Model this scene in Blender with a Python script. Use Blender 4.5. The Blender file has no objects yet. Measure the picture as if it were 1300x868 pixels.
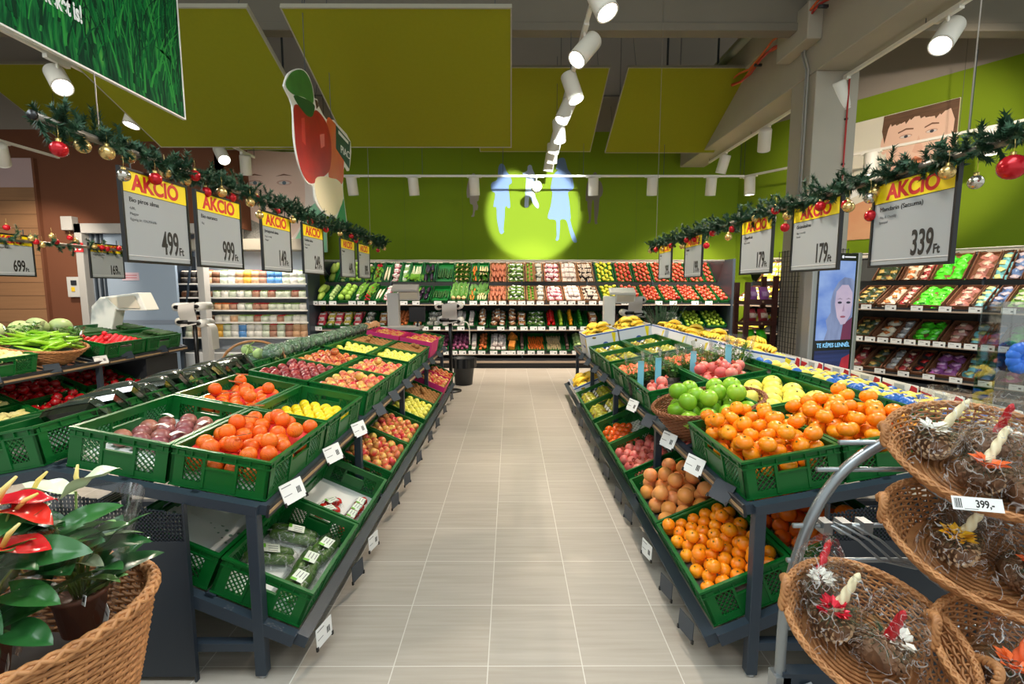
import bpy, math, random
from mathutils import Matrix, Vector
SC = bpy.context.scene
COL = SC.collection
R = math.radians
PI = math.pi
rnd = random.Random(7)

# ---------------------------------------------------------------- camera, light, exposure
cam_d = bpy.data.cameras.new('camera')
cam_d.sensor_width = 36.0
cam_d.lens = 623.0 / 1300.0 * 36.0
cam_d.clip_start = 0.05
cam = bpy.data.objects.new('camera', cam_d)
COL.objects.link(cam)
cam.location = (0, 0, 1.596)
cam.rotation_euler = (R(90) - math.atan(69.5 / 623.0), 0, -0.0024)
SC.camera = cam
SC.view_settings.view_transform = 'Standard'
SC.view_settings.look = 'None'
SC.view_settings.gamma = 1.0
SC.view_settings.use_curve_mapping = False
SC.view_settings.exposure = 0.18
world = bpy.data.worlds.new('world')
SC.world = world
world.use_nodes = True
world.node_tree.nodes['Background'].inputs[0].default_value = (0.95, 1.0, 0.98, 1)
world.node_tree.nodes['Background'].inputs[1].default_value = 0.8
SPOT_POWER = 270.0
WARM = (1.0, 0.86, 0.70)
COOL = (0.90, 1.0, 1.04)

def area_light(name, loc, size, power, rot=(0, 0, 0), color=COOL):
    d = bpy.data.lights.new(name, 'AREA')
    d.shape = 'RECTANGLE'
    d.size, d.size_y = size
    d.energy = power
    d.color = color
    o = bpy.data.objects.new(name, d)
    COL.objects.link(o)
    o.location = loc
    o.rotation_euler = rot
    return o
# unseen area lights added as fill above and behind the camera
area_light('ceiling_light_area', (0.0, 0.6, 4.6), (4.0, 1.6), 128)
area_light('ceiling_light_area', (-5.5, 1.2, 4.6), (2.0, 2.0), 150)
area_light('ceiling_light_area', (5.0, 1.0, 4.6), (2.0, 2.0), 120)

area_light('ceiling_light_area', (0.0, -2.6, 6.25), (9.0, 0.5), 70, (R(86), 0, 0))  # fill added high behind the camera to brighten roof and beams

# ---------------------------------------------------------------- helpers
def lin(c):
    return tuple(((x / 255.0) / 12.92 if x <= 10.3 else ((x / 255.0 + 0.055) / 1.055) ** 2.4) for x in c) + (1.0,)

MATS = {}
def mat(name, rgb, rough=0.5, spec=0.5, metal=0.0, rgb2=None, noise=0.0, scale=(8, 8, 8), rand=0.0, detail=3.0,
        emit=0.0, bump=0.0, rgb3=None, coord='Object', sub=0.0, coat=0.0):
    """principled material; rgb2 is mixed in by noise in object space, rgb3 by the object's own random number"""
    if name in MATS:
        return MATS[name]
    m = bpy.data.materials.new(name)
    m.use_nodes = True
    nt = m.node_tree
    N, L = nt.nodes, nt.links
    b = N['Principled BSDF']
    b.inputs['Base Color'].default_value = lin(rgb)
    b.inputs['Roughness'].default_value = rough
    b.inputs['Specular IOR Level'].default_value = spec
    b.inputs['Metallic'].default_value = metal
    if coat:
        b.inputs['Coat Weight'].default_value = coat
        b.inputs['Coat Roughness'].default_value = 0.1
    if sub:
        b.inputs['Subsurface Weight'].default_value = sub
        b.inputs['Subsurface Radius'].default_value = (0.02, 0.01, 0.005)
    if emit:
        b.inputs['Emission Color'].default_value = lin(rgb)
        b.inputs['Emission Strength'].default_value = emit
    src = None
    vec = None
    if rgb2 is not None or bump:
        tc = N.new('ShaderNodeTexCoord')
        mp = N.new('ShaderNodeMapping')
        mp.inputs['Scale'].default_value = scale
        oi = N.new('ShaderNodeObjectInfo')
        ad = N.new('ShaderNodeVectorMath'); ad.operation = 'MULTIPLY_ADD'
        ad.inputs[1].default_value = (37.0, 17.0, 53.0)
        L.new(oi.outputs['Random'], ad.inputs[0])
        L.new(tc.outputs[coord], mp.inputs['Vector'])
        L.new(mp.outputs['Vector'], ad.inputs[2])
        nz = N.new('ShaderNodeTexNoise')
        nz.inputs['Scale'].default_value = 1.0
        nz.inputs['Detail'].default_value = detail
        L.new(ad.outputs[0], nz.inputs['Vector'])
        vec = nz
    if rgb2 is not None:
        rp = N.new('ShaderNodeValToRGB')
        lo = 0.5 - 0.5 * noise if noise < 1 else 0.0
        rp.color_ramp.elements[0].position = max(0.0, 0.5 - 0.28 / max(noise, 0.3))
        rp.color_ramp.elements[1].position = min(1.0, 0.5 + 0.28 / max(noise, 0.3))
        rp.color_ramp.elements[0].color = lin(rgb)
        rp.color_ramp.elements[1].color = lin(rgb2)
        L.new(vec.outputs['Fac'], rp.inputs['Fac'])
        src = rp.outputs['Color']
    if rgb3 is not None:
        oi2 = N.new('ShaderNodeObjectInfo')
        mx = N.new('ShaderNodeMix'); mx.data_type = 'RGBA'
        ml = N.new('ShaderNodeMath'); ml.operation = 'MULTIPLY'
        ml.inputs[1].default_value = rand or 1.0
        L.new(oi2.outputs['Random'], ml.inputs[0])
        L.new(ml.outputs[0], mx.inputs[0])
        if src:
            L.new(src, mx.inputs[6])
        else:
            mx.inputs[6].default_value = lin(rgb)
        mx.inputs[7].default_value = lin(rgb3)
        src = mx.outputs[2]
    if src:
        L.new(src, b.inputs['Base Color'])
    if bump:
        bp = N.new('ShaderNodeBump')
        bp.inputs['Strength'].default_value = bump
        bp.inputs['Distance'].default_value = 0.01
        L.new(vec.outputs['Fac'], bp.inputs['Height'])
        L.new(bp.outputs['Normal'], b.inputs['Normal'])
    MATS[name] = m
    return m

def film(name, tint=(255, 255, 255), base=0.06, rim=0.5, rough=0.12, crinkle=0.0, scale=30.0, crease=0.0):
    """thin clear plastic: mostly see-through, glossy where it turns away or creases"""
    if name in MATS:
        return MATS[name]
    m = bpy.data.materials.new(name)
    m.use_nodes = True
    nt = m.node_tree
    N, L = nt.nodes, nt.links
    N.remove(N['Principled BSDF'])
    out = N['Material Output']
    tr = N.new('ShaderNodeBsdfTransparent'); tr.inputs[0].default_value = lin(tint)
    gl = N.new('ShaderNodeBsdfGlossy'); gl.inputs['Roughness'].default_value = rough
    mx = N.new('ShaderNodeMixShader')
    lw = N.new('ShaderNodeLayerWeight'); lw.inputs['Blend'].default_value = 0.25
    mr = N.new('ShaderNodeMapRange')
    mr.inputs['To Min'].default_value = base
    mr.inputs['To Max'].default_value = rim
    L.new(lw.outputs['Fresnel'], mr.inputs['Value'])
    L.new(mr.outputs[0], mx.inputs[0])
    L.new(tr.outputs[0], mx.inputs[1])
    L.new(gl.outputs[0], mx.inputs[2])
    if crinkle:
        tc = N.new('ShaderNodeTexCoord')
        nz = N.new('ShaderNodeTexNoise'); nz.inputs['Scale'].default_value = scale; nz.inputs['Distortion'].default_value = 1.5
        bp = N.new('ShaderNodeBump'); bp.inputs['Strength'].default_value = crinkle; bp.inputs['Distance'].default_value = 0.02
        L.new(tc.outputs['Object'], nz.inputs['Vector'])
        L.new(nz.outputs['Fac'], bp.inputs['Height'])
        L.new(bp.outputs['Normal'], gl.inputs['Normal'])
        L.new(bp.outputs['Normal'], lw.inputs['Normal'])
    if crease:
        # whitish sharp folds where the film is creased
        tc2 = N.new('ShaderNodeTexCoord')
        n2 = N.new('ShaderNodeTexNoise'); n2.inputs['Scale'].default_value = scale * 0.36; n2.inputs['Detail'].default_value = 2.0; n2.inputs['Distortion'].default_value = 2.2
        a1 = N.new('ShaderNodeMath'); a1.operation = 'SUBTRACT'; a1.inputs[1].default_value = 0.5
        a2 = N.new('ShaderNodeMath'); a2.operation = 'ABSOLUTE'
        a3 = N.new('ShaderNodeMapRange'); a3.inputs['From Min'].default_value = 0.0; a3.inputs['From Max'].default_value = 0.013
        a3.inputs['To Min'].default_value = crease; a3.inputs['To Max'].default_value = 0.0
        L.new(tc2.outputs['Object'], n2.inputs['Vector']); L.new(n2.outputs['Fac'], a1.inputs[0]); L.new(a1.outputs[0], a2.inputs[0]); L.new(a2.outputs[0], a3.inputs['Value'])
        df = N.new('ShaderNodeBsdfDiffuse'); df.inputs[0].default_value = (0.86, 0.87, 0.88, 1)
        mx2 = N.new('ShaderNodeMixShader')
        L.new(a3.outputs[0], mx2.inputs[0]); L.new(mx.outputs[0], mx2.inputs[1]); L.new(df.outputs[0], mx2.inputs[2])
        L.new(mx2.outputs[0], out.inputs['Surface'])
    else:
        L.new(mx.outputs[0], out.inputs['Surface'])
    MATS[name] = m
    return m

def smooth_poly(P, n=4):
    out = []
    k = len(P)
    for i in range(k):
        a, b, c, d = P[i - 1], P[i], P[(i + 1) % k], P[(i + 2) % k]
        for j in range(n):
            t = j / n
            out.append(tuple(0.5 * (2 * b[q] + (c[q] - a[q]) * t + (2 * a[q] - 5 * b[q] + 4 * c[q] - d[q]) * t * t + (3 * b[q] - a[q] - 3 * c[q] + d[q]) * t ** 3) for q in range(len(b))))
    return out

class MB:
    """collects shapes and links them as ONE mesh object"""
    def __init__(self):
        self.v, self.f, self.m, self.mats = [], [], [], []
    def slot(self, m):
        if m not in self.mats:
            self.mats.append(m)
        return self.mats.index(m)
    def add(self, vs, fs, m, M=None):
        k = len(self.v)
        s = self.slot(m)
        if M is not None:
            vs = [tuple(M @ Vector(p)) for p in vs]
        self.v.extend(vs)
        for f in fs:
            self.f.append(tuple(i + k for i in f))
            self.m.append(s)
        return self
    def box(self, a, b, m, M=None):
        x0, y0, z0 = a; x1, y1, z1 = b
        vs = [(x0, y0, z0), (x1, y0, z0), (x1, y1, z0), (x0, y1, z0), (x0, y0, z1), (x1, y0, z1), (x1, y1, z1), (x0, y1, z1)]
        fs = [(3, 2, 1, 0), (4, 5, 6, 7), (0, 1, 5, 4), (1, 2, 6, 5), (2, 3, 7, 6), (3, 0, 4, 7)]
        return self.add(vs, fs, m, M)
    def bar(self, p, q, w, h, m, up=(0, 0, 1), M=None):
        p, q = Vector(p), Vector(q)
        d = (q - p).normalized()
        u = Vector(up)
        s = d.cross(u)
        if s.length < 1e-5:
            s = d.cross(Vector((1, 0, 0)))
        s.normalize()
        t = s.cross(d).normalized()
        vs = []
        for o in (p, q):
            for a, b in ((-1, -1), (1, -1), (1, 1), (-1, 1)):
                vs.append(tuple(o + s * a * w / 2 + t * b * h / 2))
        fs = [(0, 1, 2, 3), (7, 6, 5, 4), (0, 4, 5, 1), (1, 5, 6, 2), (2, 6, 7, 3), (3, 7, 4, 0)]
        return self.add(vs, fs, m, M)
    def tube(self, pts, r, m, n=8, closed=False, M=None, flat=1.0):
        P = [Vector(p) for p in pts]
        k = len(P)
        rs = r if isinstance(r, (list, tuple)) else [r] * k
        vs, fs = [], []
        ref = None
        for i in range(k):
            if closed:
                d = P[(i + 1) % k] - P[i - 1]
            else:
                d = P[min(i + 1, k - 1)] - P[max(i - 1, 0)]
            if d.length < 1e-9:
                d = Vector((0, 0, 1))
            d.normalize()
            if ref is None:
                ref = Vector((0, 0, 1)) if abs(d.z) < 0.9 else Vector((1, 0, 0))
            s = d.cross(ref)
            if s.length < 1e-4:
                s = d.cross(Vector((1, 0.3, 0)))
            s.normalize()
            t = s.cross(d).normalized()
            ref = t
            for j in range(n):
                a = 2 * PI * j / n
                vs.append(tuple(P[i] + s * math.cos(a) * rs[i] + t * math.sin(a) * rs[i] * flat))
        for i in range(k if closed else k - 1):
            i2 = (i + 1) % k
            for j in range(n):
                j2 = (j + 1) % n
                fs.append((i * n + j, i2 * n + j, i2 * n + j2, i * n + j2))
        if not closed:
            fs.append(tuple(range(n)))
            fs.append(tuple(reversed(range((k - 1) * n, k * n))))
        return self.add(vs, fs, m, M)
    def lathe(self, prof, m, n=16, M=None, sx=1.0, sy=1.0, lob=0.0, nl=5):
        """prof: (radius, z) from bottom to top"""
        vs, fs = [], []
        rows = []
        for r, z in prof:
            if r < 1e-6:
                rows.append([len(vs)]); vs.append((0, 0, z))
            else:
                row = []
                for j in range(n):
                    a = 2 * PI * j / n
                    q = r * (1 + lob * math.cos(nl * a))
                    row.append(len(vs)); vs.append((q * math.cos(a) * sx, q * math.sin(a) * sy, z))
                rows.append(row)
        for A, B in zip(rows, rows[1:]):
            for j in range(n):
                j2 = (j + 1) % n
                if len(A) == 1 and len(B) == 1:
                    continue
                if len(A) == 1:
                    fs.append((A[0], B[j2], B[j]))
                elif len(B) == 1:
                    fs.append((A[j], A[j2], B[0]))
                else:
                    fs.append((A[j], A[j2], B[j2], B[j]))
        return self.add(vs, fs, m, M)
    def prism(self, poly, z0, z1, m, M=None):
        n = len(poly)
        ar = sum(poly[i][0] * poly[(i + 1) % n][1] - poly[(i + 1) % n][0] * poly[i][1] for i in range(n))
        if ar < 0:
            poly = list(reversed(poly))
        vs = [(x, y, z0) for x, y in poly] + [(x, y, z1) for x, y in poly]
        fs = [tuple(reversed(range(n))), tuple(range(n, 2 * n))]
        for i in range(n):
            j = (i + 1) % n
            fs.append((i, j, n + j, n + i))
        return self.add(vs, fs, m, M)
    def grid(self, fn, nu, nv, m, M=None, closed_u=False):
        vs = [tuple(fn(i / (nu if closed_u else nu - 1), j / (nv - 1))) for i in range(nu) for j in range(nv)]
        fs = []
        for i in range(nu if closed_u else nu - 1):
            i2 = (i + 1) % nu
            for j in range(nv - 1):
                fs.append((i * nv + j, i2 * nv + j, i2 * nv + j + 1, i * nv + j + 1))
        return self.add(vs, fs, m, M)
    def ball(self, c, r, m, n=10, k=6, s=(1, 1, 1), M=None):
        T = Matrix.Translation(c) @ Matrix.Diagonal((s[0], s[1], s[2], 1))
        if M is not None:
            T = M @ T
        return self.lathe([(r * math.sin(PI * i / k), -r * math.cos(PI * i / k)) for i in range(k + 1)], m, n, T)
    def mesh(self, name, smooth=False):
        me = bpy.data.meshes.new(name)
        me.from_pydata(self.v, [], self.f)
        for m in self.mats:
            me.materials.append(m)
        me.polygons.foreach_set('material_index', self.m)
        me.polygons.foreach_set('use_smooth', [smooth] * len(self.f))
        me.update()
        return me
    def build(self, name, parent=None, smooth=False, M=None, bevel=0.0):
        return place(self.mesh(name, smooth), name, parent, M, bevel)

def place(me, name, parent=None, M=None, bevel=0.0):
    o = bpy.data.objects.new(name, me)
    COL.objects.link(o)
    if parent is not None:
        o.parent = parent
    if M is not None:
        if parent is None: o.matrix_world = M
        else: o.matrix_local = M
    if bevel:
        bv = o.modifiers.new('bevel', 'BEVEL')
        bv.width = bevel; bv.segments = 2; bv.limit_method = 'ANGLE'
    return o

def tag(o, label, cat, group=None, kind=None):
    o['label'] = label
    o['category'] = cat
    if group: o['group'] = group
    if kind: o['kind'] = kind
    return o

def empty(name, label, cat, M=None, group=None):
    o = bpy.data.objects.new(name, None)
    o.empty_display_size = 0.05
    COL.objects.link(o)
    if M is not None:
        o.matrix_world = M
    return tag(o, label, cat, group)

def struct(o, label=None):
    o['kind'] = 'structure'
    if label: o['label'] = label
    o['category'] = o.name.split('_')[0].split('.')[0]
    return o

def T(x, y, z): return Matrix.Translation((x, y, z))
def RX(a): return Matrix.Rotation(a, 4, 'X')
def RY(a): return Matrix.Rotation(a, 4, 'Y')
def RZ(a): return Matrix.Rotation(a, 4, 'Z')
def S(x, y=None, z=None):
    y = x if y is None else y; z = x if z is None else z
    return Matrix.Diagonal((x, y, z, 1))
def frame(o, x, y, z):
    M = Matrix.Identity(4)
    for i, c in enumerate((x, y, z, o)):
        for j in range(3):
            M[j][i] = c[j]
    return M

def dup(root, M, label=None, group=None, cat=None):
    """a copy of a thing with copies of its parts and sub-parts"""
    r = root.copy(); COL.objects.link(r); r.matrix_local = M
    if label: r['label'] = label
    if group: r['group'] = group
    if cat: r['category'] = cat
    for ch in list(KIDS.get(root.name, root.children)):
        c = ch.copy(); COL.objects.link(c); c.parent = r
        for g in ch.children:
            d = g.copy(); COL.objects.link(d); d.parent = c
    return r
KIDS = {}

def text(s, size, m, M, parent=None, name='lettering', align='LEFT', sx=1.0, off=0.0, ext=0.0006):
    c = bpy.data.curves.new(name, 'FONT')
    c.body = s; c.size = size; c.align_x = align; c.extrude = ext; c.offset = off
    c.materials.append(m)
    o = bpy.data.objects.new(name, c)
    COL.objects.link(o)
    if parent is not None: o.parent = parent
    o.matrix_local = M @ S(sx, 1, 1)
    return o

# shared materials
WHITE = mat('white_paint', (232, 230, 224), 0.45)
WSTEEL = mat('white_steel', (222, 220, 212), 0.4)
GREY = mat('anthracite_steel', (50, 61, 72), 0.42, 0.5, rgb2=(43, 52, 63), noise=0.4, scale=(3, 3, 3))
DARK = mat('dark_steel', (36, 39, 44), 0.45)
BLACK = mat('black_plastic', (18, 18, 19), 0.4)
CHROME = mat('satin_chrome', (178, 184, 190), 0.28, 0.5, 0.85)
GREEN = mat('green_crate_plastic', (6, 98, 36), 0.36, 0.5, rgb2=(5, 88, 33), noise=0.4, scale=(6, 6, 6))
CARD = mat('white_card', (236, 237, 235), 0.5)
INK = mat('black_ink', (30, 28, 26), 0.6)
GINK = mat('grey_ink', (120, 122, 124), 0.6)
REDINK = mat('red_ink', (205, 38, 40), 0.5)
YELLOW = mat('yellow_print', (240, 216, 10), 0.5)
WOOD = mat('beech_slat', (190, 160, 122), 0.6, rgb2=(170, 138, 100), noise=0.6, scale=(3, 40, 40))
CLEAR = film('clear_plastic', base=0.07, rim=0.5, rough=0.08)
WRAP = film('crinkled_wrap', base=0.035, rim=0.4, rough=0.14, crinkle=0.5, scale=30.0)
BAGF = film('candle_bag_film', base=0.015, rim=0.3, rough=0.12, crinkle=0.5, scale=26.0, crease=0.6)
SHINY = film('shiny_wrap', base=0.05, rim=0.5, rough=0.14, crinkle=0.8, scale=30.0, crease=0.6)
# ---------------------------------------------------------------- the room
def floor_material():
    m = bpy.data.materials.new('floor_tiles'); m.use_nodes = True
    nt = m.node_tree; N, L = nt.nodes, nt.links
    b = N['Principled BSDF']
    tc = N.new('ShaderNodeTexCoord')
    sep = N.new('ShaderNodeSeparateXYZ'); L.new(tc.outputs['Object'], sep.inputs[0])
    def math_(op, a, bb=None, c=None):
        n = N.new('ShaderNodeMath'); n.operation = op
        for i, q in enumerate((a, bb, c)):
            if q is None: continue
            if isinstance(q, (int, float)): n.inputs[i].default_value = q
            else: L.new(q, n.inputs[i])
        return n.outputs[0]
    def cell(sock, off):
        s = math_('DIVIDE', math_('SUBTRACT', sock, off), 0.4)
        fr = math_('FRACT', s)
        e = math_('MINIMUM', fr, math_('SUBTRACT', 1.0, fr))
        return math_('FLOOR', s), math_('LESS_THAN', e, 0.0055)
    cx, gx = cell(sep.outputs[0], -0.097)
    cy, gy = cell(sep.outputs[1], 1.916)
    grout = math_('MAXIMUM', gx, gy)
    cmb = N.new('ShaderNodeCombineXYZ'); L.new(cx, cmb.inputs[0]); L.new(cy, cmb.inputs[1])
    wn = N.new('ShaderNodeTexWhiteNoise'); L.new(cmb.outputs[0], wn.inputs['Vector'])
    mp = N.new('ShaderNodeMapping'); mp.inputs['Scale'].default_value = (2.2, 40, 1)
    L.new(tc.outputs['Object'], mp.inputs['Vector'])
    ad = N.new('ShaderNodeVectorMath'); ad.operation = 'MULTIPLY_ADD'
    ad.inputs[1].default_value = (9.0, 31.0, 5.0)
    L.new(wn.outputs['Color'], ad.inputs[0]); L.new(mp.outputs[0], ad.inputs[2])
    nz = N.new('ShaderNodeTexNoise'); nz.inputs['Scale'].default_value = 1.0; nz.inputs['Detail'].default_value = 6
    L.new(ad.outputs[0], nz.inputs['Vector'])
    f = math_('ADD', math_('MULTIPLY', nz.outputs['Fac'], 0.85), math_('MULTIPLY', wn.outputs['Value'], 0.16))
    rp = N.new('ShaderNodeValToRGB')
    rp.color_ramp.elements[0].position = 0.28; rp.color_ramp.elements[0].color = lin((163, 154, 142))
    rp.color_ramp.elements[1].position = 0.72; rp.color_ramp.elements[1].color = lin((180, 172, 161))
    L.new(f, rp.inputs['Fac'])
    mx = N.new('ShaderNodeMix'); mx.data_type = 'RGBA'
    L.new(grout, mx.inputs[0]); L.new(rp.outputs[0], mx.inputs[6]); mx.inputs[7].default_value = lin((208, 205, 196))
    L.new(mx.outputs[2], b.inputs['Base Color'])
    b.inputs['Roughness'].default_value = 0.42
    b.inputs['Specular IOR Level'].default_value = 0.4
    return m

mb = MB(); mb.box((-13, -4, -0.1), (12, 11, 0), floor_material())
struct(mb.build('floor'), 'beige streaked stone tile floor')

LIME = mat('lime_wall_paint', (121, 146, 34), 0.75, 0.08, rgb2=(117, 141, 32), noise=0.3, scale=(1, 1, 1))
GREYP = mat('grey_wall_panel', (150, 142, 132), 0.7, rgb2=(140, 132, 124), noise=0.4, scale=(.6, .6, .6))
GREYD = mat('grey_wall_joint', (100, 96, 92), 0.7)
BROWN = mat('brown_wall_paint', (116, 74, 54), 0.7, 0.15, rgb2=(108, 68, 49), noise=0.3, scale=(1, 1, 1))
CONB = mat('grey_concrete', (124, 118, 106), 0.8, 0.2, rgb2=(114, 108, 97), noise=0.6, scale=(2, 2, 2))
CONC = mat('painted_concrete', (170, 163, 149), 0.75, rgb2=(158, 152, 138), noise=0.6, scale=(2, 2, 2))
ROOF = mat('corrugated_steel', (206, 204, 180), 0.5, rgb2=(194, 192, 168), noise=0.5, scale=(1, 1, 1))
BLUEGREY = mat('blue_grey_panel', (150, 166, 184), 0.5)

# back wall: lime paint below, grey panels above
mb = MB()
mb.box((-4.6, 10.4, 0), (5.2, 10.55, 4.74), LIME)
mb.box((-13, 10.4, 4.74), (5.2, 10.55, 6.9), GREYP)
mb.box((-13, 10.385, 5.42), (5.2, 10.4, 5.45), GREYD)
for i in range(9): mb.box((-5 + i * 1.2, 10.39, 4.74), (-4.985 + i * 1.2, 10.4, 6.9), GREYD)
for x in (-3.4, -2.2, -1.0, 1.4, 2.6, 3.8): mb.box((x, 10.3985, 2.1), (x + 0.006, 10.4, 4.74), mat('lime_joint', (90, 112, 6), 0.6))
struct(mb.build('wall_back'), 'lime green back wall with grey panels above')
mb = MB()
mb.box((-7.2, 10.1, 0), (-4.6, 10.4, 2.7), BLUEGREY)
mb.box((-7.2, 10.1, 2.7), (-4.6, 10.4, 2.9), CONC)
mb.box((-7.2, 10.1, 2.9), (-4.6, 10.4, 3.15), LIME)
mb.box((-7.2, 10.1, 3.15), (-4.6, 10.4, 4.74), LIME)
struct(mb.build('wall_back_left'), 'blue grey and lime wall behind the chilled cabinet')

# angled right wall, its own frame: x along the wall towards the camera, y out into the room
WO = Vector((4.95, 10.0, 0)); WE = Vector((0.539, -0.842, 0)); WN = Vector((-0.842, -0.539, 0))
MW = frame(WO, WE, WN, (0, 0, 1))
mb = MB()
mb.box((-0.6, -0.15, 0), (9.0, 0, 4.72), LIME, MW)
mb.box((-0.6, -0.15, 4.72), (9.0, 0, 6.9), GREYP, MW)
mb.box((-0.6, 0, 5.46), (9.0, 0.006, 5.48), GREYD, MW)
for x in (1.45, 3.0, 4.6): mb.box((x, 0, 2.2), (x + 0.006, 0.0015, 6.9), GREYD, MW)
struct(mb.build('wall_right'), 'lime green right wall set at an angle')

# brown wall on the left, with a timber clad bay
mb = MB()
mb.box((-13, 9.0, 0), (-7.65, 9.2, 4.35), BROWN)
mb.box((-7.65, 9.0, 2.72), (-5.2, 9.2, 4.35), BROWN)
mb.box((-13, 9.0, 4.35), (-5.2, 9.2, 6.9), GREYP)
mb.box((-5.25, 9.0, 2.72), (-5.2, 10.4, 4.35), BROWN)
CLAD = mat('timber_cladding', (158, 118, 84), 0.55, rgb2=(140, 102, 70), noise=0.7, scale=(1.2, 10, 40), detail=5)
mb.box((-13, 8.94, 0), (-8.42, 9.0, 3.35), CLAD)
for k in range(14): mb.box((-13, 8.936, 0.24 * k), (-8.42, 8.94, 0.24 * k + 0.008), mat('cladding_gap', (90, 62, 42), 0.7))
mb.box((-13, 8.94, 3.35), (-8.42, 9.0, 3.85), mat('pale_sign_band', (186, 160, 158), 0.5))
mb.box((-8.42, 8.93, 0), (-8.38, 9.0, 3.85), BROWN)
struct(mb.build('wall_left'), 'brown painted wall with timber cladding')
mb = MB(); mb.box((-13.1, -4, 0), (-13, 9.1, 6.9), BROWN)
struct(mb.build('wall_far_left'), 'brown side wall')

# cold room door in the brown wall
FRAMEM = mat('door_frame_metal', (176, 174, 170), 0.45)
mb = MB()
mb.box((-7.75, 8.88, 2.55), (-5.5, 9.05, 2.72), FRAMEM)
mb.box((-7.75, 8.88, 0), (-7.62, 9.05, 2.72), FRAMEM)
mb.box((-5.62, 8.88, 0), (-5.5, 9.05, 2.72), FRAMEM)
mb.box((-7.95, 8.86, 2.6), (-7.75, 9.0, 2.84), FRAMEM)
do = mb.build('door_1', bevel=0.008); struct(do, 'cold room doorway with grey metal frame')
mb = MB()
mb.box((-7.35, 9.02, 0), (-6.1, 9.08, 2.55), BLUEGREY)
mb.box((-7.62, 9.04, 0), (-7.35, 9.10, 2.55), mat('door_track_grey', (120, 128, 138), 0.5))
for x in (-7.56, -7.46, -7.38): mb.box((x, 9.0, 0), (x + 0.03, 9.04, 2.55), GREY)
mb.box((-7.35, 9.0, 0.92), (-6.1, 9.02, 1.0), mat('kick_rail', (128, 140, 156), 0.5))
mb.build('door_leaf', do)
mb = MB()
mb.box((-7.06, 9.005, 1.72), (-6.76, 9.02, 1.86), mat('pink_notice', (214, 186, 196), 0.6))
for k in range(2): mb.box((-7.03, 9.0, 1.76 + 0.045 * k), (-6.79, 9.005, 1.775 + 0.045 * k), mat('pink_notice_line', (196, 120, 130), 0.6))
tag(mb.build('notice'), 'small pink notice on the blue grey cold room door', 'notice')
mb = MB()
mb.box((-7.98, 8.9, 1.42), (-7.72, 9.0, 1.78), mat('control_box', (190, 190, 186), 0.5))
mb.box((-7.9, 8.885, 1.52), (-7.84, 8.9, 1.6), mat('yellow_switch', (226, 190, 40), 0.5))
mb.box((-7.9, 8.885, 1.63), (-7.8, 8.9, 1.72), DARK)
tag(mb.build('control_box', bevel=0.006), 'grey control box with yellow switch beside the cold room door', 'control box')
mb = MB()
mb.box((-7.8, 8.86, 2.22), (-7.6, 8.878, 2.38), mat('fire_sign_red', (205, 50, 55), 0.5))
mb.box((-7.77, 8.855, 2.25), (-7.71, 8.862, 2.35), WHITE)
mb.box((-7.67, 8.855, 2.25), (-7.63, 8.862, 2.35), WHITE)
tag(mb.build('fire_sign'), 'small red fire sign on the cold room door frame', 'sign')

# pillar carrying the long beam
mb = MB()
mb.box((3.474, 5.87, 0), (3.966, 6.37, 4.04), CONC)
mb.box((3.42, 5.82, 0), (3.47, 6.37, 0.1), CONC)
struct(mb.build('pillar', bevel=0.01), 'pale concrete pillar at the right')
mb = MB()
WIRE = mat('dark_wire', (58, 54, 50), 0.4, metal=0.3)
for i in range(9): mb.bar((3.445, 5.87 + 0.0625 * i, 0.1), (3.445, 5.87 + 0.0625 * i, 2.05), 0.006, 0.006, WIRE)
for k in range(32): mb.bar((3.445, 5.86, 0.1 + 0.0625 * k), (3.445, 6.38, 0.1 + 0.0625 * k), 0.006, 0.006, WIRE, up=(1, 0, 0))
for i in range(9): mb.bar((3.47 + 0.0625 * i, 5.845, 0.1), (3.47 + 0.0625 * i, 5.845, 2.05), 0.006, 0.006, WIRE)
for k in range(32): mb.bar((3.46, 5.845, 0.1 + 0.0625 * k), (3.98, 5.845, 0.1 + 0.0625 * k), 0.006, 0.006, WIRE, up=(0, 1, 0))
tag(mb.build('wire_grid'), 'dark wire grid fixed around the lower concrete pillar', 'grid panel')
mb = MB()
for dx in (0.0, 0.045): mb.tube([(3.44, 5.98 + dx, 2.05), (3.44, 5.98 + dx, 4.1), (3.44, 6.08 + dx, 4.3), (3.44, 6.08 + dx, 5.1)], 0.012, mat('conduit_grey', (150, 148, 142), 0.5))
tag(mb.build('conduit', smooth=True), 'pair of grey conduits running up the pale pillar', 'conduit')
mb = MB(); mb.tube([(3.84, 5.85, 2.1), (3.84, 5.85, 4.0)], 0.009, mat('red_cable', (180, 45, 45), 0.5))
for z in (2.5, 3.0, 3.5): mb.box((3.825, 5.845, z), (3.855, 5.87, z + 0.02), DARK)
tag(mb.build('cable', smooth=True), 'thin red cable clipped to the front of the pillar', 'cable')

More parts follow.
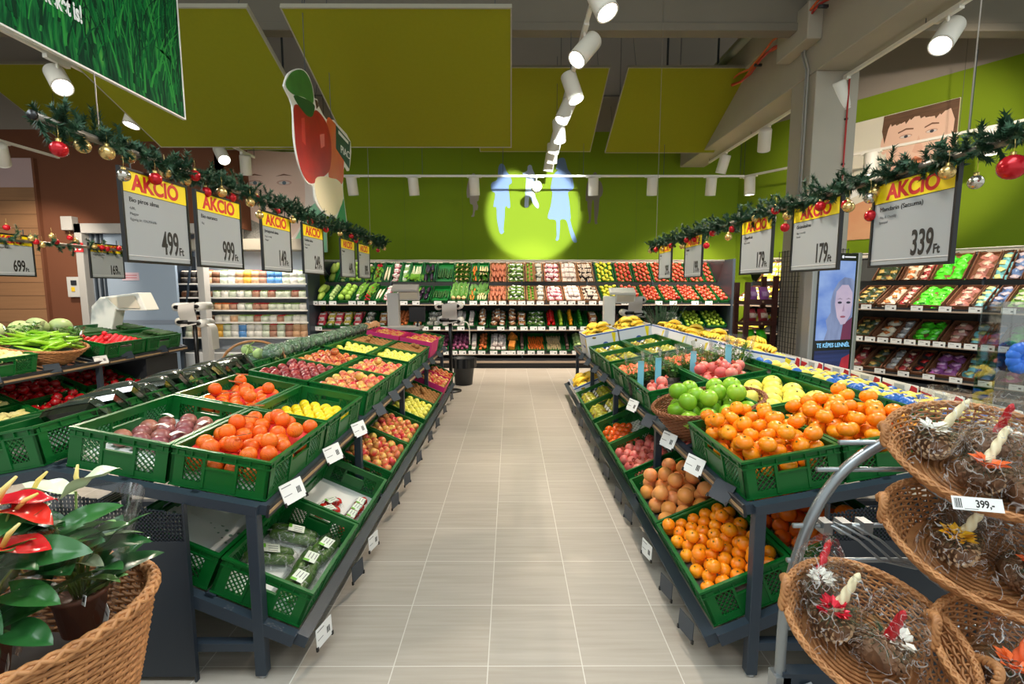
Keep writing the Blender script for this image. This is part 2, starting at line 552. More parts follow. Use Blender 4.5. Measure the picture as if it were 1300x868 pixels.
# beams, roof
mb = MB()
mb.box((3.47, -4, 4.04), (3.97, 10.4, 5.3), CONC)
mb.box((3.40, -4, 4.75), (3.47, 10.4, 5.3), CONC)
mb.box((3.30, 5.8, 4.35), (3.47, 6.45, 4.75), CONC)
mb.box((3.38, 3.4, 4.45), (3.47, 3.75, 5.0), CONC)
struct(mb.build('beam', bevel=0.012), 'long pale concrete beam over the right side')
mb = MB()
mb.box((-13, 6.02, 4.62), (12, 6.16, 5.7), CONB)
mb.box((-13, 6.0, 4.53), (12, 6.18, 4.62), CONB)
struct(mb.build('beam', bevel=0.01), 'concrete beam across the hall')
mb = MB()
x = -13.0
prof = []
while x < 12:
    prof += [(x, 6.75), (x + 0.12, 6.75), (x + 0.16, 6.60), (x + 0.28, 6.60), (x + 0.32, 6.75)]
    x += 0.32
vs = []; fs = []
for i, (px, pz) in enumerate(prof):
    vs += [(px, -4, pz), (px, 10.5, pz)]
    if i: fs.append((2 * i - 2, 2 * i, 2 * i + 1, 2 * i - 1))
mb.add(vs, fs, ROOF)
mb.box((-13, -4, 6.8), (12, 10.5, 6.9), ROOF)
struct(mb.build('ceiling'), 'corrugated steel roof above the hall')
# hanging rods and pipe
for x, y in ((-0.2, 8.1), (2.45, 8.1), (1.2, 8.6), (3.2, 8.0), (-3.6, 8.2)):
    mb = MB(); mb.bar((x, y, 4.75), (x, y, 6.62), 0.025, 0.025, GREY, up=(0, 1, 0))
    tag(mb.build('hanger_rod'), 'thin grey hanger rod below the corrugated roof', 'rod', 'hanger rods under the roof')
mb = MB()
mb.tube([(3.2, -2, 4.95), (3.2, 10.3, 4.95)], 0.05, mat('galvanised_pipe', (150, 154, 146), 0.4, metal=0.3), 10)
tag(mb.build('pipe', smooth=True), 'long grey pipe hung beside the pale beam', 'pipe')
OC = mat('orange_cable', (206, 92, 40), 0.5)
RC = mat('red_cable2', (176, 48, 40), 0.5)
mb = MB()
for k, (m, dz) in enumerate(((OC, 0.0), (RC, -0.03), (OC, 0.035))):
    pts = [(3.36 - 0.02 * k, y * 0.3, 4.62 + dz + 0.05 * math.sin(y * 1.7 + k)) for y in range(8, 34)]
    mb.tube(pts, 0.014, m, 6)
for y in (3.0, 4.3, 5.6, 7.0, 8.3): mb.box((3.3, y, 4.57), (3.398, y + 0.03, 4.60), DARK)
tag(mb.build('cable_bundle', smooth=True), 'bundle of orange and red cables clipped along the beam', 'cable')

# olive acoustic panels
OLIVE = mat('olive_felt', (132, 134, 24), 0.9, 0.2, rgb2=(126, 128, 22), noise=0.4, scale=(30, 30, 30))
PEDGE = mat('panel_edge', (150, 146, 130), 0.6)
def panel(x0, x1, y0, z0, y1, z1, label):
    d = Vector((0, y1 - y0, z1 - z0)); L_ = d.length; d.normalize()
    n = Vector((0, -d.z, d.y))
    M = frame(Vector((x0, y0, z0)), (1, 0, 0), d, n)
    root = empty('acoustic_panel', label, 'ceiling panel', M, 'acoustic panels')
    mb = MB(); mb.box((0.01, 0.01, 0), (x1 - x0 - 0.01, L_ - 0.01, 0.035), OLIVE); mb.build('felt_board', root)
    mb = MB()
    w = x1 - x0
    for a, b in (((0, 0, -0.004), (w, 0.012, 0.04)), ((0, L_ - 0.012, -0.004), (w, L_, 0.04)), ((0, 0.012, -0.004), (0.012, L_ - 0.012, 0.04)), ((w - 0.012, 0.012, -0.004), (w, L_ - 0.012, 0.04))):
        mb.box(a, b, PEDGE)
    mb.build('edge_frame', root)
    for sx in (0.15, w - 0.15):
        for sy, zz in ((0.1, z0), (L_ - 0.1, z1)):
            mb = MB(); mb.tube([(sx, sy, 0.04), (sx, sy, 0.04 + 0.9)], 0.003, GREY, 5)
            mb.build('suspension_wire', root)
    return root
panel(-1.98, 0.01, 4.5, 3.98, 6.2, 3.285, 'olive panel hung above the left stand, beside the apple cutout')
panel(-4.25, -2.26, 4.5, 3.98, 6.2, 3.285, 'olive panel hung behind the grass banner')
panel(1.70, 3.68, 7.5, 4.76, 9.2, 4.01, 'olive panel hung at the back beside the pale beam')
panel(-0.56, 1.44, 7.5, 4.76, 9.2, 4.03, 'olive panel hung at the back above the spotlit silhouettes')
panel(-7.9, -5.9, 7.5, 4.8, 9.2, 4.06, 'olive panel hung over the brown wall, far left')
panel(-5.6, -3.6, 7.5, 4.8, 9.2, 4.06, 'olive panel hung over the cold room door')

# flat silhouettes of people stuck on the back wall
SIL = {
 'a': ((594, 222), mat('silhouette_grey', (150, 140, 128), 0.6), [(124,232),(135,238),(137,256),(131,272),(147,276),(160,292),(166,330),(163,400),(157,432),(148,436),(150,458),(156,470),(150,500),(138,500),(130,520),(128,545),(110,550),(106,544),(116,532),(120,500),(116,462),(98,452),(92,408),(80,412),(74,400),(72,360),(80,300),(88,282),(110,274),(106,250),(112,236)]),
 'b': ((0, 0), mat('silhouette_blue', (104, 132, 176), 0.6), [(328,160),(345,168),(356,190),(370,225),(392,250),(404,292),(398,306),(380,322),(384,380),(392,478),(372,482),(368,472),(354,482),(350,560),(342,640),(346,662),(330,676),(316,668),(308,640),(294,560),(290,480),(268,474),(282,384),(256,360),(250,320),(262,296),(296,276),(304,200),(312,170)]),
 'c': ((0, 0), mat('silhouette_pale', (178, 196, 226), 0.6), [(536,168),(550,176),(556,200),(572,236),(578,270),(566,300),(572,384),(590,432),(602,462),(596,488),(572,470),(548,430),(534,404),(528,440),(526,476),(500,480),(498,440),(508,300),(506,250),(490,240),(484,228),(516,212),(520,180)]),
 'd': ((0, 0), mat('silhouette_blue', (104, 132, 176), 0.6), [(772,116),(794,126),(806,170),(816,204),(840,236),(852,280),(860,332),(846,352),(820,366),(816,380),(826,440),(836,556),(832,570),(850,640),(870,690),(882,734),(862,738),(846,716),(826,650),(804,576),(762,572),(758,620),(752,690),(744,722),(726,720),(734,690),(732,640),(726,574),(668,560),(690,470),(702,380),(700,364),(690,340),(698,290),(708,244),(742,206),(728,200),(738,160),(740,130)]),
 'e': ((0, 0), mat('silhouette_grey2', (112, 104, 86), 0.6), [(1014,222),(1028,232),(1030,256),(1024,274),(1046,284),(1062,300),(1074,350),(1066,392),(1048,416),(1042,500),(1030,580),(1036,596),(1014,598),(1010,500),(1006,430),(994,440),(988,520),(982,590),(962,596),(960,586),(972,560),(960,480),(960,436),(948,430),(948,380),(958,300),(972,284),(1004,272),(1000,240)]),
}
SLAB = {'a': 'pale grey standing person silhouette with bare legs on the green wall', 'b': 'blue silhouette of a long haired woman with hand on hip on green wall', 'c': 'smallest palest blue person silhouette in the middle of the light circle', 'd': 'tallest blue silhouette of a woman in a long coat on green wall', 'e': 'dark grey silhouette of a man with folded arm right of light circle'}
def px_wall(px, py, Y):
    F_ = 623.0; t = math.atan(69.5 / 623.0)
    u = (px - 650) / F_; v = (py - 434) / F_
    dy = math.cos(t) - v * math.sin(t); dz = -math.sin(t) - v * math.cos(t)
    k = Y / dy
    return ((u + 0.0024 * dy) * k, 1.596 + dz * k)
for key, (_, m, pts) in SIL.items():
    poly = smooth_poly([px_wall(580 + x / 5.786, 180 + y / 5.786, 10.39) for x, y in pts], 3)
    mb = MB(); mb.prism(poly, 0, 0.006, m, frame(Vector((0, 10.4, 0)), (1, 0, 0), (0, 0, 1), (0, -1, 0)))
    tag(mb.build('person_silhouette'), SLAB[key], 'wall sticker', 'people silhouettes on the back wall')

# lit logo-less photo posters
def ell(cx, cy, rx, ry, n=24, a0=0, a1=2 * PI):
    return [(cx + rx * math.cos(a0 + (a1 - a0) * i / n), cy + ry * math.sin(a0 + (a1 - a0) * i / n)) for i in range(n)]
SKIN = mat('print_skin', (242, 206, 184), 0.5, rgb2=(234, 190, 166), noise=0.5, scale=(2, 2, 2))
HAIRP = mat('print_brown_hair', (120, 88, 66), 0.6, rgb2=(84, 60, 44), noise=0.8, scale=(4, 30, 4))
root = empty('photo_poster', 'large poster of a brown haired boy biting food on the right wall', 'poster', MW @ frame(Vector((1.45, 0, 0)), (1, 0, 0), (0, 0, 1), (0, 1, 0)))
root.matrix_world = frame(WO + WE * 1.45 + WN * 0.002, WE, (0, 0, 1), WN)
mb = MB()
mb.box((0, 2.4, 0), (1.54, 4.34, 0.03), mat('print_cream', (236, 226, 206), 0.5, rgb2=(214, 214, 200), noise=0.5, scale=(1, 1, 1)))
mb.build('backing_board', root)
mb = MB()
def pz(poly, m, z): mb.prism(poly, 0.03, 0.03 + z, m)
pz([(1.25, 2.4), (1.54, 2.4), (1.54, 4.33), (1.3, 4.33)], mat('print_warm', (186, 136, 104), 0.5, rgb2=(160, 112, 84), noise=0.4, scale=(1, 1, 1)), 0.001)
pz([(0.0, 2.4), (1.3, 2.4), (1.2, 2.95), (0.6, 3.1), (0.0, 2.9)], mat('print_peach', (222, 176, 134), 0.5, rgb2=(206, 120, 80), noise=0.7, scale=(1.5, 1.5, 1.5)), 0.0015)
pz([(0.05, 3.05), (0.55, 3.22), (0.5, 3.42), (0.0, 3.36)], mat('print_white', (240, 240, 236), 0.5), 0.0016)
pz(smooth_poly([(0.64, 4.12), (0.66, 3.8), (0.70, 3.5), (0.80, 3.2), (0.94, 3.02), (1.12, 2.96), (1.3, 3.05), (1.42, 3.3), (1.48, 3.6), (1.5, 4.0), (1.46, 4.28), (0.7, 4.28)]), SKIN, 0.002)
pz(ell(0.63, 3.88, 0.05, 0.15), SKIN, 0.0025)
pz(ell(0.84, 3.5, 0.13, 0.12), mat('print_cheek', (244, 190, 168), 0.5), 0.0023)
pz(ell(1.36, 3.5, 0.10, 0.12), mat('print_cheek', (244, 190, 168), 0.5), 0.0023)
fr_ = [(0.60, 4.33), (0.585, 4.1), (0.63, 3.9), (0.67, 4.12)]
for q in range(13): fr_ += [(0.70 + 0.062 * q, 4.19 - 0.03 * math.sin(q * 0.9)), (0.715 + 0.062 * q, 4.145 + 0.02 * (q % 3) - 0.03 * math.sin(q * 0.9))]
fr_ += [(1.50, 4.05), (1.49, 3.75), (1.535, 3.7), (1.535, 4.335)]
pz(fr_, HAIRP, 0.003)
for ex, w in ((0.91, 0.085), (1.235, 0.075)):
    pz(ell(ex, 3.95, w, 0.030), mat('print_eye_shade', (206, 160, 140), 0.5), 0.0028)
    pz(ell(ex, 3.945, w * 0.85, 0.020), mat('print_eye', (222, 210, 204), 0.5), 0.003)
    pz(ell(ex + 0.005, 3.945, 0.026, 0.022), mat('print_iris', (66, 70, 80), 0.5), 0.0035)
    pz([(ex - w * 1.2, 4.01), (ex, 4.045), (ex + w * 1.15, 4.03), (ex + w * 1.1, 4.05), (ex, 4.07), (ex - w * 1.2, 4.03)], mat('print_brow', (122, 84, 64), 0.6), 0.0028)
pz([(1.08, 3.92), (1.15, 3.72), (1.12, 3.67), (1.06, 3.66), (1.01, 3.69)], mat('print_nose', (232, 184, 160), 0.5), 0.0026)
pz(ell(1.07, 3.50, 0.13, 0.045), mat('print_lips', (190, 110, 100), 0.5), 0.003)
pz([(0.92, 3.40), (0.98, 3.56), (1.06, 3.62), (1.16, 3.55), (1.2, 3.40), (1.06, 3.33)], mat('print_orange_bite', (226, 120, 84), 0.5, rgb2=(236, 160, 120), noise=0.8, scale=(9, 9, 9)), 0.0042)
pz([(0.62, 2.7), (0.86, 3.0), (0.92, 3.36), (1.06, 3.3), (1.2, 3.38), (1.3, 3.0), (1.5, 2.6), (1.3, 2.42), (0.8, 2.45)], mat('print_hand', (212, 160, 132), 0.5, rgb2=(196, 142, 116), noise=0.6, scale=(3, 3, 3)), 0.0038)
mb.build('printed_boy', root)

root = empty('photo_poster', 'poster of a pale face and hand behind the hanging signs at the back left', 'poster', frame(Vector((-6.0, 10.08, 0)), (1, 0, 0), (0, 0, 1), (0, -1, 0)))
mb = MB(); mb.box((0.35, 2.3, 0), (2.3, 4.25, 0.03), mat('print_pale', (232, 214, 204), 0.5, rgb2=(244, 236, 230), noise=0.4, scale=(1, 1, 1))); mb.build('backing_board', root)
mb = MB()
mb.prism(smooth_poly([(0.45, 4.2), (0.42, 3.4), (0.6, 2.8), (1.0, 2.45), (1.5, 2.5), (1.85, 3.0), (1.9, 3.8), (1.8, 4.2)], 4), 0.03, 0.0315, mat('print_face_pale', (238, 214, 200), 0.5, rgb2=(226, 194, 178), noise=0.6, scale=(2, 2, 2)))
for ex in (0.92, 1.5):
    mb.prism(ell(ex, 3.66, 0.15, 0.05), 0.0315, 0.0325, mat('print_lid_shade', (206, 166, 152), 0.5)); mb.prism(ell(ex, 3.655, 0.11, 0.03), 0.0325, 0.033, mat('print_eye', (222, 210, 204), 0.5)); mb.prism(ell(ex, 3.655, 0.04, 0.036), 0.033, 0.0334, mat('print_blue_iris', (96, 116, 130), 0.5)); mb.prism([(ex - 0.17, 3.78), (ex, 3.83), (ex + 0.17, 3.79), (ex, 3.80)], 0.0315, 0.0325, mat('print_brow', (122, 84, 64), 0.6))
mb.prism(ell(1.2, 2.75, 0.13, 0.05), 0.0315, 0.033, mat('print_lips', (196, 106, 96), 0.5))
mb.prism([(1.5, 2.3), (2.3, 2.3), (2.3, 3.4), (2.0, 3.2), (1.75, 2.7)], 0.0315, 0.033, mat('print_mint', (150, 214, 178), 0.5))
mb.prism([(0.6, 2.3), (1.1, 2.3), (1.1, 2.8), (0.66, 3.0)], 0.0315, 0.034, mat('print_grid_grey', (120, 120, 118), 0.6, rgb2=(170, 168, 160), noise=1.0, scale=(40, 40, 40)))
mb.build('printed_face', root)
root = empty('wall_sign', 'tan wall board with vertical white lettering beside the pale face poster', 'sign', frame(Vector((-5.95, 10.08, 0)), (1, 0, 0), (0, 0, 1), (0, -1, 0)))
mb = MB(); mb.box((-0.1, 3.15, 0), (0.32, 4.2, 0.03), mat('tan_board', (150, 110, 80), 0.5)); mb.build('board', root)
text('nok', 0.3, mat('tan_letters', (206, 168, 130), 0.5), T(0.22, 3.75, 0.031) @ RZ(PI / 2), root)
# ---------------------------------------------------------------- display stands
EDGE = {-1: -0.97, 1: 0.935}
ALPHA = {'top': math.atan2(0.16, 0.84), 'low': R(24.0)}
Z0 = {'top': 0.731, 'low': 0.165}
U0 = {'top': 0.0, 'low': -0.14}
RIDGE = 0.85
def tier(s, t, u, y, h=0.0, outer=False):
    """frame on a tilted shelf: x up the slope away from the aisle, z off the shelf; outer = the stand's far side"""
    a = ALPHA[t]
    e = EDGE[s] if not outer else EDGE[s] + s * 2 * RIDGE
    k = s if not outer else -s
    ux = Vector((k * math.cos(a), 0, math.sin(a)))
    n = Vector((-k * math.sin(a), 0, math.cos(a)))
    o = Vector((e + k * U0[t], y, Z0[t])) + ux * u + n * h
    return frame(o, ux, Vector((0, k, 0)), n)
Y0 = 1.87
MOD = 1.335
def slot_y(i): return Y0 + 0.02 + (i // 2) * MOD + (i % 2) * 0.612 + 0.305

PERF = mat('perforated_steel', (40, 47, 56), 0.35)
def stand(s, label, nmod=4):
    root = empty('display_stand', label, 'stand', T(EDGE[s] + s * RIDGE, Y0, 0))
    inv = root.matrix_local.inverted()
    L_ = nmod * MOD
    for outer in (False, True):
        e = EDGE[s] if not outer else EDGE[s] + s * 2 * RIDGE
        k = s if not outer else -s
        for j in range(nmod + 1):
            y = Y0 + j * MOD
            mb = MB()
            x = e + k * 0.055
            mb.box((x - 0.022, y - 0.022, 0.012), (x + 0.022, y + 0.022, 0.72), GREY)
            mb.lathe([(0, 0), (0.02, 0), (0.02, 0.012), (0, 0.012)], CHROME, 10, T(x, y, 0))
            mb.build('post', root, M=inv, bevel=0.003)
        mb = MB()
        ML = tier(s, 'top', 0, Y0, 0, outer)
        yy = (0, L_) if k > 0 else (-L_, 0)
        for j in range(nmod + 1):
            y = k * j * MOD
            mb.box((0.03, y - 0.0235, -0.04), (RIDGE / math.cos(ALPHA['top']), y + 0.0235, 0.0), GREY, ML)
        mb.box((0, yy[0], -0.04), (0.03, yy[1], 0.0), GREY, ML)
        for u in (0.28, 0.56, 0.82):
            mb.box((u, yy[0], -0.02), (u + 0.03, yy[1], 0.0), GREY, ML)
        mb.build('top_frame', root, M=inv)
        mb = MB()
        n = int(L_ / 0.11)
        for q in range(n):
            y = yy[0] + 0.05 + q * 0.11
            mb.box((0.03, y, -0.006), (0.84, y + 0.035, -0.001), WOOD if q % 3 == 1 else GREY, ML)
        mb.build('slats', root, M=inv)
        mb = MB()
        mb.box((-0.012, yy[0], -0.05), (0.0, yy[1], 0.004), DARK, ML)
        mb.box((-0.014, yy[0], -0.032), (-0.012, yy[1], -0.016), WOOD, ML)
        mb.build('price_rail', root, M=inv)
        mb = MB()
        ML = tier(s, 'low', 0, Y0, 0, outer)
        for j in range(nmod + 1):
            y = k * j * MOD
            mb.box((0.05, y - 0.0205, -0.05), (0.80, y + 0.0205, 0.0), GREY, ML)
        mb.box((-0.0, yy[0], -0.05), (0.05, yy[1], 0.0), GREY, ML)
        for u in (0.2, 0.42, 0.6, 0.77):
            mb.box((u, yy[0], -0.02), (u + 0.04, yy[1], -0.0), GREY, ML)
        mb.build('lower_tray', root, M=inv)
        for j in range(nmod + 1):
            mb = MB()
            y = Y0 + j * MOD
            mb.box((min(e + k * 0.05, e + k * RIDGE), y - 0.02, 0.12), (max(e + k * 0.05, e + k * RIDGE), y + 0.02, 0.155), GREY)
            mb.build('stretcher', root, M=inv)
    xm = EDGE[s] + s * RIDGE
    for name, y in (('end_panel', Y0 - 0.028), ('end_panel', Y0 + L_ + 0.028)):
        mb = MB()
        w = 0.54
        mb.box((xm - w, y - 0.004, 0.02), (xm + w, y + 0.004, 0.60), PERF)
        zt = 0.84
        # perforated top: a real grid of bars following the ridge
        for q in range(73):
            x = -w + q * 0.015
            z1 = zt - 0.03 - 0.19 * abs(x)
            mb.box((xm + x - 0.0035, y - 0.003, 0.6), (xm + x + 0.0035, y + 0.003, z1), PERF)
        for q in range(14):
            z = 0.607 + q * 0.0165
            hw = min(w, max(0.05, (zt - 0.03 - z) / 0.19))
            mb.box((xm - hw, y - 0.003, z - 0.0035), (xm + hw, y + 0.003, z + 0.0035), PERF)
        for sg in (-1, 1):
            mb.box((xm + sg * w - 0.004, y - 0.01, 0.0), (xm + sg * w + 0.004, y + 0.01, 0.755), PERF)
        mb.build(name, root, M=inv)
    return root
stand(-1, 'long dark grey two tier produce stand on the left of the aisle')
stand(1, 'long dark grey two tier produce stand on the right of the aisle')

# ---------------------------------------------------------------- green plastic crate
CW, CL, CH = 0.40, 0.60, 0.165
def crate_side(L_, m):
    """side of length L_ along x, standing at y=0 (outer face towards -y)"""
    mb = MB()
    c = 0.05
    mb.box((-L_ / 2 + c, 0, 0.008), (L_ / 2 - c, 0.010, 0.03), m)
    mw = L_ * 0.165
    for sx in (-1, 1):
        mb.box((sx * mw - 0.006, -0.004, 0.01), (sx * mw + 0.006, 0.010, 0.13), m)
        a0, a1 = (mw + 0.006, L_ / 2 - c) if sx > 0 else (-L_ / 2 + c, -mw - 0.006)
        z0, z1 = 0.03, 0.128
        st = 0.0235
        k = int((a1 - a0 + z1 - z0) / st) + 1
        for d in (1, -1):
            for q in range(1, k):
                # line x = a0 + q*st - (z - z0) (d=1), mirrored for d=-1
                x0 = q * st
                za, zb = max(0.0, x0 - (a1 - a0)), min(z1 - z0, x0)
                if zb - za < 0.004: continue
                xa, xb = x0 - za, x0 - zb
                if d < 0:
                    xa, xb = (a1 - a0) - xa, (a1 - a0) - xb
                mb.bar((a0 + xa, 0.005, z0 + za), (a0 + xb, 0.005, z0 + zb), 0.006, 0.0034, m, up=(1, 0, d * 1.0))
    mb.box((-mw, 0.0, 0.03), (mw, 0.008, 0.094), m)
    mb.box((-mw, -0.003, 0.09), (mw, 0.010, 0.097), m)
    return mb
def crate_proto():
    mb = MB()
    w, l = CW / 2 - 0.004, CL / 2 - 0.004
    mb.box((-w + 0.004, -l + 0.004, 0), (w - 0.004, l - 0.004, 0.008), GREEN)
    for sx in (-1, 1):
        for sy in (-1, 1):
            x, y = sx * w, sy * l
            mb.box((min(x, x - sx * 0.05), min(y, y - sy * 0.012), 0.004), (max(x, x - sx * 0.05), max(y, y - sy * 0.012), 0.15), GREEN)
            mb.box((min(x, x - sx * 0.012), min(y, y - sy * 0.05), 0.004), (max(x, x - sx * 0.012), max(y, y - sy * 0.05), 0.15), GREEN)
    me = mb.mesh('crate')
    mb = MB()
    w2, l2 = w + 0.004, l + 0.004
    def ring(z0, z1, o, i):
        a, b = w2 + o, l2 + o
        mb.box((-a, -b, z0), (a, -b + o + i, z1), GREEN); mb.box((-a, b - o - i, z0), (a, b, z1), GREEN)
        mb.box((-a, -b + o + i, z0), (-a + o + i, b - o - i, z1), GREEN); mb.box((a - o - i, -b + o + i, z0), (a, b - o - i, z1), GREEN)
    ring(0.155, 0.165, 0.0, 0.016)
    ring(0.126, 0.156, -0.008, 0.014)
    ring(0.128, 0.134, -0.002, 0.012)
    ring(0.0, 0.007, -0.002, 0.012)
    for q in range(-3, 4):
        mb.box((q * 0.058 - 0.002, -l2, 0.133), (q * 0.058 + 0.002, -l2 + 0.012, 0.157), GREEN); mb.box((q * 0.058 - 0.002, l2 - 0.012, 0.133), (q * 0.058 + 0.002, l2, 0.157), GREEN)
        mb.box((-w2, q * 0.09 - 0.002, 0.133), (-w2 + 0.012, q * 0.09 + 0.002, 0.157), GREEN); mb.box((w2 - 0.012, q * 0.09 - 0.002, 0.133), (w2, q * 0.09 + 0.002, 0.157), GREEN)
    rim = mb.mesh('rim')
    sl = crate_side(CL - 0.008, GREEN).mesh('long_side')
    ss = crate_side(CW - 0.008, GREEN).mesh('short_side')
    parts = [('rim', rim, Matrix.Identity(4)),
             ('short_side', ss, T(0, -l, 0)), ('short_side', ss, T(0, l, 0) @ RZ(PI)),
             ('long_side', sl, T(w, 0, 0) @ RZ(PI / 2)), ('long_side', sl, T(-w, 0, 0) @ RZ(-PI / 2))]
    return me, parts
CRATE, CPARTS = crate_proto()
def crate(M, label, group=None):
    o = tag(place(CRATE, 'produce_crate', None, M), label, 'crate', group)
    for n, me, m in CPARTS:
        place(me, n, o, m)
    return o

PAPER = mat('printed_paper', (226, 230, 226), 0.8)
def liner_material():
    m = PAPER
    nt = m.node_tree; N, L = nt.nodes, nt.links
    tc = N.new('ShaderNodeTexCoord'); mp = N.new('ShaderNodeMapping'); mp.inputs['Scale'].default_value = (26, 26, 26); mp.inputs['Rotation'].default_value = (0, 0, 0.6)
    v = N.new('ShaderNodeTexVoronoi'); v.inputs['Randomness'].default_value = 0.0; v.inputs['Scale'].default_value = 1.0
    rp = N.new('ShaderNodeValToRGB')
    rp.color_ramp.elements[0].position = 0.22; rp.color_ramp.elements[0].color = lin((112, 146, 126))
    rp.color_ramp.elements[1].position = 0.27; rp.color_ramp.elements[1].color = lin((228, 231, 228))
    L.new(tc.outputs['Object'], mp.inputs[0]); L.new(mp.outputs[0], v.inputs['Vector']); L.new(v.outputs['Distance'], rp.inputs[0])
    L.new(rp.outputs[0], N['Principled BSDF'].inputs['Base Color'])
liner_material()
FIBRE = mat('moulded_fibre', (92, 84, 78), 0.9)
DGREEN = mat('dark_green_tray', (24, 60, 34), 0.6)

# ---------------------------------------------------------------- fruit
def prof(r, sq=1.0, top=0.0, bot=0.0, k=10, pear=0.0):
    out = []
    for i in range(k + 1):
        a = PI * i / k
        rr = r * math.sin(a)
        z = -r * sq * math.cos(a)
        if i > k / 2:
            z -= top * r * max(0, 1 - rr / (0.62 * r)) ** 1.3
            rr *= (1 - pear * (i / k - 0.5))
        else:
            z += bot * r * max(0, 1 - rr / (0.5 * r)) ** 1.3
        out.append((0 if i in (0, k) else rr, z))
    return out
def fruit_mesh(name, r, m, sq=1.0, top=0.0, bot=0.0, n=16, k=10, lob=0.0, nl=5, pear=0.0, seed=None):
    mb = MB(); mb.lathe(prof(r, sq, top, bot, k, pear), m, n, lob=lob, nl=nl)
    return mb.mesh(name, True)
MAND = mat('mandarin_peel', (252, 148, 8), 0.34, 0.5, rgb2=(254, 166, 26), noise=0.6, scale=(60, 60, 60), bump=0.12, rgb3=(240, 112, 2), rand=0.6)
ORAN = mat('orange_peel', (246, 118, 14), 0.42, 0.45, rgb2=(250, 136, 30), noise=0.6, scale=(60, 60, 60), bump=0.15, rgb3=(238, 96, 10), rand=0.7)
GRAP = mat('grapefruit_peel', (246, 150, 104), 0.42, 0.4, rgb2=(246, 172, 96), noise=0.9, scale=(14, 14, 14), detail=2, rgb3=(222, 146, 52), rand=0.75)
POME = mat('pomegranate_skin', (226, 98, 98), 0.4, 0.4, rgb2=(236, 156, 132), noise=1.2, scale=(22, 22, 22), rgb3=(176, 50, 62), rand=0.6)
PERS = mat('persimmon_skin', (240, 98, 16), 0.3, 0.5, rgb2=(236, 116, 30), noise=0.6, scale=(12, 12, 12), rgb3=(206, 60, 10), rand=0.7)
LEMN = mat('lemon_peel', (248, 218, 34), 0.4, 0.45, rgb2=(244, 208, 24), noise=0.5, scale=(50, 50, 50), bump=0.15, rgb3=(234, 200, 20), rand=0.6)
SWEE = mat('green_citrus_peel', (132, 184, 36), 0.38, 0.45, rgb2=(164, 204, 60), noise=0.9, scale=(16, 16, 16), rgb3=(96, 160, 24), rand=0.6)
POML = mat('pomelo_peel', (240, 218, 84), 0.45, 0.4, rgb2=(234, 224, 110), noise=0.8, scale=(12, 12, 12), rgb3=(214, 210, 70), rand=0.5)
PURP = mat('purple_fruit_skin', (140, 62, 80), 0.3, 0.5, rgb2=(206, 150, 110), noise=1.0, scale=(9, 9, 9), rgb3=(120, 50, 76), rand=0.8)
KIWI = mat('kiwi_skin', (166, 116, 68), 0.8, 0.2, rgb2=(140, 94, 52), noise=0.8, scale=(40, 40, 40), rgb3=(164, 122, 70), rand=0.8)
APPR = mat('red_apple_skin', (190, 32, 38), 0.3, 0.5, rgb2=(226, 168, 70), noise=2.0, scale=(16, 16, 5), rgb3=(150, 20, 36), rand=0.6)
APPP = mat('pink_apple_skin', (202, 44, 58), 0.3, 0.5, rgb2=(230, 208, 100), noise=2.4, scale=(15, 15, 9), rgb3=(206, 56, 66), rand=0.55)
APPD = mat('dark_apple_skin', (140, 26, 44), 0.32, 0.5, rgb2=(188, 80, 66), noise=1.2, scale=(18, 18, 8), rgb3=(108, 18, 40), rand=0.8)
APPY = mat('yellow_apple_skin', (232, 220, 90), 0.34, 0.5, rgb2=(222, 216, 76), noise=0.6, scale=(14, 14, 14), rgb3=(214, 214, 96), rand=0.8)
CALYX = mat('green_calyx', (70, 92, 34), 0.7)
STEM = mat('brown_stem', (84, 60, 36), 0.8)
def net_lines(m, col):
    """fine diagonal net over a fruit's own surface colour"""
    nt = m.node_tree; N, L = nt.nodes, nt.links
    b = N['Principled BSDF']
    src = b.inputs['Base Color'].links[0].from_socket
    tc = N.new('ShaderNodeTexCoord')
    fac = None
    for rot in (0.785, -0.785):
        mp = N.new('ShaderNodeMapping'); mp.inputs['Rotation'].default_value = (rot, rot * 0.8, rot)
        w = N.new('ShaderNodeTexWave'); w.inputs['Scale'].default_value = 62.0; w.wave_profile = 'SIN'
        L.new(tc.outputs['Object'], mp.inputs[0]); L.new(mp.outputs[0], w.inputs['Vector'])
        g = N.new('ShaderNodeMath'); g.operation = 'GREATER_THAN'; g.inputs[1].default_value = 0.9
        L.new(w.outputs['Fac'], g.inputs[0])
        if fac is None: fac = g.outputs[0]
        else:
            mxm = N.new('ShaderNodeMath'); mxm.operation = 'MAXIMUM'
            L.new(fac, mxm.inputs[0]); L.new(g.outputs[0], mxm.inputs[1]); fac = mxm.outputs[0]
    sc = N.new('ShaderNodeMath'); sc.operation = 'MULTIPLY'; sc.inputs[1].default_value = 0.65
    L.new(fac, sc.inputs[0])
    mx = N.new('ShaderNodeMix'); mx.data_type = 'RGBA'
    L.new(sc.outputs[0], mx.inputs[0]); L.new(src, mx.inputs[6]); mx.inputs[7].default_value = lin(col)
    L.new(mx.outputs[2], b.inputs['Base Color'])
NETO = mat('netted_orange_peel', (246, 122, 18), 0.42, 0.45, rgb2=(250, 138, 30), noise=0.6, scale=(40, 40, 40), rgb3=(236, 94, 10), rand=0.7)
net_lines(NETO, (206, 44, 30))

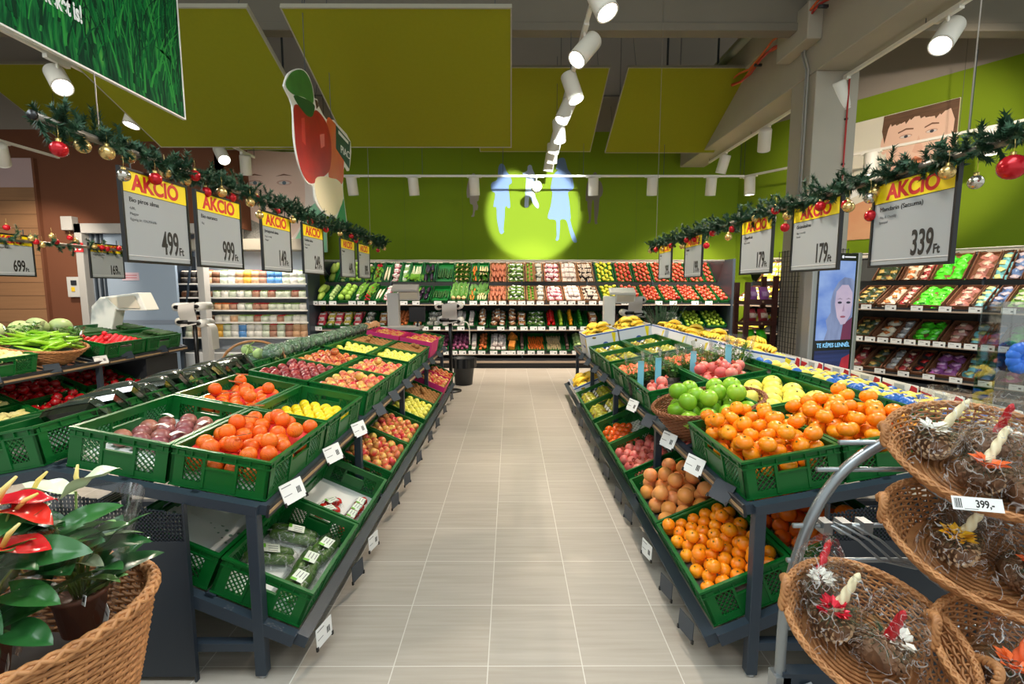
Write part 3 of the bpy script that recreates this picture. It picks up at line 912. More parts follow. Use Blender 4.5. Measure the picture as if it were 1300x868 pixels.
def calyx_mesh(r, z, m, name='calyx'):
    mb = MB()
    poly = []
    for i in range(10):
        a = 2 * PI * i / 10
        q = r * (1.0 if i % 2 == 0 else 0.5)
        poly.append((q * math.cos(a), q * math.sin(a)))
    mb.prism(poly, z, z + r * 0.35, m)
    return mb.mesh(name)
def stem_mesh(r, z0, z1, m, name='stem'):
    mb = MB(); mb.tube([(0, 0, z0), (r * 0.6, 0, (z0 + z1) / 2), (r * 1.8, r, z1)], r, m, 6)
    return mb.mesh(name, True)
def leafcap_mesh(r, z, m):
    mb = MB()
    for i in range(4):
        mb.add([(0, 0, z + 0.002), (r * 0.5, -r * 0.35, z + 0.003), (r, 0, z - 0.002), (r * 0.5, r * 0.35, z + 0.003)], [(0, 1, 2, 3)], m, RZ(i * PI / 2))
    return mb.mesh('leaf_cap')
def crown_mesh(r, z, m):
    mb = MB()
    for i in range(6):
        a = i * PI / 3
        mb.bar((r * 0.5 * math.cos(a), r * 0.5 * math.sin(a), z - 0.004), (r * math.cos(a), r * math.sin(a), z + r * 1.5), 0.008, 0.003, m, up=(math.cos(a), math.sin(a), 0))
    return mb.mesh('crown')
def lemon_mesh(r, m):
    mb = MB()
    P = [(0, -1.42), (0.14, -1.36), (0.24, -1.2), (0.55, -0.98), (0.85, -0.6), (0.99, -0.15), (0.99, 0.2), (0.84, 0.62), (0.52, 0.98), (0.24, 1.18), (0.15, 1.32), (0, 1.38)]
    mb.lathe([(a * r, b * r) for a, b in P], m, 14)
    return mb.mesh('lemon', True)

K = {}
def kind(key, name, me, r, cat, desc, parts=(), tilt=0.5, sq=1.0, lay=False):
    K[key] = dict(name=name, me=me, r=r, cat=cat, desc=desc, parts=parts, tilt=tilt, sq=sq, lay=lay)
kind('mandarin', 'mandarin', fruit_mesh('mandarin', 0.0365, MAND, 0.84, 0.12, 0.1), 0.0365, 'mandarin', 'shiny orange mandarin', [('calyx', calyx_mesh(0.0055, 0.0278, CALYX))], 0.7, 0.9)
kind('clementine', 'mandarin', fruit_mesh('mandarin', 0.0335, MAND, 0.92, 0.1, 0.08), 0.0335, 'mandarin', 'small glossy mandarin', [('calyx', calyx_mesh(0.005, 0.0288, CALYX))], 0.7, 0.95)
kind('orange', 'orange', fruit_mesh('orange', 0.041, ORAN, 0.96, 0.04), 0.041, 'orange', 'large plain orange', [('calyx', calyx_mesh(0.005, 0.0375, CALYX))], 1.2)
kind('netorange', 'orange', fruit_mesh('orange', 0.037, NETO, 0.97, 0.04), 0.037, 'orange', 'orange wrapped in red net', (), 1.5)
kind('grapefruit', 'grapefruit', fruit_mesh('grapefruit', 0.047, GRAP, 0.95, 0.03), 0.047, 'grapefruit', 'big blushed grapefruit', (), 1.0)
kind('pomegranate', 'pomegranate', fruit_mesh('pomegranate', 0.043, POME, 0.95, 0.0, 0, lob=0.03, nl=6), 0.043, 'pomegranate', 'rosy red pomegranate', [('crown', crown_mesh(0.0125, 0.040, mat('pomegranate_crown', (196, 96, 74), 0.6)))], 1.1)
kind('persimmon', 'persimmon', fruit_mesh('persimmon', 0.038, PERS, 0.85, 0.08), 0.038, 'persimmon', 'deep orange persimmon', [('leaf_cap', leafcap_mesh(0.018, 0.031, CALYX))], 0.8)
kind('lemon', 'lemon', lemon_mesh(0.029, LEMN), 0.031, 'lemon', 'bright yellow lemon', (), 0, lay=True)
kind('greencitrus', 'green_citrus', fruit_mesh('green_citrus', 0.053, SWEE, 0.94, 0.04), 0.053, 'green citrus', 'big shiny green citrus fruit', [('stem_button', calyx_mesh(0.006, 0.048, STEM))], 1.0)
kind('pomelo', 'pomelo', fruit_mesh('pomelo', 0.060, POML, 0.95, 0.05, pear=0.06), 0.060, 'pomelo', 'large pale yellow pomelo', [('stem_button', calyx_mesh(0.006, 0.0545, STEM))], 0.9)
kind('purple', 'purple_fruit', fruit_mesh('purple_fruit', 0.040, PURP, 0.98, 0.02), 0.040, 'fruit', 'plum coloured round fruit in clear wrap', (), 1.2)
kind('kiwi', 'kiwi', fruit_mesh('kiwi', 0.026, KIWI, 1.25), 0.028, 'kiwi', 'fuzzy brown kiwi', (), 0, lay=True)
for key, m, d, r in (('redapple', APPR, 'red and gold apple', 0.0365), ('pinkapple', APPP, 'pink blushed yellow apple', 0.0365), ('darkapple', APPD, 'dark red apple', 0.036), ('yellowapple', APPY, 'pale yellow apple', 0.036)):
    kind(key, 'apple', fruit_mesh('apple', r, m, 0.9, 0.28, 0.16, lob=0.015), r, 'apple', d, [('stem', stem_mesh(0.0013, 0.018, 0.036, STEM))], 1.0, 0.95)

def pack(w, d, r, n, seed, floor=0.0, sq=1.0, bias=0.25, hexed=True, lim=1e9):
    g = random.Random(seed)
    S_ = []
    D = 2 * r * 1.003
    if hexed:
        rows = max(1, int((d - 2 * r) / (D * 0.875)) + 1)
        dy = (d - 2 * r) / max(1, rows - 1) if rows > 1 else 0
        for j in range(rows):
            odd = j % 2
            cols = max(1, int((w - 2 * r - (r if odd else 0)) / D) + 1)
            dx = (w - 2 * r - r) / max(1, cols - 1) if cols > 1 else 0
            dx = max(D, min(dx, D * 1.08))
            for i in range(cols):
                x = -w / 2 + r + i * dx + (r if odd else 0)
                if x > w / 2 - r + 1e-6: continue
                S_.append((x, -d / 2 + r + j * max(dy, 0), floor + r * sq))
    S_ = [s for s in S_]
    g.shuffle(S_)
    if len(S_) > n:
        S_ = sorted(S_, key=lambda s: s[0] + g.random() * 0.08)[:n]
    while len(S_) < n:
        best = None
        for _ in range(45):
            x = g.uniform(-w / 2 + r, w / 2 - r); y = g.uniform(-d / 2 + r, d / 2 - r)
            z = floor + r * sq
            for (a, b, c) in S_:
                q = (a - x) ** 2 + (b - y) ** 2
                if q < D * D:
                    z = max(z, c + math.sqrt(D * D - q) * sq)
            cost = z + bias * math.hypot(x / w, y / d) * r
            if best is None or cost < best[0]:
                best = (cost, x, y, z)
        if best[3] > lim: break
        S_.append(best[1:])
    return S_
fr = random.Random(11)
COUNT = {}
def item(key, M, where, group=None, parts=True):
    k = K[key]
    o = tag(place(k['me'], k['name'], None, M), (k['desc'] + ' ' + where), k['cat'], group)
    if parts:
        for n, me in k['parts']:
            place(me, n, o)
    COUNT[k['name']] = COUNT.get(k['name'], 0) + 1
    return o
STUFF_AP = []
def fill(M, key, n, where, w=0.365, d=0.565, floor=0.02, seed=1, parts=True, lim=0.30, bias=0.25, cx=0.0, cy=0.0, lean=0.0):
    k = K[key]
    g = k['name'] + ' ' + where
    for x, y, z in pack(w, d, k['r'], n, seed, floor, k['sq'], bias, lim=lim):
        if k['lay']:
            Rm = RZ(fr.uniform(0, 2 * PI)) @ RY(PI / 2 + fr.uniform(-0.25, 0.25))
        else:
            t = k['tilt']
            Rm = RZ(fr.uniform(0, 2 * PI)) @ RX(fr.uniform(-t, t)) @ RY(fr.uniform(-t, t) * 0.6) @ RZ(fr.uniform(0, 6))
        Mi = M @ T(x + cx, y + cy, z) @ Rm @ S(fr.uniform(0.94, 1.0))
        if not parts and k['name'] == 'apple':
            STUFF_AP.append((Mi, k['me']))      # beyond the three hundred apples that show largest
            continue
        item(key, Mi, where, g, parts)
def liner(M, h, m, label, name='liner_sheet', cat='liner', w=0.372, d=0.572):
    mb = MB(); mb.box((-w / 2, -d / 2, 0.0085), (w / 2, d / 2, h), m)
    return tag(mb.build(name, None, M=M), label, cat)

def ctr(s, t, row, i, outer=False, h=0.002):
    u = (0.205 if row == 0 else 0.612) + (0.012 if t == 'top' else 0.05)
    return tier(s, t, u, slot_y(i), h, outer)

# slot: side, tier, row (0 = aisle side), index from the near end, content, amount, liner height, place words
ORD = ['first', 'second', 'third', 'fourth', 'fifth', 'sixth', 'seventh', 'eighth']
def words(s, t, row, i):
    return '%s %s crate, %s stand %s tier' % (ORD[i], 'aisle-side' if row == 0 else 'ridge-side', 'left' if s < 0 else 'right', 'top' if t == 'top' else 'lower')
SL = [
 (-1, 'top', 0, 0, 'netorange', 60, 0.05), (-1, 'top', 0, 1, 'lemon', 34, 0.05), (-1, 'top', 0, 2, 'pinkapple', 33, 0.10), (-1, 'top', 0, 3, 'pinkapple', 33, 0.10), (-1, 'top', 0, 4, 'yellowapple', 32, 0.09), (-1, 'top', 0, 5, 'kiwi', 68, 0.105),
 (-1, 'top', 1, 0, 'purple', 17, 0.04), (-1, 'top', 1, 1, 'netorange', 38, 0.05), (-1, 'top', 1, 2, 'darkapple', 34, 0.105), (-1, 'top', 1, 3, 'redapple', 33, 0.105), (-1, 'top', 1, 4, 'yellowapple', 32, 0.09), (-1, 'top', 1, 5, 'kiwi', 68, 0.105),
 (-1, 'low', 0, 2, 'pinkapple', 34, 0.09), (-1, 'low', 0, 3, 'pinkapple', 32, 0.09), (-1, 'low', 0, 4, 'yellowapple', 31, 0.10), (-1, 'low', 0, 5, 'kiwi', 68, 0.10), (-1, 'low', 0, 7, 'redapple', 30, 0.09),
 (-1, 'low', 1, 2, 'darkapple', 16, 0.06), (-1, 'low', 1, 3, 'redapple', 16, 0.06), (-1, 'low', 1, 4, 'yellowapple', 14, 0.06), (-1, 'low', 1, 5, 'kiwi', 14, 0.06),
 (1, 'top', 0, 0, 'mandarin', 80, 0.06), (1, 'top', 0, 2, 'pomegranate', 4, 0.06), (1, 'top', 1, 0, 'mandarin', 80, 0.06), (1, 'top', 1, 1, 'pomelo', 13, 0.06), (1, 'top', 1, 2, 'pomegranate', 34, 0.05),
 (1, 'low', 0, 0, 'clementine', 54, 0.105), (1, 'low', 0, 1, 'grapefruit', 27, 0.07), (1, 'low', 0, 2, 'pomegranate', 24, 0.04), (1, 'low', 0, 3, 'persimmon', 22, 0.04),
 (1, 'low', 1, 0, 'orange', 36, 0.05), (1, 'low', 1, 1, 'grapefruit', 16, 0.03), (1, 'low', 1, 2, 'pomegranate', 16, 0.04), (1, 'low', 1, 3, 'persimmon', 10, 0.04),
]
for n, (s, t, row, i, key, amt, fl) in enumerate(SL):
    M = ctr(s, t, row, i)
    w = words(s, t, row, i)
    crate(M, 'green crate of %ss: %s' % (K[key]['name'].replace('_', ' '), w))
    liner(M, fl, FIBRE if fl > 0.055 else PAPER, 'flat liner under the %ss in %s' % (K[key]['name'].replace('_', ' '), w))
    lean = -0.03 if t == 'low' else 0.0
    if key == 'purple': fill(M, key, amt, 'in ' + w, d=0.40, w=0.33, floor=fl, seed=n, lim=0.2, cy=-0.03)
    elif key == 'lemon': fill(M, key, amt, 'in ' + w, d=0.42, floor=fl, seed=n, lim=0.2, bias=0.6)
    elif amt == 4: fill(M, key, amt, 'in ' + w, w=0.2, d=0.2, floor=fl, seed=n, cx=-0.07, cy=-0.02)
    elif key in ('mandarin',): fill(M, key, amt, 'in ' + w, floor=fl, seed=n, bias=0.45, parts=True)
    elif key == 'clementine': fill(M, key, amt, 'in ' + w, floor=fl, seed=n, bias=0.05, w=0.372, d=0.575)
    else: fill(M, key, amt, 'in ' + w, floor=fl, seed=n, parts=not (i == 7 or (t == 'low' and row == 1 and s < 0)), bias=0.5)

# wrapped fruit: white stickers lying on the clear packs
for q, (x, y, a, w) in enumerate(((0.02, 0.03, 0.3, 'middle'), (-0.09, 0.08, 0.9, 'near side'), (0.09, -0.1, 0.2, 'far side'), (-0.1, -0.1, 1.2, 'aisle side'))):
    mb = MB(); mb.grid(lambda u, v: (-0.03 + 0.06 * u, -0.016 + 0.032 * v, 0.012 * math.sin(PI * u) + 0.004 * v), 7, 4, mat('pack_label', (232, 240, 226), 0.5))
    tag(mb.build('pack_sticker', None, True, ctr(-1, 'top', 1, 0) @ T(x, y, 0.118) @ RZ(a)), 'white sticker on the wrapped purple fruit, %s of its crate' % w, 'sticker')
# ---------------------------------------------------------------- wicker, packs, boxes on the stands
WICK = mat('willow', (204, 146, 94), 0.5, 0.4, rgb2=(146, 96, 56), noise=1.0, scale=(30, 30, 30))
WICKD = mat('brown_willow', (150, 92, 56), 0.5, 0.4, rgb2=(116, 68, 40), noise=1.0, scale=(30, 30, 30))
def wicker(name, label, M, rx, ry, h, bx, by, m, nst=44, nr=20, handles=(), group=None, thick=0.006, rimr=0.011, dip=0.0):
    """oval basket: bottom radii bx,by, rim radii rx,ry; dip raises the two ends of the rim"""
    root = empty(name, label, 'basket', M, group)
    def pt(a, t, off=0.0):
        x = (bx + (rx - bx) * t ** 0.8 + off) * math.cos(a); y = (by + (ry - by) * t ** 0.8 + off) * math.sin(a)
        return (x, y, h * t + dip * t * math.cos(a) ** 2)
    mb = MB()
    n = nst * 2
    for k in range(nr):
        t = (k + 0.5) / nr
        pts = []
        for j in range(n):
            a = 2 * PI * j / n
            sgn = 1 if (j // 2 + k) % 2 == 0 else -1
            pts.append(pt(a, t, 0.0045 * sgn * (1.0 if j % 2 == 0 else 0.35)))
        mb.tube(pts, h / nr * 0.52, m, 5, closed=True, flat=1.0)
    mb.build('woven_side', root, True)
    mb = MB()
    for j in range(nst):
        a = 2 * PI * (j * 2) / n
        mb.tube([pt(a, t / 6) for t in range(7)], thick * 0.5, m, 5)
    mb.build('stakes', root, True)
    mb = MB()
    for q in range(6):
        pts = []
        for j in range(200):
            a = 2 * PI * j / 200
            ph = 20 * a * (1 if q < 3 else -1) + q * PI / 1.5
            x, y, z = pt(a, 1.0, rimr * 0.85 * math.cos(ph))
            pts.append((x, y, z + rimr * 0.8 * math.sin(ph)))
        mb.tube(pts, rimr * 0.42, m, 5, closed=True)
    mb.tube([pt(2 * PI * j / 90, 1.0) for j in range(90)], rimr * 0.7, m, 6, closed=True)
    mb.build('rim', root, True)
    mb = MB()
    mb.lathe([(0, 0), (1, 0), (1, 0.008), (0, 0.008)], m, 32, S(bx + 0.004, by + 0.004, 1))
    for k in range(9):
        f = (k + 1) / 10
        mb.tube([(bx * f * math.cos(2 * PI * j / 48), by * f * math.sin(2 * PI * j / 48), 0.009 + 0.002 * (j % 2)) for j in range(48)], 0.005, m, 5, closed=True)
    mb.build('base', root, True)
    for ha, hr in handles:
        mb = MB()
        for q in range(3):
            pts = []
            for j in range(40):
                f = j / 39
                b = PI * f
                aa = ha + (f - 0.5) * 2 * hr / max(rx, ry)
                x, y, z = pt(aa, 1.0, 0.012)
                ph = 22 * f + q * 2 * PI / 3
                o = hr * math.sin(b)
                pts.append((x * (1 + 0.25 * o) + 0.006 * math.cos(ph), y * (1 + 0.25 * o) + 0.006 * math.sin(ph), z + o + 0.004 * math.sin(ph)))
            mb.tube(pts, 0.0065, m, 5)
        mb.build('handle', root, True)
    return root

# lime-green citrus basket on the right stand
MBK = tier(1, 'top', 0.235, slot_y(1) - 0.03, 0.004)
wicker('wicker_basket', 'round brown wicker basket heaped with big green citrus on right stand', MBK, 0.305, 0.295, 0.165, 0.205, 0.2, WICKD, 52, 17)
fill(MBK, 'greencitrus', 27, 'heaped in the round basket on the right stand', w=0.44, d=0.43, floor=0.075, seed=5, bias=1.6, lim=0.27)
mb = MB(); mb.lathe([(0, 0.012), (0.205, 0.012), (0.24, 0.07), (0, 0.074)], FIBRE, 28)
tag(mb.build('basket_filler', None, True, MBK), 'dark filler under the green citrus in the round basket', 'liner')

# --- packed goods
LABW = mat('pack_label', (232, 240, 226), 0.5)
LABG = mat('label_green', (120, 200, 60), 0.5)
ZUC = mat('zucchini_skin', (54, 92, 34), 0.35, rgb2=(88, 128, 48), noise=1.0, scale=(50, 50, 6))
TOM = mat('tomato_skin', (206, 34, 24), 0.25, rgb3=(180, 24, 20), rand=0.6)
def film_pillow(mb, w, l, h, m, nx=9, ny=7):
    mb.grid(lambda u, v: ((u - 0.5) * l, (v - 0.5) * w, h * (1 - abs(2 * u - 1) ** 4) * (1 - abs(2 * v - 1) ** 3) + 0.004 + 0.005 * math.sin(u * 23 + v * 17)), nx, ny, m)
def label_part(root, w, l, z, name='label'):
    mb = MB(); mb.box((-l / 2, -w / 2, z), (l / 2, w / 2, z + 0.001), LABW)
    mb.box((l / 2 - 0.014, -w / 2, z + 0.001), (l / 2, 0, z + 0.0015), LABG)
    for k in range(3): mb.box((-l / 2 + 0.008, -w / 4 + 0.014 * k, z + 0.001), (l / 6, -w / 4 + 0.003 + 0.014 * k, z + 0.0014), GINK)
    mb.build(name, root)
def zuc_pack(M, label):
    root = empty('zucchini_pack', label, 'packed vegetables', M, 'wrapped zucchini packs')
    mb = MB()
    for dy in (-0.024, 0.022):
        mb.tube([(-0.105, dy, 0.024), (-0.09, dy, 0.026), (-0.03, dy * 1.1, 0.028), (0.05, dy, 0.028), (0.092, dy * 0.9, 0.026), (0.104, dy * 0.9, 0.026)], [0.008, 0.020, 0.023, 0.024, 0.020, 0.008], ZUC, 12)
    mb.build('zucchini', root, True)
    mb = MB(); film_pillow(mb, 0.135, 0.27, 0.055, SHINY, 15, 11); mb.build('wrap', root, True)
    label_part(root, 0.05, 0.07, 0.061)
    return root
def tom_pack(M, label):
    root = empty('tomato_pack', label, 'packed vegetables', M, 'wrapped tomato packs')
    for dx in (-0.055, 0.0, 0.055):
        mb = MB(); mb.lathe([(a * 0.7, b * 0.7 + 0.025) for a, b in prof(0.036, 0.9, 0.2)], TOM, 12, T(dx, 0.006 * (1 if dx else -1), 0)); mb.build('tomato', root, True)
    mb = MB(); film_pillow(mb, 0.08, 0.19, 0.047, SHINY, 15, 9); mb.build('wrap', root, True)
    label_part(root, 0.042, 0.07, 0.053)
    return root
Mz = ctr(-1, 'low', 0, 0)
crate(Mz, 'green crate of wrapped zucchini: first aisle-side crate, left stand lower tier')
liner(Mz, 0.012, PAPER, 'white printed paper sheet under the wrapped zucchini', 'paper_sheet', 'paper')
for i, (x, y, a, w) in enumerate(((-0.10, -0.18, 1.5, 'zucchini pack at the aisle-side near corner of its crate'), (-0.08, -0.03, 1.62, 'zucchini pack in the middle of the crate by the aisle'), (-0.09, 0.12, 1.5, 'zucchini pack by the far aisle-side corner of the crate'), (0.07, -0.19, 0.3, 'zucchini pack behind the post, half hidden'), (0.10, 0.02, 0.5, 'zucchini pack standing alone at the ridge-side of the crate'))):
    zuc_pack(Mz @ T(x, y, 0.0135) @ RZ(a) @ S(1.12), 'clear wrapped ' + w)
Mt = ctr(-1, 'low', 0, 1)
crate(Mt, 'green crate of packed tomatoes: second aisle-side crate, left stand lower tier')
liner(Mt, 0.012, PAPER, 'white printed paper sheet under the packed tomatoes', 'paper_sheet', 'paper')
for i, (x, y, a, w) in enumerate(((-0.1, 0.235, 1.57, 'first of the row by the aisle, nearest end'), (-0.1, 0.15, 1.57, 'second of the row by the aisle'), (-0.1, 0.065, 1.5, 'third of the row by the aisle'), (-0.1, -0.02, 1.6, 'fourth of the row by the aisle, farthest end'), (0.03, 0.19, 1.1, 'lying askew at the crate middle'), (0.05, 0.10, 1.2, 'lying askew behind the crate middle'))):
    tom_pack(Mt @ T(x - 0.02, y - 0.075, 0.0135) @ RZ(a) @ S(1.1), 'small clear tomato pack, ' + w)
for i in (0, 1):
    Me = ctr(-1, 'low', 1, i)
    crate(Me, 'empty paper lined green crate: %s ridge-side crate, left stand lower tier' % ORD[i])
    liner(Me, 0.05, FIBRE, 'fibre tray in the %s empty crate of the left lower tier' % ORD[i])
    mb = MB()
    mb.grid(lambda u, v: (-0.185 + 0.37 * u, -0.285 + 0.34 * v, 0.055 + 0.004 * math.sin(9 * u + 4 * v)), 8, 8, PAPER)
    tag(mb.build('paper_sheet', None, True, Me), 'white dotted paper in the %s empty crate, far half' % ORD[i], 'paper')
    mb = MB()
    mb.grid(lambda u, v: (-0.185 + 0.37 * u, -0.01 + 0.29 * v, 0.064 + 0.004 * math.sin(7 * u + 5 * v) + 0.006 * (1 - v)), 8, 8, PAPER)
    tag(mb.build('paper_sheet', None, True, Me), 'white dotted paper in the %s empty crate, near half' % ORD[i], 'paper')

# white net labels and the red net bodies among the netted oranges
NETR = film('red_net', tint=(255, 120, 110), base=0.25, rim=0.6, rough=0.5)
NETRED = mat('red_netting', (214, 44, 40), 0.6)
for i, row, word in ((0, 0, 'first aisle-side'), (1, 1, 'second ridge-side')):
    M = ctr(-1, 'top', row, i)
    mb = MB()
    mb.grid(lambda u, v: (-0.17 + 0.34 * u, -0.26 + 0.52 * v, (0.125 if row == 0 else 0.10) + 0.014 * math.sin(11 * u + 3) * math.cos(13 * v) + 0.01 * math.sin(31 * u * v)), 18, 24, NETRED)
    tag(mb.build('net_bag', None, True, M), 'red netting between the oranges of the %s left top crate' % word, 'net')
    for q, (x, y, a, w) in enumerate(((0.06, -0.02, 0.4, 'middle'), (-0.03, 0.2, 1.2, 'near end'), (0.12, -0.2, 0.8, 'far end'))):
        mb = MB()
        mb.add([(-0.035, -0.012, 0.0), (0.035, -0.016, 0.004), (0.04, 0.014, 0.012), (-0.03, 0.016, 0.006)], [(0, 1, 2, 3)], LABW)
        mb.add([(-0.035, -0.012, 0.0015), (-0.012, -0.014, 0.003), (-0.01, 0.014, 0.0095), (-0.03, 0.016, 0.0075)], [(0, 1, 2, 3)], LABG)
        tag(mb.build('net_label', None, False, M @ T(x, y, (0.215 if row == 0 else 0.185)) @ RZ(a) @ RX(0.3)), 'white paper tag on a net bag, %s of the %s left top crate' % (w, word), 'label')

# kiwi packs on the right stand
KPACK = mat('kiwi_film', (196, 196, 60), 0.22, 0.6, rgb2=(128, 84, 36), noise=1.3, scale=(16, 16, 9), rgb3=(150, 168, 40), rand=0.5)
mb = MB()
mb.grid(lambda u, v: ((u - 0.5) * 0.155, (v - 0.5) * 0.085, 0.045 * (1 - abs(2 * u - 1) ** 3) * (1 - abs(2 * v - 1) ** 2.5) * (0.86 + 0.14 * math.cos(u * 6 * PI)) + 0.004), 17, 9, KPACK)
mb.box((-0.075, -0.04, 0), (0.075, 0.04, 0.005), mat('pack_tray_green', (96, 120, 30), 0.5))
KP = mb.mesh('kiwi_pack', True)
mb = MB(); mb.add([(0.07, -0.02, 0.006), (0.105, -0.035, 0.03), (0.10, 0.03, 0.034), (0.07, 0.02, 0.008)], [(0, 1, 2, 3)], WHITE); KE = mb.mesh('film_end')
def kiwi_crate(s, t, row, i, word):
    M = ctr(s, t, row, i)
    crate(M, 'green crate of filmed kiwi packs: ' + word)
    liner(M, 0.09, FIBRE, 'flat liner under the kiwi packs in ' + word)
    for j in range(5):
        for k in range(2):
            o = tag(place(KP, 'kiwi_pack', None, M @ T(-0.09 + 0.18 * k, -0.22 + 0.108 * j, 0.0925) @ RZ(fr.uniform(-0.12, 0.12) + PI * (k))), 'yellow green filmed kiwi pack in ' + word, 'kiwi pack', 'kiwi packs ' + word)
            if fr.random() < 0.5: place(KE, 'film_end', o)
for t, row, i in (('top', 0, 4), ('top', 0, 5), ('top', 1, 4), ('top', 1, 5), ('low', 0, 4), ('low', 0, 5)):
    kiwi_crate(1, t, row, i, words(1, t, row, i))

# bananas
BAN = mat('banana_peel', (244, 204, 52), 0.42, 0.4, rgb2=(238, 192, 40), noise=0.8, scale=(18, 18, 18), rgb3=(248, 216, 96), rand=0.6)
BANT = mat('banana_tip', (128, 112, 34), 0.7)
mb = MB()
bp = [(0.095 * math.sin(a), 0, 0.05 - 0.0 + 0.105 * (1 - math.cos(a)) - 0.03) for a in [(-0.95 + 1.9 * i / 11) for i in range(12)]]
br = [0.006, 0.010, 0.0145, 0.0168, 0.0175, 0.018, 0.018, 0.0175, 0.0165, 0.013, 0.008, 0.004]
bp = [(p[0], 0, -p[2] * 0.75) for p in bp]
mb.tube(bp, br, BAN, 7)
BANM = mb.mesh('banana', True)
mb = MB(); mb.tube([bp[0], (bp[0][0] - 0.02, 0, bp[0][2] - 0.008)], [0.007, 0.009], BANT, 6); mb.ball((bp[0][0] - 0.022, 0.0, bp[0][2] - 0.01), 0.014, BANT, 8, 5, (1, 2.0, 1))
BSTEM = mb.mesh('stem', True)
def bunch(M, label, group, n=5):
    root = empty('banana_bunch', label, 'bananas', M, group)
    for i in range(n):
        q = i - (n - 1) / 2
        place(BANM, 'banana', root, T(0.0, q * 0.026, 0.006 * (-abs(q)) + 0.0) @ RZ(q * 0.09) @ RX(-q * 0.16))
    place(BSTEM, 'stem', root)
    return root
BLUEP = mat('print_blue', (40, 84, 168), 0.5)
CARTON = mat('white_carton', (226, 228, 232), 0.6)
BROWNP = mat('print_brown', (112, 70, 50), 0.5)
KRAFT = mat('kraft_card', (168, 128, 88), 0.8)
def carton(M, label, w, l, h, m, name='cardboard_box', group=None, deco=None):
    root = tag(bpy.data.objects.new(name, None), label, 'box', group); COL.objects.link(root); root.matrix_local = M
    mb = MB()
    t = 0.005
    mb.box((-w, -l, 0), (w, l, t), m)
    for sx in (-1, 1):
        mb.box((min(sx * w, sx * (w - t)), -l, t), (max(sx * w, sx * (w - t)), l, h), m)
        mb.box((-w + t, min(sx * l, sx * (l - t)), t), (w - t, max(sx * l, sx * (l - t)), h), m)
    mb.build('carton_walls', root)
    if deco: deco(root, w, l, h)
    return root
def deco_banana(root, w, l, h):
    mb = MB()
    for sy in (-1, 1):
        y0, y1 = sorted((sy * l, sy * (l + 0.0015)))
        mb.box((-w, y0, h - 0.022), (w, y1, h - 0.008), BLUEP)
        Mf = frame(Vector((0, sy * l, 0)), (1, 0, 0), (0, 0, 1), (0, -1, 0)) if sy < 0 else frame(Vector((0, sy * l, 0)), (-1, 0, 0), (0, 0, 1), (0, 1, 0))
        mb.prism(ell(0.03, h * 0.42, 0.042, 0.048), 0, 0.0016, BLUEP, Mf)
        mb.prism(ell(0.03, h * 0.42, 0.030, 0.012), 0.0016, 0.0022, CARTON, Mf)
        mb.prism(ell(-0.09, h * 0.42, 0.02, 0.014), 0, 0.0016, BROWNP, Mf)
        mb.prism([(0.13, h * 0.2), (0.17, h * 0.9), (0.12, h * 0.95)], 0, 0.0016, YELLOW, Mf)
    for sx in (-1, 1):
        x0, x1 = sorted((sx * w, sx * (w + 0.0015)))
        mb.box((x0, -l, h - 0.022), (x1, l, h - 0.008), BLUEP)
        Mf = frame(Vector((sx * w, 0, 0)), (0, 1, 0), (0, 0, 1), (1, 0, 0)) if sx > 0 else frame(Vector((sx * w, 0, 0)), (0, -1, 0), (0, 0, 1), (-1, 0, 0))
        mb.prism(ell(0.05, h * 0.42, 0.07, 0.016), 0, 0.0016, BLUEP, Mf)
        mb.prism(ell(-0.1, h * 0.42, 0.02, 0.014), 0, 0.0016, BROWNP, Mf)
        mb.prism([(0.2, h * 0.2), (0.26, h * 0.85), (0.2, h * 0.8)], 0, 0.0016, YELLOW, Mf)
    mb.build('printed_band', root)
LINERF = film('bag_liner', base=0.15, rim=0.5, rough=0.2, crinkle=0.5, scale=20)
def banana_box(M, label, word, nb, seed, h=0.185):
    carton(M, label, 0.195, 0.29, h, CARTON, 'banana_box', 'white banana boxes', deco_banana)
    mb = MB()
    mb.grid(lambda u, v: (-0.19 + 0.38 * u, -0.285 + 0.57 * v, h - 0.06 + 0.005 * math.sin(20 * u + 9 * v)), 9, 11, LINERF)
    tag(mb.build('bag_liner', None, True, M), 'clear bag liner under bananas in ' + word, 'liner')
    g = random.Random(seed)
    for j in range(nb):
        lay_ = j // 6
        q = j % 6
        x = (-0.09, 0.09)[q % 2] + g.uniform(-0.02, 0.02); y = (-0.19, 0.0, 0.19)[q // 2] + g.uniform(-0.02, 0.02)
        if lay_ == 2: x *= 0.5; y = (-0.1, 0.0, 0.1)[q // 2]
        elif lay_: x *= 0.7; y = (-0.12, 0.1, 0.02)[q // 2] + g.uniform(-0.03, 0.03)
        bunch(M @ T(x, y, h + 0.012 + lay_ * 0.05) @ RZ(g.uniform(0, 6.28)) @ RX(g.uniform(-0.2, 0.2)), 'ripe yellow banana bunch in ' + word, 'bananas in ' + word)
for row, i in ((0, 6), (1, 6)):
    banana_box(ctr(1, 'top', row, i), 'white banana box: seventh %s box, right stand top' % ('aisle-side' if row == 0 else 'ridge-side'), 'seventh %s box, right stand top' % ('aisle-side' if row == 0 else 'ridge-side'), 15, 60 + row, 0.28)
banana_box(ctr(1, 'low', 0, 6), 'white banana box low beside the aisle, right stand lower tier', 'the low banana box beside the aisle', 9, 77, 0.19)
for i in (3, 4, 5, 6):
    banana_box(ctr(1, 'top', 1, i, True), 'white banana box over the ridge, %s from near end' % ORD[i], 'the box over the right ridge, %s from near end' % ORD[i], 13, 80 + i, 0.23)

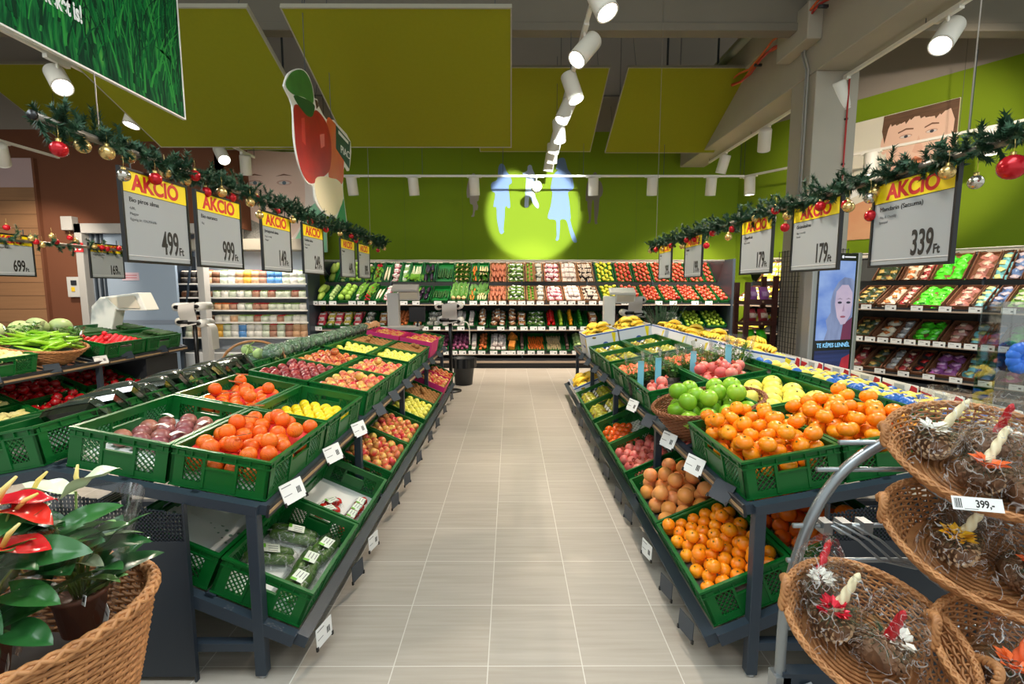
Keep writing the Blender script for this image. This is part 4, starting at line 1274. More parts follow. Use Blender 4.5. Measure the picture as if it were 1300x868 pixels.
# pink cardboard apple boxes
PINK = mat('pink_carton', (214, 40, 116), 0.55)
PINKD = mat('pink_inside', (168, 30, 84), 0.6)
def deco_pink(root, w, l, h):
    mb = MB()
    for sy in (-1, 1):
        Mf = frame(Vector((0, sy * l, 0)), (1, 0, 0), (0, 0, 1), (0, -1, 0)) if sy < 0 else frame(Vector((0, sy * l, 0)), (-1, 0, 0), (0, 0, 1), (0, 1, 0))
        mb.prism(ell(-0.06, h * 0.5, 0.045, 0.03), 0, 0.0015, CARTON, Mf)
        mb.prism(ell(-0.06, h * 0.5, 0.038, 0.024), 0.0015, 0.002, PINK, Mf)
        mb.prism(ell(-0.06, h * 0.5, 0.022, 0.010), 0.002, 0.0025, CARTON, Mf)
        mb.box((0.06, h * 0.25, 0), (0.12, h * 0.6, 0.0015), CARTON, Mf)
    mb.build('printed_emblem', root)
for t, row, i, word in (('top', 0, 6, 'aisle-side pink box, left stand top'), ('top', 1, 6, 'ridge-side pink box, left stand top'), ('low', 0, 6, 'low pink box by the aisle, left stand')):
    M = ctr(-1, t, row, i)
    carton(M, 'bright pink cardboard apple box: ' + word, 0.195, 0.29, 0.195, PINK, 'apple_box', 'pink apple boxes', deco_pink)
    liner(M, 0.125, FIBRE, 'fibre tray inside the ' + word)
    fill(M, 'pinkapple', 30, 'in the ' + word, floor=0.126, seed=200 + i + row, parts=False)
M = ctr(-1, 'top', 0, 7); crate(M, 'green crate of red apples at the far end of left stand top')
liner(M, 0.08, FIBRE, 'flat liner in the far end crate, left stand top')
fill(M, 'redapple', 28, 'in the far end crate, left stand top', floor=0.081, seed=300, parts=False)

# herb pots in clear sleeves across the right stand
HERB = mat('herb_leaf', (84, 140, 44), 0.5, rgb2=(50, 104, 30), noise=0.8, scale=(30, 30, 30))
PEACH = mat('tomato_orange', (236, 110, 60), 0.35, rgb3=(226, 84, 44), rand=0.7)
CYAN = mat('cyan_strip', (120, 196, 214), 0.5)
kind('orangetomato', 'tomato', fruit_mesh('tomato', 0.036, PEACH, 0.88, 0.1), 0.036, 'tomato', 'salmon orange tomato', (), 0.6)
for row in (0, 1):
    M = ctr(1, 'top', row, 3); w = words(1, 'top', row, 3)
    crate(M, 'green crate of salmon tomatoes: ' + w); liner(M, 0.08, FIBRE, 'flat liner under the tomatoes in ' + w)
    fill(M, 'orangetomato', 30, 'in ' + w, floor=0.081, seed=400 + row, parts=False)
def herb_mesh(seed):
    g = random.Random(seed)
    mb = MB()
    for i in range(26):
        a, t = g.uniform(0, 6.28), g.uniform(0.02, 0.065)
        top = Vector((t * math.cos(a), t * math.sin(a), g.uniform(0.1, 0.2)))
        mb.tube([(0.01 * math.cos(a), 0.01 * math.sin(a), 0.05), tuple(top * 0.6 + Vector((0, 0, 0.03))), tuple(top)], 0.0012, HERB, 4)
        for q in range(7):
            f = g.uniform(0.45, 1.0); p = top * f + Vector((0, 0, 0.02 * (1 - f)))
            Ml = T(*p) @ RZ(g.uniform(0, 6.28)) @ RX(g.uniform(-0.8, 0.8))
            L_ = g.uniform(0.014, 0.024)
            mb.add([(0, 0, 0), (L_ * 0.5, -L_ * 0.32, 0.003), (L_, 0, 0), (L_ * 0.5, L_ * 0.32, 0.003)], [(0, 1, 2, 3)], HERB, Ml)
    return mb.mesh('herb_sprigs')
HM = [herb_mesh(3), herb_mesh(4)]
mb = MB(); mb.lathe([(0, 0), (0.036, 0), (0.046, 0.07), (0.04, 0.07), (0.036, 0.06), (0, 0.06)], mat('herb_pot', (70, 62, 56), 0.6), 14); HPOT = mb.mesh('pot', True)
mb = MB(); mb.lathe([(0.048, 0.03), (0.06, 0.14), (0.078, 0.225)], CLEAR, 14); HSL = mb.mesh('sleeve', True)
mb = MB(); mb.box((-0.016, -0.068, 0.05), (0.016, -0.0665, 0.2), CYAN); HST = mb.mesh('paper_strip')
for i in range(7):
    u = 0.06 + 0.135 * i
    M0 = tier(1, 'top', u, slot_y(3) - 0.345, 0.005)
    root = empty('herb_pot', '%s herb pot from the aisle in the sleeved row on right stand' % ORD[i], 'potted herb', T(*M0.to_translation()) @ S(1.45), 'sleeved herb pots')
    place(HPOT, 'pot', root); place(HM[i % 2], 'herb_sprigs', root, RZ(i)); place(HSL, 'sleeve', root)
    if i % 2 == 1 or i == 0: place(HST, 'paper_strip', root)

# wrapped lemons over the right ridge, with the row of printed cards behind them
BLUEW = mat('blue_wrapper', (22, 104, 190), 0.3, 0.5, rgb2=(14, 84, 168), noise=0.8, scale=(60, 60, 60), bump=0.6)
kind('bluelemon', 'wrapped_lemon', lemon_mesh(0.03, BLUEW), 0.032, 'wrapped lemon', 'lemon twisted in blue paper', (), 0, lay=True)
LEM2 = mat('pale_lemon_peel', (244, 222, 96), 0.42, rgb3=(236, 210, 70), rand=0.6)
kind('lemon2', 'lemon', lemon_mesh(0.03, LEM2), 0.032, 'lemon', 'bare pale lemon', (), 0, lay=True)
for i in (0, 1, 2):
    for row in (0, 1):
        M = ctr(1, 'top', row, i, True)
        w = '%s crate over the right ridge, %s side' % (ORD[i], 'outer' if row == 0 else 'ridge')
        crate(M, 'green lemon crate: ' + w)
        liner(M, 0.125, FIBRE, 'flat liner under lemons: ' + w)
        k = 0
        for x, y, z in pack(0.36, 0.56, 0.032, 40, 500 + i * 2 + row, 0.125, 1.0):
            k += 1
            key = 'bluelemon' if fr.random() < 0.45 else 'lemon2'
            item(key, M @ T(x, y, z) @ RZ(fr.uniform(0, 6.28)) @ RY(PI / 2), 'in ' + w, K[key]['name'] + ' ' + w)
PRED = mat('print_red', (190, 40, 50), 0.5)
for i in range(11):
    y = 2.0 + i * 0.33
    M = frame(Vector((2.68, y, 0.785)), (0, -1, 0), (0, 0, 1), (-1, 0, 0))
    root = empty('picture_card', '%s white card with glass picture behind the lemons, from near end' % (ORD + ['ninth', 'tenth', 'eleventh'])[i], 'card', M, 'cards behind the lemons')
    mb = MB(); mb.box((-0.155, 0, 0), (0.155, 0.165, 0.004), CARD); mb.build('card', root)
    mb = MB()
    mb.prism([(-0.155, 0.06), (-0.06, 0.13), (-0.155, 0.14)], 0.004, 0.005, PRED)
    mb.prism([(0.05, 0.02), (0.15, 0.02), (0.15, 0.15), (0.1, 0.16)], 0.004, 0.005, PRED)
    mb.prism([(-0.03, 0.04), (0.03, 0.04), (0.045, 0.15), (-0.045, 0.15)], 0.005, 0.006, mat('print_glass', (176, 182, 186), 0.4))
    mb.prism(ell(0.0, 0.09, 0.02, 0.03), 0.006, 0.0065, mat('print_orange', (240, 150, 50), 0.5))
    mb.build('printed_picture', root)

# ---- price cards and empty holders on the rails
def price_card(M, label, white=True, w=0.1, h=0.078, group='price cards on the stands'):
    root = empty('price_card' if white else 'card_holder', label, 'price card' if white else 'card holder', M, group if white else 'empty card holders')
    mb = MB(); mb.box((-w / 2, 0, 0), (w / 2, h, 0.003), CARD if white else GREY); mb.build('plate', root)
    mb = MB(); mb.box((-w / 2 - 0.004, -0.006, -0.002), (-w / 2 + 0.006, 0.012, 0.006), BLACK); mb.box((w / 2 - 0.006, -0.006, -0.002), (w / 2 + 0.004, 0.012, 0.006), BLACK); mb.build('clip', root)
    if white:
        mb = MB()
        mb.box((-w / 2 + 0.008, h - 0.016, 0.003), (0.0, h - 0.012, 0.0034), GINK)
        mb.box((-w / 2 + 0.008, h * 0.4, 0.003), (-0.01, h * 0.4 + 0.003, 0.0034), GINK)
        for q in range(3): mb.box((w * 0.16 + q * 0.008, h * 0.3, 0.003), (w * 0.16 + q * 0.008 + 0.005, h * 0.62, 0.0036), INK)
        mb.build('print', root)
    return root
def rail_card(s, t, y, label, white):
    """card clipped to the aisle edge of a shelf, facing the aisle"""
    k = -s
    e = EDGE[s] + s * U0[t]
    if t == 'top':
        th = R(24 if white else 38)
        n = Vector((k * math.cos(th), -0.30, math.sin(th))).normalized()
        o = Vector((e + k * 0.05, y, Z0[t] - 0.045))
    else:
        n = Vector((k * 0.97, -0.22, 0.05)).normalized()
        o = Vector((e + k * 0.02, y, Z0[t] - 0.10))
    xx = Vector((0, 0, 1)).cross(n).normalized()
    yy = n.cross(xx)
    price_card(frame(o, xx, yy, n), label, white, 0.125 if (t == 'top' and white) else 0.11, 0.088)
TOPC = {-1: [(2.02, 1, 'net oranges'), (2.5, 1, 'gap between oranges and lemons'), (2.95, 1, 'lemons'), (3.45, 0, 'third crate'), (3.9, 0, 'fourth crate, near half'), (4.4, 0, 'fourth crate, far end'), (4.9, 0, 'fifth crate'), (5.4, 0, 'sixth crate, near half'), (5.8, 0, 'sixth crate, far end'), (6.4, 0, 'pink box'), (6.9, 0, 'far end crate')],
        1: [(2.02, 0, 'nearest mandarins'), (2.32, 1, 'green citrus basket, near side'), (2.72, 1, 'green citrus basket, far side'), (3.15, 0, 'pomegranates, near end'), (3.55, 1, 'herb pots'), (4.1, 0, 'tomatoes'), (4.7, 0, 'fifth crate'), (5.2, 0, 'sixth crate, near half'), (5.7, 0, 'sixth crate, far end'), (6.2, 0, 'banana box')]}
LOWC = {-1: [(1.98, 1, 'zucchini crate'), (2.45, 0, 'zucchini crate far end'), (2.75, 1, 'packed tomatoes'), (3.3, 0, 'third crate'), (3.7, 0, 'third crate, far end'), (4.2, 0, 'fourth crate'), (4.8, 0, 'fifth crate'), (5.3, 0, 'sixth crate'), (5.9, 0, 'pink box'), (6.6, 0, 'farthest crate')],
        1: [(2.02, 0, 'nearest mandarins'), (2.3, 0, 'mandarins, far end'), (2.65, 1, 'grapefruits'), (3.1, 0, 'grapefruits, far end'), (3.4, 0, 'pomegranates'), (3.85, 0, 'persimmons'), (4.3, 0, 'persimmons, far end'), (4.8, 0, 'fifth crate'), (5.3, 0, 'sixth crate'), (5.9, 0, 'low banana box')]}
for t, D_ in (('top', TOPC), ('low', LOWC)):
    for s in (-1, 1):
        for y, wh, word in D_[s]:
            rail_card(s, t, y, '%s at %s, %s stand %s rail' % ('white price card' if wh else 'empty grey card holder', word, 'left' if s < 0 else 'right', 'top' if t == 'top' else 'lower'), wh)
# ---------------------------------------------------------------- wall shelves with a mirror above
MIRROR = mat('mirror_glass', (226, 228, 226), 0.015, 0.5, 1.0)
TAUPE = mat('taupe_trim', (170, 150, 132), 0.5)
RACKD = mat('dark_shelf', (34, 36, 36), 0.6)
ROWS = [(1.30, 0.02, 0.27, 0.60), (0.80, 0.06, 0.26, 0.52), (0.325, 0.02, 0.27, 0.54)]   # front z, front y, rise, run
def tray_frame(MB_, row):
    z, y, rise, run = ROWS[row]
    d = Vector((0, run, rise)).normalized()
    return MB_ @ frame(Vector((0, y, z)), (1, 0, 0), d, Vector((0, -d.z, d.y)))
def wall_shelf(MB_, x0, x1, label, pitch=1.33):
    root = empty('wall_shelf', label, 'shelf', MB_)
    mb = MB(); mb.box((x0, 0.62, 0), (x1, 0.66, 1.70), RACKD); mb.build('back_panel', root)
    mb = MB(); mb.box((x0, 0.06, 0), (x1, 0.62, 0.09), BLACK); mb.build('plinth', root)
    mb = MB(); mb.box((x0, -0.02, 0.11), (x1, 0.06, 0.15), TAUPE); mb.box((x0, 0.0, 0.09), (x1, 0.06, 0.11), DARK); mb.box((x0, 0.0, 0.15), (x1, 0.06, 0.20), DARK); mb.build('bumper', root)
    for r, (z, y, rise, run) in enumerate(ROWS):
        mb = MB(); Mt_ = tray_frame(Matrix.Identity(4), r)
        mb.box((x0, 0, -0.03), (x1, math.hypot(rise, run), -0.012), RACKD, Mt_)
        mb.build('shelf_deck', root)
        mb = MB()
        mb.box((x0, y - 0.035, z - 0.058), (x1, y - 0.015, z - 0.006), DARK)
        mb.box((x0, y - 0.045, z - 0.058), (x1, y - 0.035, z - 0.034), TAUPE)
        mb.build('price_rail', root)
    mb = MB()
    d = Vector((0, -0.285, 0.44)).normalized(); Mm = frame(Vector((0, 0.62, 1.70)), (1, 0, 0), d, Vector((0, -d.z, d.y)))
    mb.box((x0, 0, -0.01), (x1, 0.50, 0.0), MIRROR, Mm)
    mb.build('mirror', root)
    mb = MB()
    mb.box((x0, 0.49, -0.012), (x1, 0.52, 0.008), mat('silver_trim', (186, 186, 182), 0.35, metal=0.6), Mm)
    mb.build('mirror_trim', root)
    mb = MB()
    n = max(1, int((x1 - x0) / pitch))
    for i in range(n + 1):
        x = x0 + i * (x1 - x0) / n
        mb.box((x - 0.012, 0.0, 0.09), (x + 0.012, 0.62, 0.27), GREY)
        mb.box((x - 0.012, 0.58, 0.09), (x + 0.012, 0.62, 1.7), GREY)
    mb.build('uprights', root)
    return root
MBACK = T(0, 9.6, 0)
wall_shelf(MBACK, -3.82, 4.28, 'long mirrored vegetable shelf along the back wall')
MRS = frame(WO + WN * 0.75, WE, -WN, (0, 0, 1))
wall_shelf(MRS, 0.03, 5.2, 'mirrored shelf of bagged goods along the angled right wall')
mb = MB(); mb.box((4.28, 9.55, 0), (4.33, 10.2, 2.14), GREY)
tag(mb.build('shelf_end_panel'), 'grey end panel where the back shelf meets the right shelf', 'panel')

# ---- small produce for the far shelves
def m_(name, a, b=None, rough=0.5, r3=None, scale=(20, 20, 20)):
    return mat(name, a, rough, 0.4, rgb2=b or tuple(max(0, c - 26) for c in a), noise=0.9, scale=scale, rgb3=r3 or tuple(max(0, c - 16) for c in a), rand=0.8)
P = {}
def proto(key, name, desc, cat, mb, sx, sy, smooth=True):
    P[key] = (name, mb.mesh(name, smooth), desc, cat, sx, sy)
def ballmb(r, m, s=(1, 1, 1), z=None, lob=0.0):
    mb = MB(); mb.lathe([(r * math.sin(PI * i / 6) * s[0], (r * (1 - math.cos(PI * i / 6))) * s[2]) for i in range(7)], m, 9, lob=lob); return mb
def longmb(L_, r, m, tip=0.3, cap=None, n=7):
    mb = MB(); k = 6
    pts = [(0, -L_ / 2 + L_ * i / k, r) for i in range(k + 1)]
    rs = [r * (tip + (1 - tip) * min(1.0, 2.2 * i / k)) * (1.0 if i < k else 0.7) for i in range(k + 1)]
    mb.tube(pts, rs, m, n)
    if cap: mb.tube([(0, L_ / 2 - 0.004, r), (0, L_ / 2 + 0.012, r), (0, L_ / 2 + 0.03, r * 1.4)], [r * 0.75, r * 0.5, r * 0.2], cap, 6)
    return mb
LEAFG = m_('leaf_green', (110, 160, 40), (70, 120, 26))
LEAFD = m_('leaf_dark', (84, 140, 36), (36, 84, 20), scale=(60, 60, 60))
def leafy(mb, n, L_, w, m, y0, seed, z0=0.02, up=0.5):
    g = random.Random(seed)
    for i in range(n):
        Ml = T(g.uniform(-w, w), y0 + g.uniform(-0.02, 0.02), z0) @ RX(g.uniform(0.1, up)) @ RZ(g.uniform(-0.5, 0.5))
        l = L_ * g.uniform(0.6, 1.1); q = l * 0.16
        mb.add([(0, 0, 0), (-q, l * 0.5, 0.012), (0, l, -0.01), (q, l * 0.5, 0.012)], [(0, 3, 2, 1)], m, Ml)
    return mb
def packmb(w, l, h, body, top, label=None):
    mb = MB()
    mb.box((-w / 2, -l / 2, 0), (w / 2, l / 2, h * 0.55), body)
    for i in range(3):
        for j in range(3): mb.ball((-w * 0.3 + w * 0.3 * i, -l * 0.3 + l * 0.3 * j, h * 0.55), w * 0.17, top, 7, 5)
    if label: mb.box((-w * 0.3, -l * 0.5, h * 0.2), (w * 0.3, -l * 0.503, h * 0.6), label); mb.box((-w * 0.35, -l * 0.1, h * 0.75), (w * 0.35, l * 0.15, h * 0.84), label)
    return mb
def bagmb(w, l, h, m, lab, fold):
    mb = MB()
    mb.grid(lambda u, v: ((u - 0.5) * w, (v - 0.5) * l, h * (1 - abs(2 * u - 1) ** 3) * (1 - abs(2 * v - 1) ** 4) + 0.006 * math.sin(13 * u + 9 * v)), 7, 8, m)
    mb.box((-w / 2, -l / 2, 0), (w / 2, l / 2, 0.004), m)
    mb.box((-w * 0.36, -l * 0.26, h * 0.80), (w * 0.36, l * 0.08, h * 1.03), lab)
    mb.box((-w * 0.5, -l * 0.53, 0.0), (w * 0.5, -l * 0.46, 0.012), fold)
    return mb
proto('napa', 'napa_cabbage', 'pale green napa cabbage', 'cabbage', longmb(0.27, 0.06, m_('napa_green', (190, 214, 104), (150, 188, 70)), 0.6), 0.12, 0.29)
proto('lettuce', 'lettuce', 'light green lettuce head', 'lettuce', ballmb(0.062, m_('lettuce_green', (176, 214, 96), (136, 184, 60), scale=(30, 30, 30)), lob=0.08), 0.125, 0.13)
proto('kohl', 'kohlrabi', 'pale green kohlrabi', 'kohlrabi', ballmb(0.042, m_('kohl_green', (196, 220, 150), (166, 200, 112))), 0.088, 0.09)
mb = ballmb(0.032, m_('turnip_white', (236, 226, 214), (222, 190, 190))); leafy(mb, 5, 0.22, 0.03, LEAFG, 0.02, 1); proto('turnip', 'turnip_bunch', 'white turnip with green leaves', 'turnip', mb, 0.07, 0.11)
mb = MB(); [mb.ball((x, y, z), 0.019, m_('radish_red', (206, 36, 60), (170, 20, 44)), 7, 5) for x, y, z in ((-.03, 0, .02), (.01, .01, .02), (.04, 0, .02), (-.01, .03, .04), (.02, -.02, .045), (-.03, -.03, .03))]; leafy(mb, 6, 0.22, 0.03, LEAFG, 0.03, 2); proto('radish', 'radish_bunch', 'red radish bunch with leaves', 'radish', mb, 0.09, 0.12)
proto('daikon', 'white_radish', 'long white radish', 'radish', longmb(0.42, 0.024, m_('daikon_white', (238, 224, 196), (226, 206, 170)), 0.3), 0.05, 0.45)
proto('pinkpack', 'produce_pack', 'pink and white packet', 'packet', packmb(0.1, 0.13, 0.08, m_('pack_pink', (196, 110, 130)), m_('pack_white', (232, 222, 222)), CARD), 0.108, 0.14)
proto('herbbag', 'herb_bag', 'clear bag of herbs', 'packet', bagmb(0.1, 0.2, 0.05, m_('herb_bag_green', (150, 180, 130), (90, 130, 70)), CARD, WHITE), 0.105, 0.2)
mb = MB(); mb.tube([(0, -0.24, .015), (0, -0.08, .016), (0, 0.02, .016)], [0.013, 0.014, 0.014], m_('leek_white', (230, 232, 200)), 6); leafy(mb, 4, 0.3, 0.006, LEAFG, 0.0, 5, 0.016, 0.35); proto('leek', 'spring_onion', 'spring onion with long green leaves', 'spring onion', mb, 0.032, 0.5)
proto('eggplant', 'eggplant', 'glossy dark purple eggplant', 'eggplant', longmb(0.2, 0.04, mat('eggplant_skin', (38, 18, 42), 0.2, 0.6), 0.85, CALYX, 9), 0.09, 0.245)
proto('cucumber', 'cucumber', 'dark green cucumber', 'cucumber', longmb(0.3, 0.021, m_('cucumber_skin', (50, 88, 40), (30, 66, 28)), 0.6), 0.044, 0.315)
mb = ballmb(0.045, m_('celeriac_skin', (206, 178, 128), (170, 138, 90))); leafy(mb, 26, 0.13, 0.05, LEAFD, 0.03, 8, 0.05, 1.1); proto('celeriac', 'celeriac', 'beige celeriac with green leaves', 'celeriac', mb, 0.092, 0.13)
mb = longmb(0.2, 0.017, m_('carrot_skin', (240, 124, 50), (226, 104, 36)), 0.25); proto('carrot', 'carrot', 'orange carrot', 'carrot', mb, 0.036, 0.21)
mb = longmb(0.2, 0.017, m_('carrot_skin', (240, 124, 50)), 0.25); leafy(mb, 12, 0.14, 0.016, LEAFD, 0.1, 9, 0.02, 1.0); proto('carrotleaf', 'carrot', 'carrot with green leaves', 'carrot', mb, 0.045, 0.3)
proto('parsnip', 'parsnip', 'pale beige parsnip', 'parsnip', longmb(0.22, 0.017, m_('parsnip_skin', (226, 204, 160), (206, 178, 130)), 0.2), 0.036, 0.23)
mb = longmb(0.2, 0.019, m_('parsnip_skin', (226, 204, 160)), 0.2); leafy(mb, 12, 0.15, 0.016, LEAFD, 0.1, 10, 0.02, 1.0); proto('parsnipleaf', 'parsnip', 'pale parsnip with green leaves', 'parsnip', mb, 0.042, 0.3)
proto('sweet', 'sweet_potato', 'rusty brown sweet potato', 'sweet potato', longmb(0.19, 0.034, m_('sweet_skin', (176, 108, 82), (150, 88, 66)), 0.5), 0.075, 0.2)
proto('greenpack', 'produce_pack', 'packet with green vegetables', 'packet', packmb(0.1, 0.13, 0.09, m_('pack_dkgreen', (70, 100, 50)), m_('pack_green', (120, 160, 70)), CARD), 0.108, 0.14)
proto('whitepack', 'produce_pack', 'packet with white vegetables', 'packet', packmb(0.1, 0.13, 0.09, m_('pack_grey', (150, 150, 140)), m_('pack_cream', (236, 232, 216)), CARD), 0.108, 0.14)
proto('garlic', 'garlic_net', 'net of white garlic bulbs', 'garlic', packmb(0.09, 0.12, 0.09, m_('garlic_shade', (206, 190, 186)), m_('garlic_white', (236, 228, 222)), None), 0.098, 0.13)
proto('mush', 'mushroom_pack', 'dark punnet of pale mushrooms', 'mushrooms', packmb(0.11, 0.14, 0.08, m_('punnet_dark', (70, 60, 60)), m_('mush_white', (222, 206, 190)), None), 0.118, 0.15)
proto('lime', 'lime', 'small green lime', 'lime', ballmb(0.028, m_('lime_skin', (110, 160, 50))), 0.06, 0.06)
mb = MB(); mb.lathe([(0, 0), (0.026, 0.006), (0.036, 0.03), (0.03, 0.058), (0.016, 0.078), (0, 0.086)], m_('pear_skin', (196, 186, 50), (150, 160, 40)), 9, T(0, -0.03, 0.036) @ RX(-1.3)); proto('pear', 'pear', 'yellow green pear', 'pear', mb, 0.074, 0.085)
proto('onion', 'onion', 'orange brown onion', 'onion', ballmb(0.035, m_('onion_skin', (206, 116, 64), (180, 92, 46), 0.35)), 0.073, 0.073)
proto('redonion', 'red_onion', 'purple red onion', 'onion', ballmb(0.036, m_('redonion_skin', (116, 40, 78), (170, 110, 140), 0.3)), 0.075, 0.075)
proto('rpepper', 'red_pepper', 'red bell pepper', 'pepper', ballmb(0.042, m_('rpepper_skin', (204, 26, 28), (176, 14, 20), 0.25), (0.9, 1, 1.1), lob=0.08), 0.08, 0.085)
proto('gpepper', 'green_pepper', 'yellow green pepper', 'pepper', ballmb(0.042, m_('gpepper_skin', (166, 196, 60), (130, 170, 40), 0.25), (0.9, 1, 1.1), lob=0.08), 0.08, 0.085)
proto('ypepper', 'orange_pepper', 'golden orange pepper', 'pepper', ballmb(0.042, m_('ypepper_skin', (240, 166, 20), (226, 140, 10), 0.25), (0.9, 1, 1.1), lob=0.08), 0.08, 0.085)
proto('dgpepper', 'green_pepper', 'deep green pepper', 'pepper', ballmb(0.042, m_('dgpepper_skin', (60, 140, 40), (40, 110, 26), 0.25), (0.9, 1, 1.1), lob=0.08), 0.08, 0.085)
proto('potatobag', 'potato_bag', 'net bag of potatoes', 'bag', packmb(0.15, 0.2, 0.11, m_('potato_net', (150, 70, 50)), m_('potato_skin', (206, 160, 104)), CARD), 0.16, 0.21)
proto('pinkbag', 'potato_bag', 'pink net bag of potatoes', 'bag', packmb(0.15, 0.2, 0.11, m_('pink_net', (206, 50, 90)), m_('pink_potato', (222, 110, 110)), CARD), 0.16, 0.21)
proto('yellowbag', 'potato_bag', 'yellow net bag of potatoes', 'bag', packmb(0.15, 0.2, 0.11, m_('yellow_net', (170, 160, 50)), m_('pale_potato', (226, 206, 110)), CARD), 0.16, 0.21)
proto('jar', 'produce_pack', 'upright packet of brown bulbs', 'packet', packmb(0.11, 0.12, 0.12, m_('pack_brown', (110, 70, 50)), m_('pack_tan', (206, 160, 120)), CARD), 0.12, 0.13)
mb = MB(); mb.prism([(-0.1, 0), (0.1, 0), (0.08, 0.08), (0.0, 0.16), (-0.07, 0.1)], -0.06, 0.06, m_('pumpkin_flesh', (236, 150, 60), (220, 126, 40)), RX(PI / 2)); proto('pumpkin', 'pumpkin_wedge', 'orange pumpkin wedge', 'pumpkin', mb, 0.2, 0.2, False)
proto('beet', 'beetroot', 'dark brown beetroot', 'beetroot', ballmb(0.036, m_('beet_skin', (92, 72, 66), (66, 48, 46), 0.7)), 0.075, 0.075)
proto('grapple', 'green_apple', 'pale green apple', 'apple', ballmb(0.036, m_('gapple_skin', (176, 200, 70), (150, 180, 50), 0.3)), 0.076, 0.076)
proto('farapple', 'apple', 'red apple', 'apple', ballmb(0.0365, APPR), 0.0745, 0.0745)

WOODC = mat('wooden_crate', (170, 122, 78), 0.7, rgb2=(146, 100, 62), noise=0.8, scale=(2, 30, 30))
BASK = mat('woven_shelf_tray', (126, 80, 50), 0.7, rgb2=(96, 58, 36), noise=1.0, scale=(60, 60, 60))
def shelf_bin(MB_, row, x0, x1, word, m, L_=None, wall=0.07):
    Mt_ = tray_frame(MB_, row)
    z, y, rise, run = ROWS[row]
    L_ = L_ or math.hypot(rise, run) - 0.02
    mb = MB()
    w = x1 - x0 - 0.012
    mb.box((-w / 2, 0, -0.010), (w / 2, L_, 0.0), m)
    for sx in (-1, 1): mb.box((min(sx * w / 2, sx * (w / 2 - 0.01)), 0, 0), (max(sx * w / 2, sx * (w / 2 - 0.01)), L_, wall), m)
    mb.box((-w / 2, 0, 0), (w / 2, 0.008, 0.045), m); mb.box((-w / 2, L_ - 0.008, 0), (w / 2, L_, wall), m)
    return tag(mb.build('shelf_crate', None, M=Mt_ @ T((x0 + x1) / 2, 0, 0.001)), word, 'crate', 'crates on the wall shelves')
RN = ['top', 'middle', 'bottom']
SIDEW = ''
def bin_(MB_, row, x0, x1, key, m=GREEN, L_=None, side='back wall shelf', split=None, seed=0, y0=0.015, crate_=True, wlabel=None):
    """a crate on the tilted tray filled with one kind in rows up the slope"""
    name, me, desc, cat, sx, sy = P[key]
    z, y, rise, run = ROWS[row]
    Lt = L_ or math.hypot(rise, run) - 0.02
    Mt_ = tray_frame(MB_, row)
    g = random.Random(seed + int(x0 * 100))
    where = wlabel or 'on the %s row of the %s' % (RN[row], side)
    if crate_:
        shelf_bin(MB_, row, x0, x1, '%s tray of %ss, %s row, %s' % ('green' if m is GREEN else 'brown', name.replace('_', ' '), RN[row], side), m)
    w = x1 - x0 - 0.04
    nx = max(1, int(w / sx + 0.05)); ny = max(1, int((Lt - y0 - 0.01) / sy + 0.05))
    for j in range(ny):
        for i in range(nx):
            px = x0 + 0.02 + (i + 0.5) * w / nx + g.uniform(-0.06, 0.06) * sx
            py = y0 + (j + 0.5) * (Lt - y0) / ny + g.uniform(-0.05, 0.05) * sy
            zz = 0.002 + (0.03 if (i + j) % 2 and sx < 0.08 and sy < 0.12 else 0.0) + g.uniform(0, 0.004)
            Mi = Mt_ @ T(px, py, zz) @ RZ(g.uniform(-0.12, 0.12) if sy > sx * 1.3 else g.uniform(0, 6.28))
            if key == 'farapple':
                STUFF_AP.append((Mi, me)); continue
            tag(place(me, name, None, Mi), desc + ' ' + where, cat, desc + 's ' + where)
            if key in HEAP and i < nx and j < ny - 1 and (i < nx - 1 or nx == 1):
                tag(place(me, name, None, Mt_ @ T(px + (sx * 0.5 if nx > 1 else 0), py + sy * 0.5, HEAP[key]) @ RZ(g.uniform(-0.15, 0.15) if sy > sx * 1.3 else g.uniform(0, 6.28))), desc + ' ' + where, cat, desc + 's ' + where)
HEAP = dict(napa=.09, lettuce=.075, kohl=.06, turnip=.05, radish=.05, daikon=.04, leek=.025, eggplant=.06, cucumber=.034, carrot=.028, parsnip=.028, carrotleaf=.03, parsnipleaf=.03, sweet=.05, onion=.055, redonion=.055, rpepper=.065, gpepper=.065, ypepper=.065, dgpepper=.065, beet=.055, garlic=.07, jar=.09, potatobag=.08, pinkbag=.08, yellowbag=.08, whitepack=.07, greenpack=.07, pinkpack=.06, mush=.06)
KX = 0.0157
def bx(px): return (px - 648.5) * KX
R1 = [(401, 418, 'napa', GREEN), (419, 430, 'kohl', GREEN), (431, 450, 'lettuce', GREEN), (451, 462, 'turnip', GREEN), (462, 475, 'radish', GREEN), (476, 487, 'daikon', GREEN), (488, 500, 'pinkpack', GREEN), (500, 512, 'herbbag', GREEN), (512, 528, 'leek', GREEN), (529, 547, 'eggplant', GREEN), (548, 571, 'cucumber', GREEN), (572, 594, 'celeriac', GREEN), (595, 604, 'carrotleaf', GREEN), (604, 619, 'parsnipleaf', GREEN), (620, 643, 'sweet', WOODC), (644, 667, 'greenpack', WOODC), (668, 680, 'lime', WOODC), (680, 692, 'whitepack', WOODC), (693, 715, 'pinkpack', WOODC), (716, 738, 'garlic', WOODC), (739, 760, 'mush', WOODC), (763, 787, 'pear', GREEN)]
for i, (a, b, key, m) in enumerate(R1): bin_(MBACK, 0, bx(a), bx(b), key, m, seed=i)
for i, (a, b) in enumerate(((789, 812), (814, 837), (839, 861), (863, 885), (887, 907), (908, 921))): bin_(MBACK, 0, bx(a), bx(b), 'farapple', GREEN, seed=40 + i)
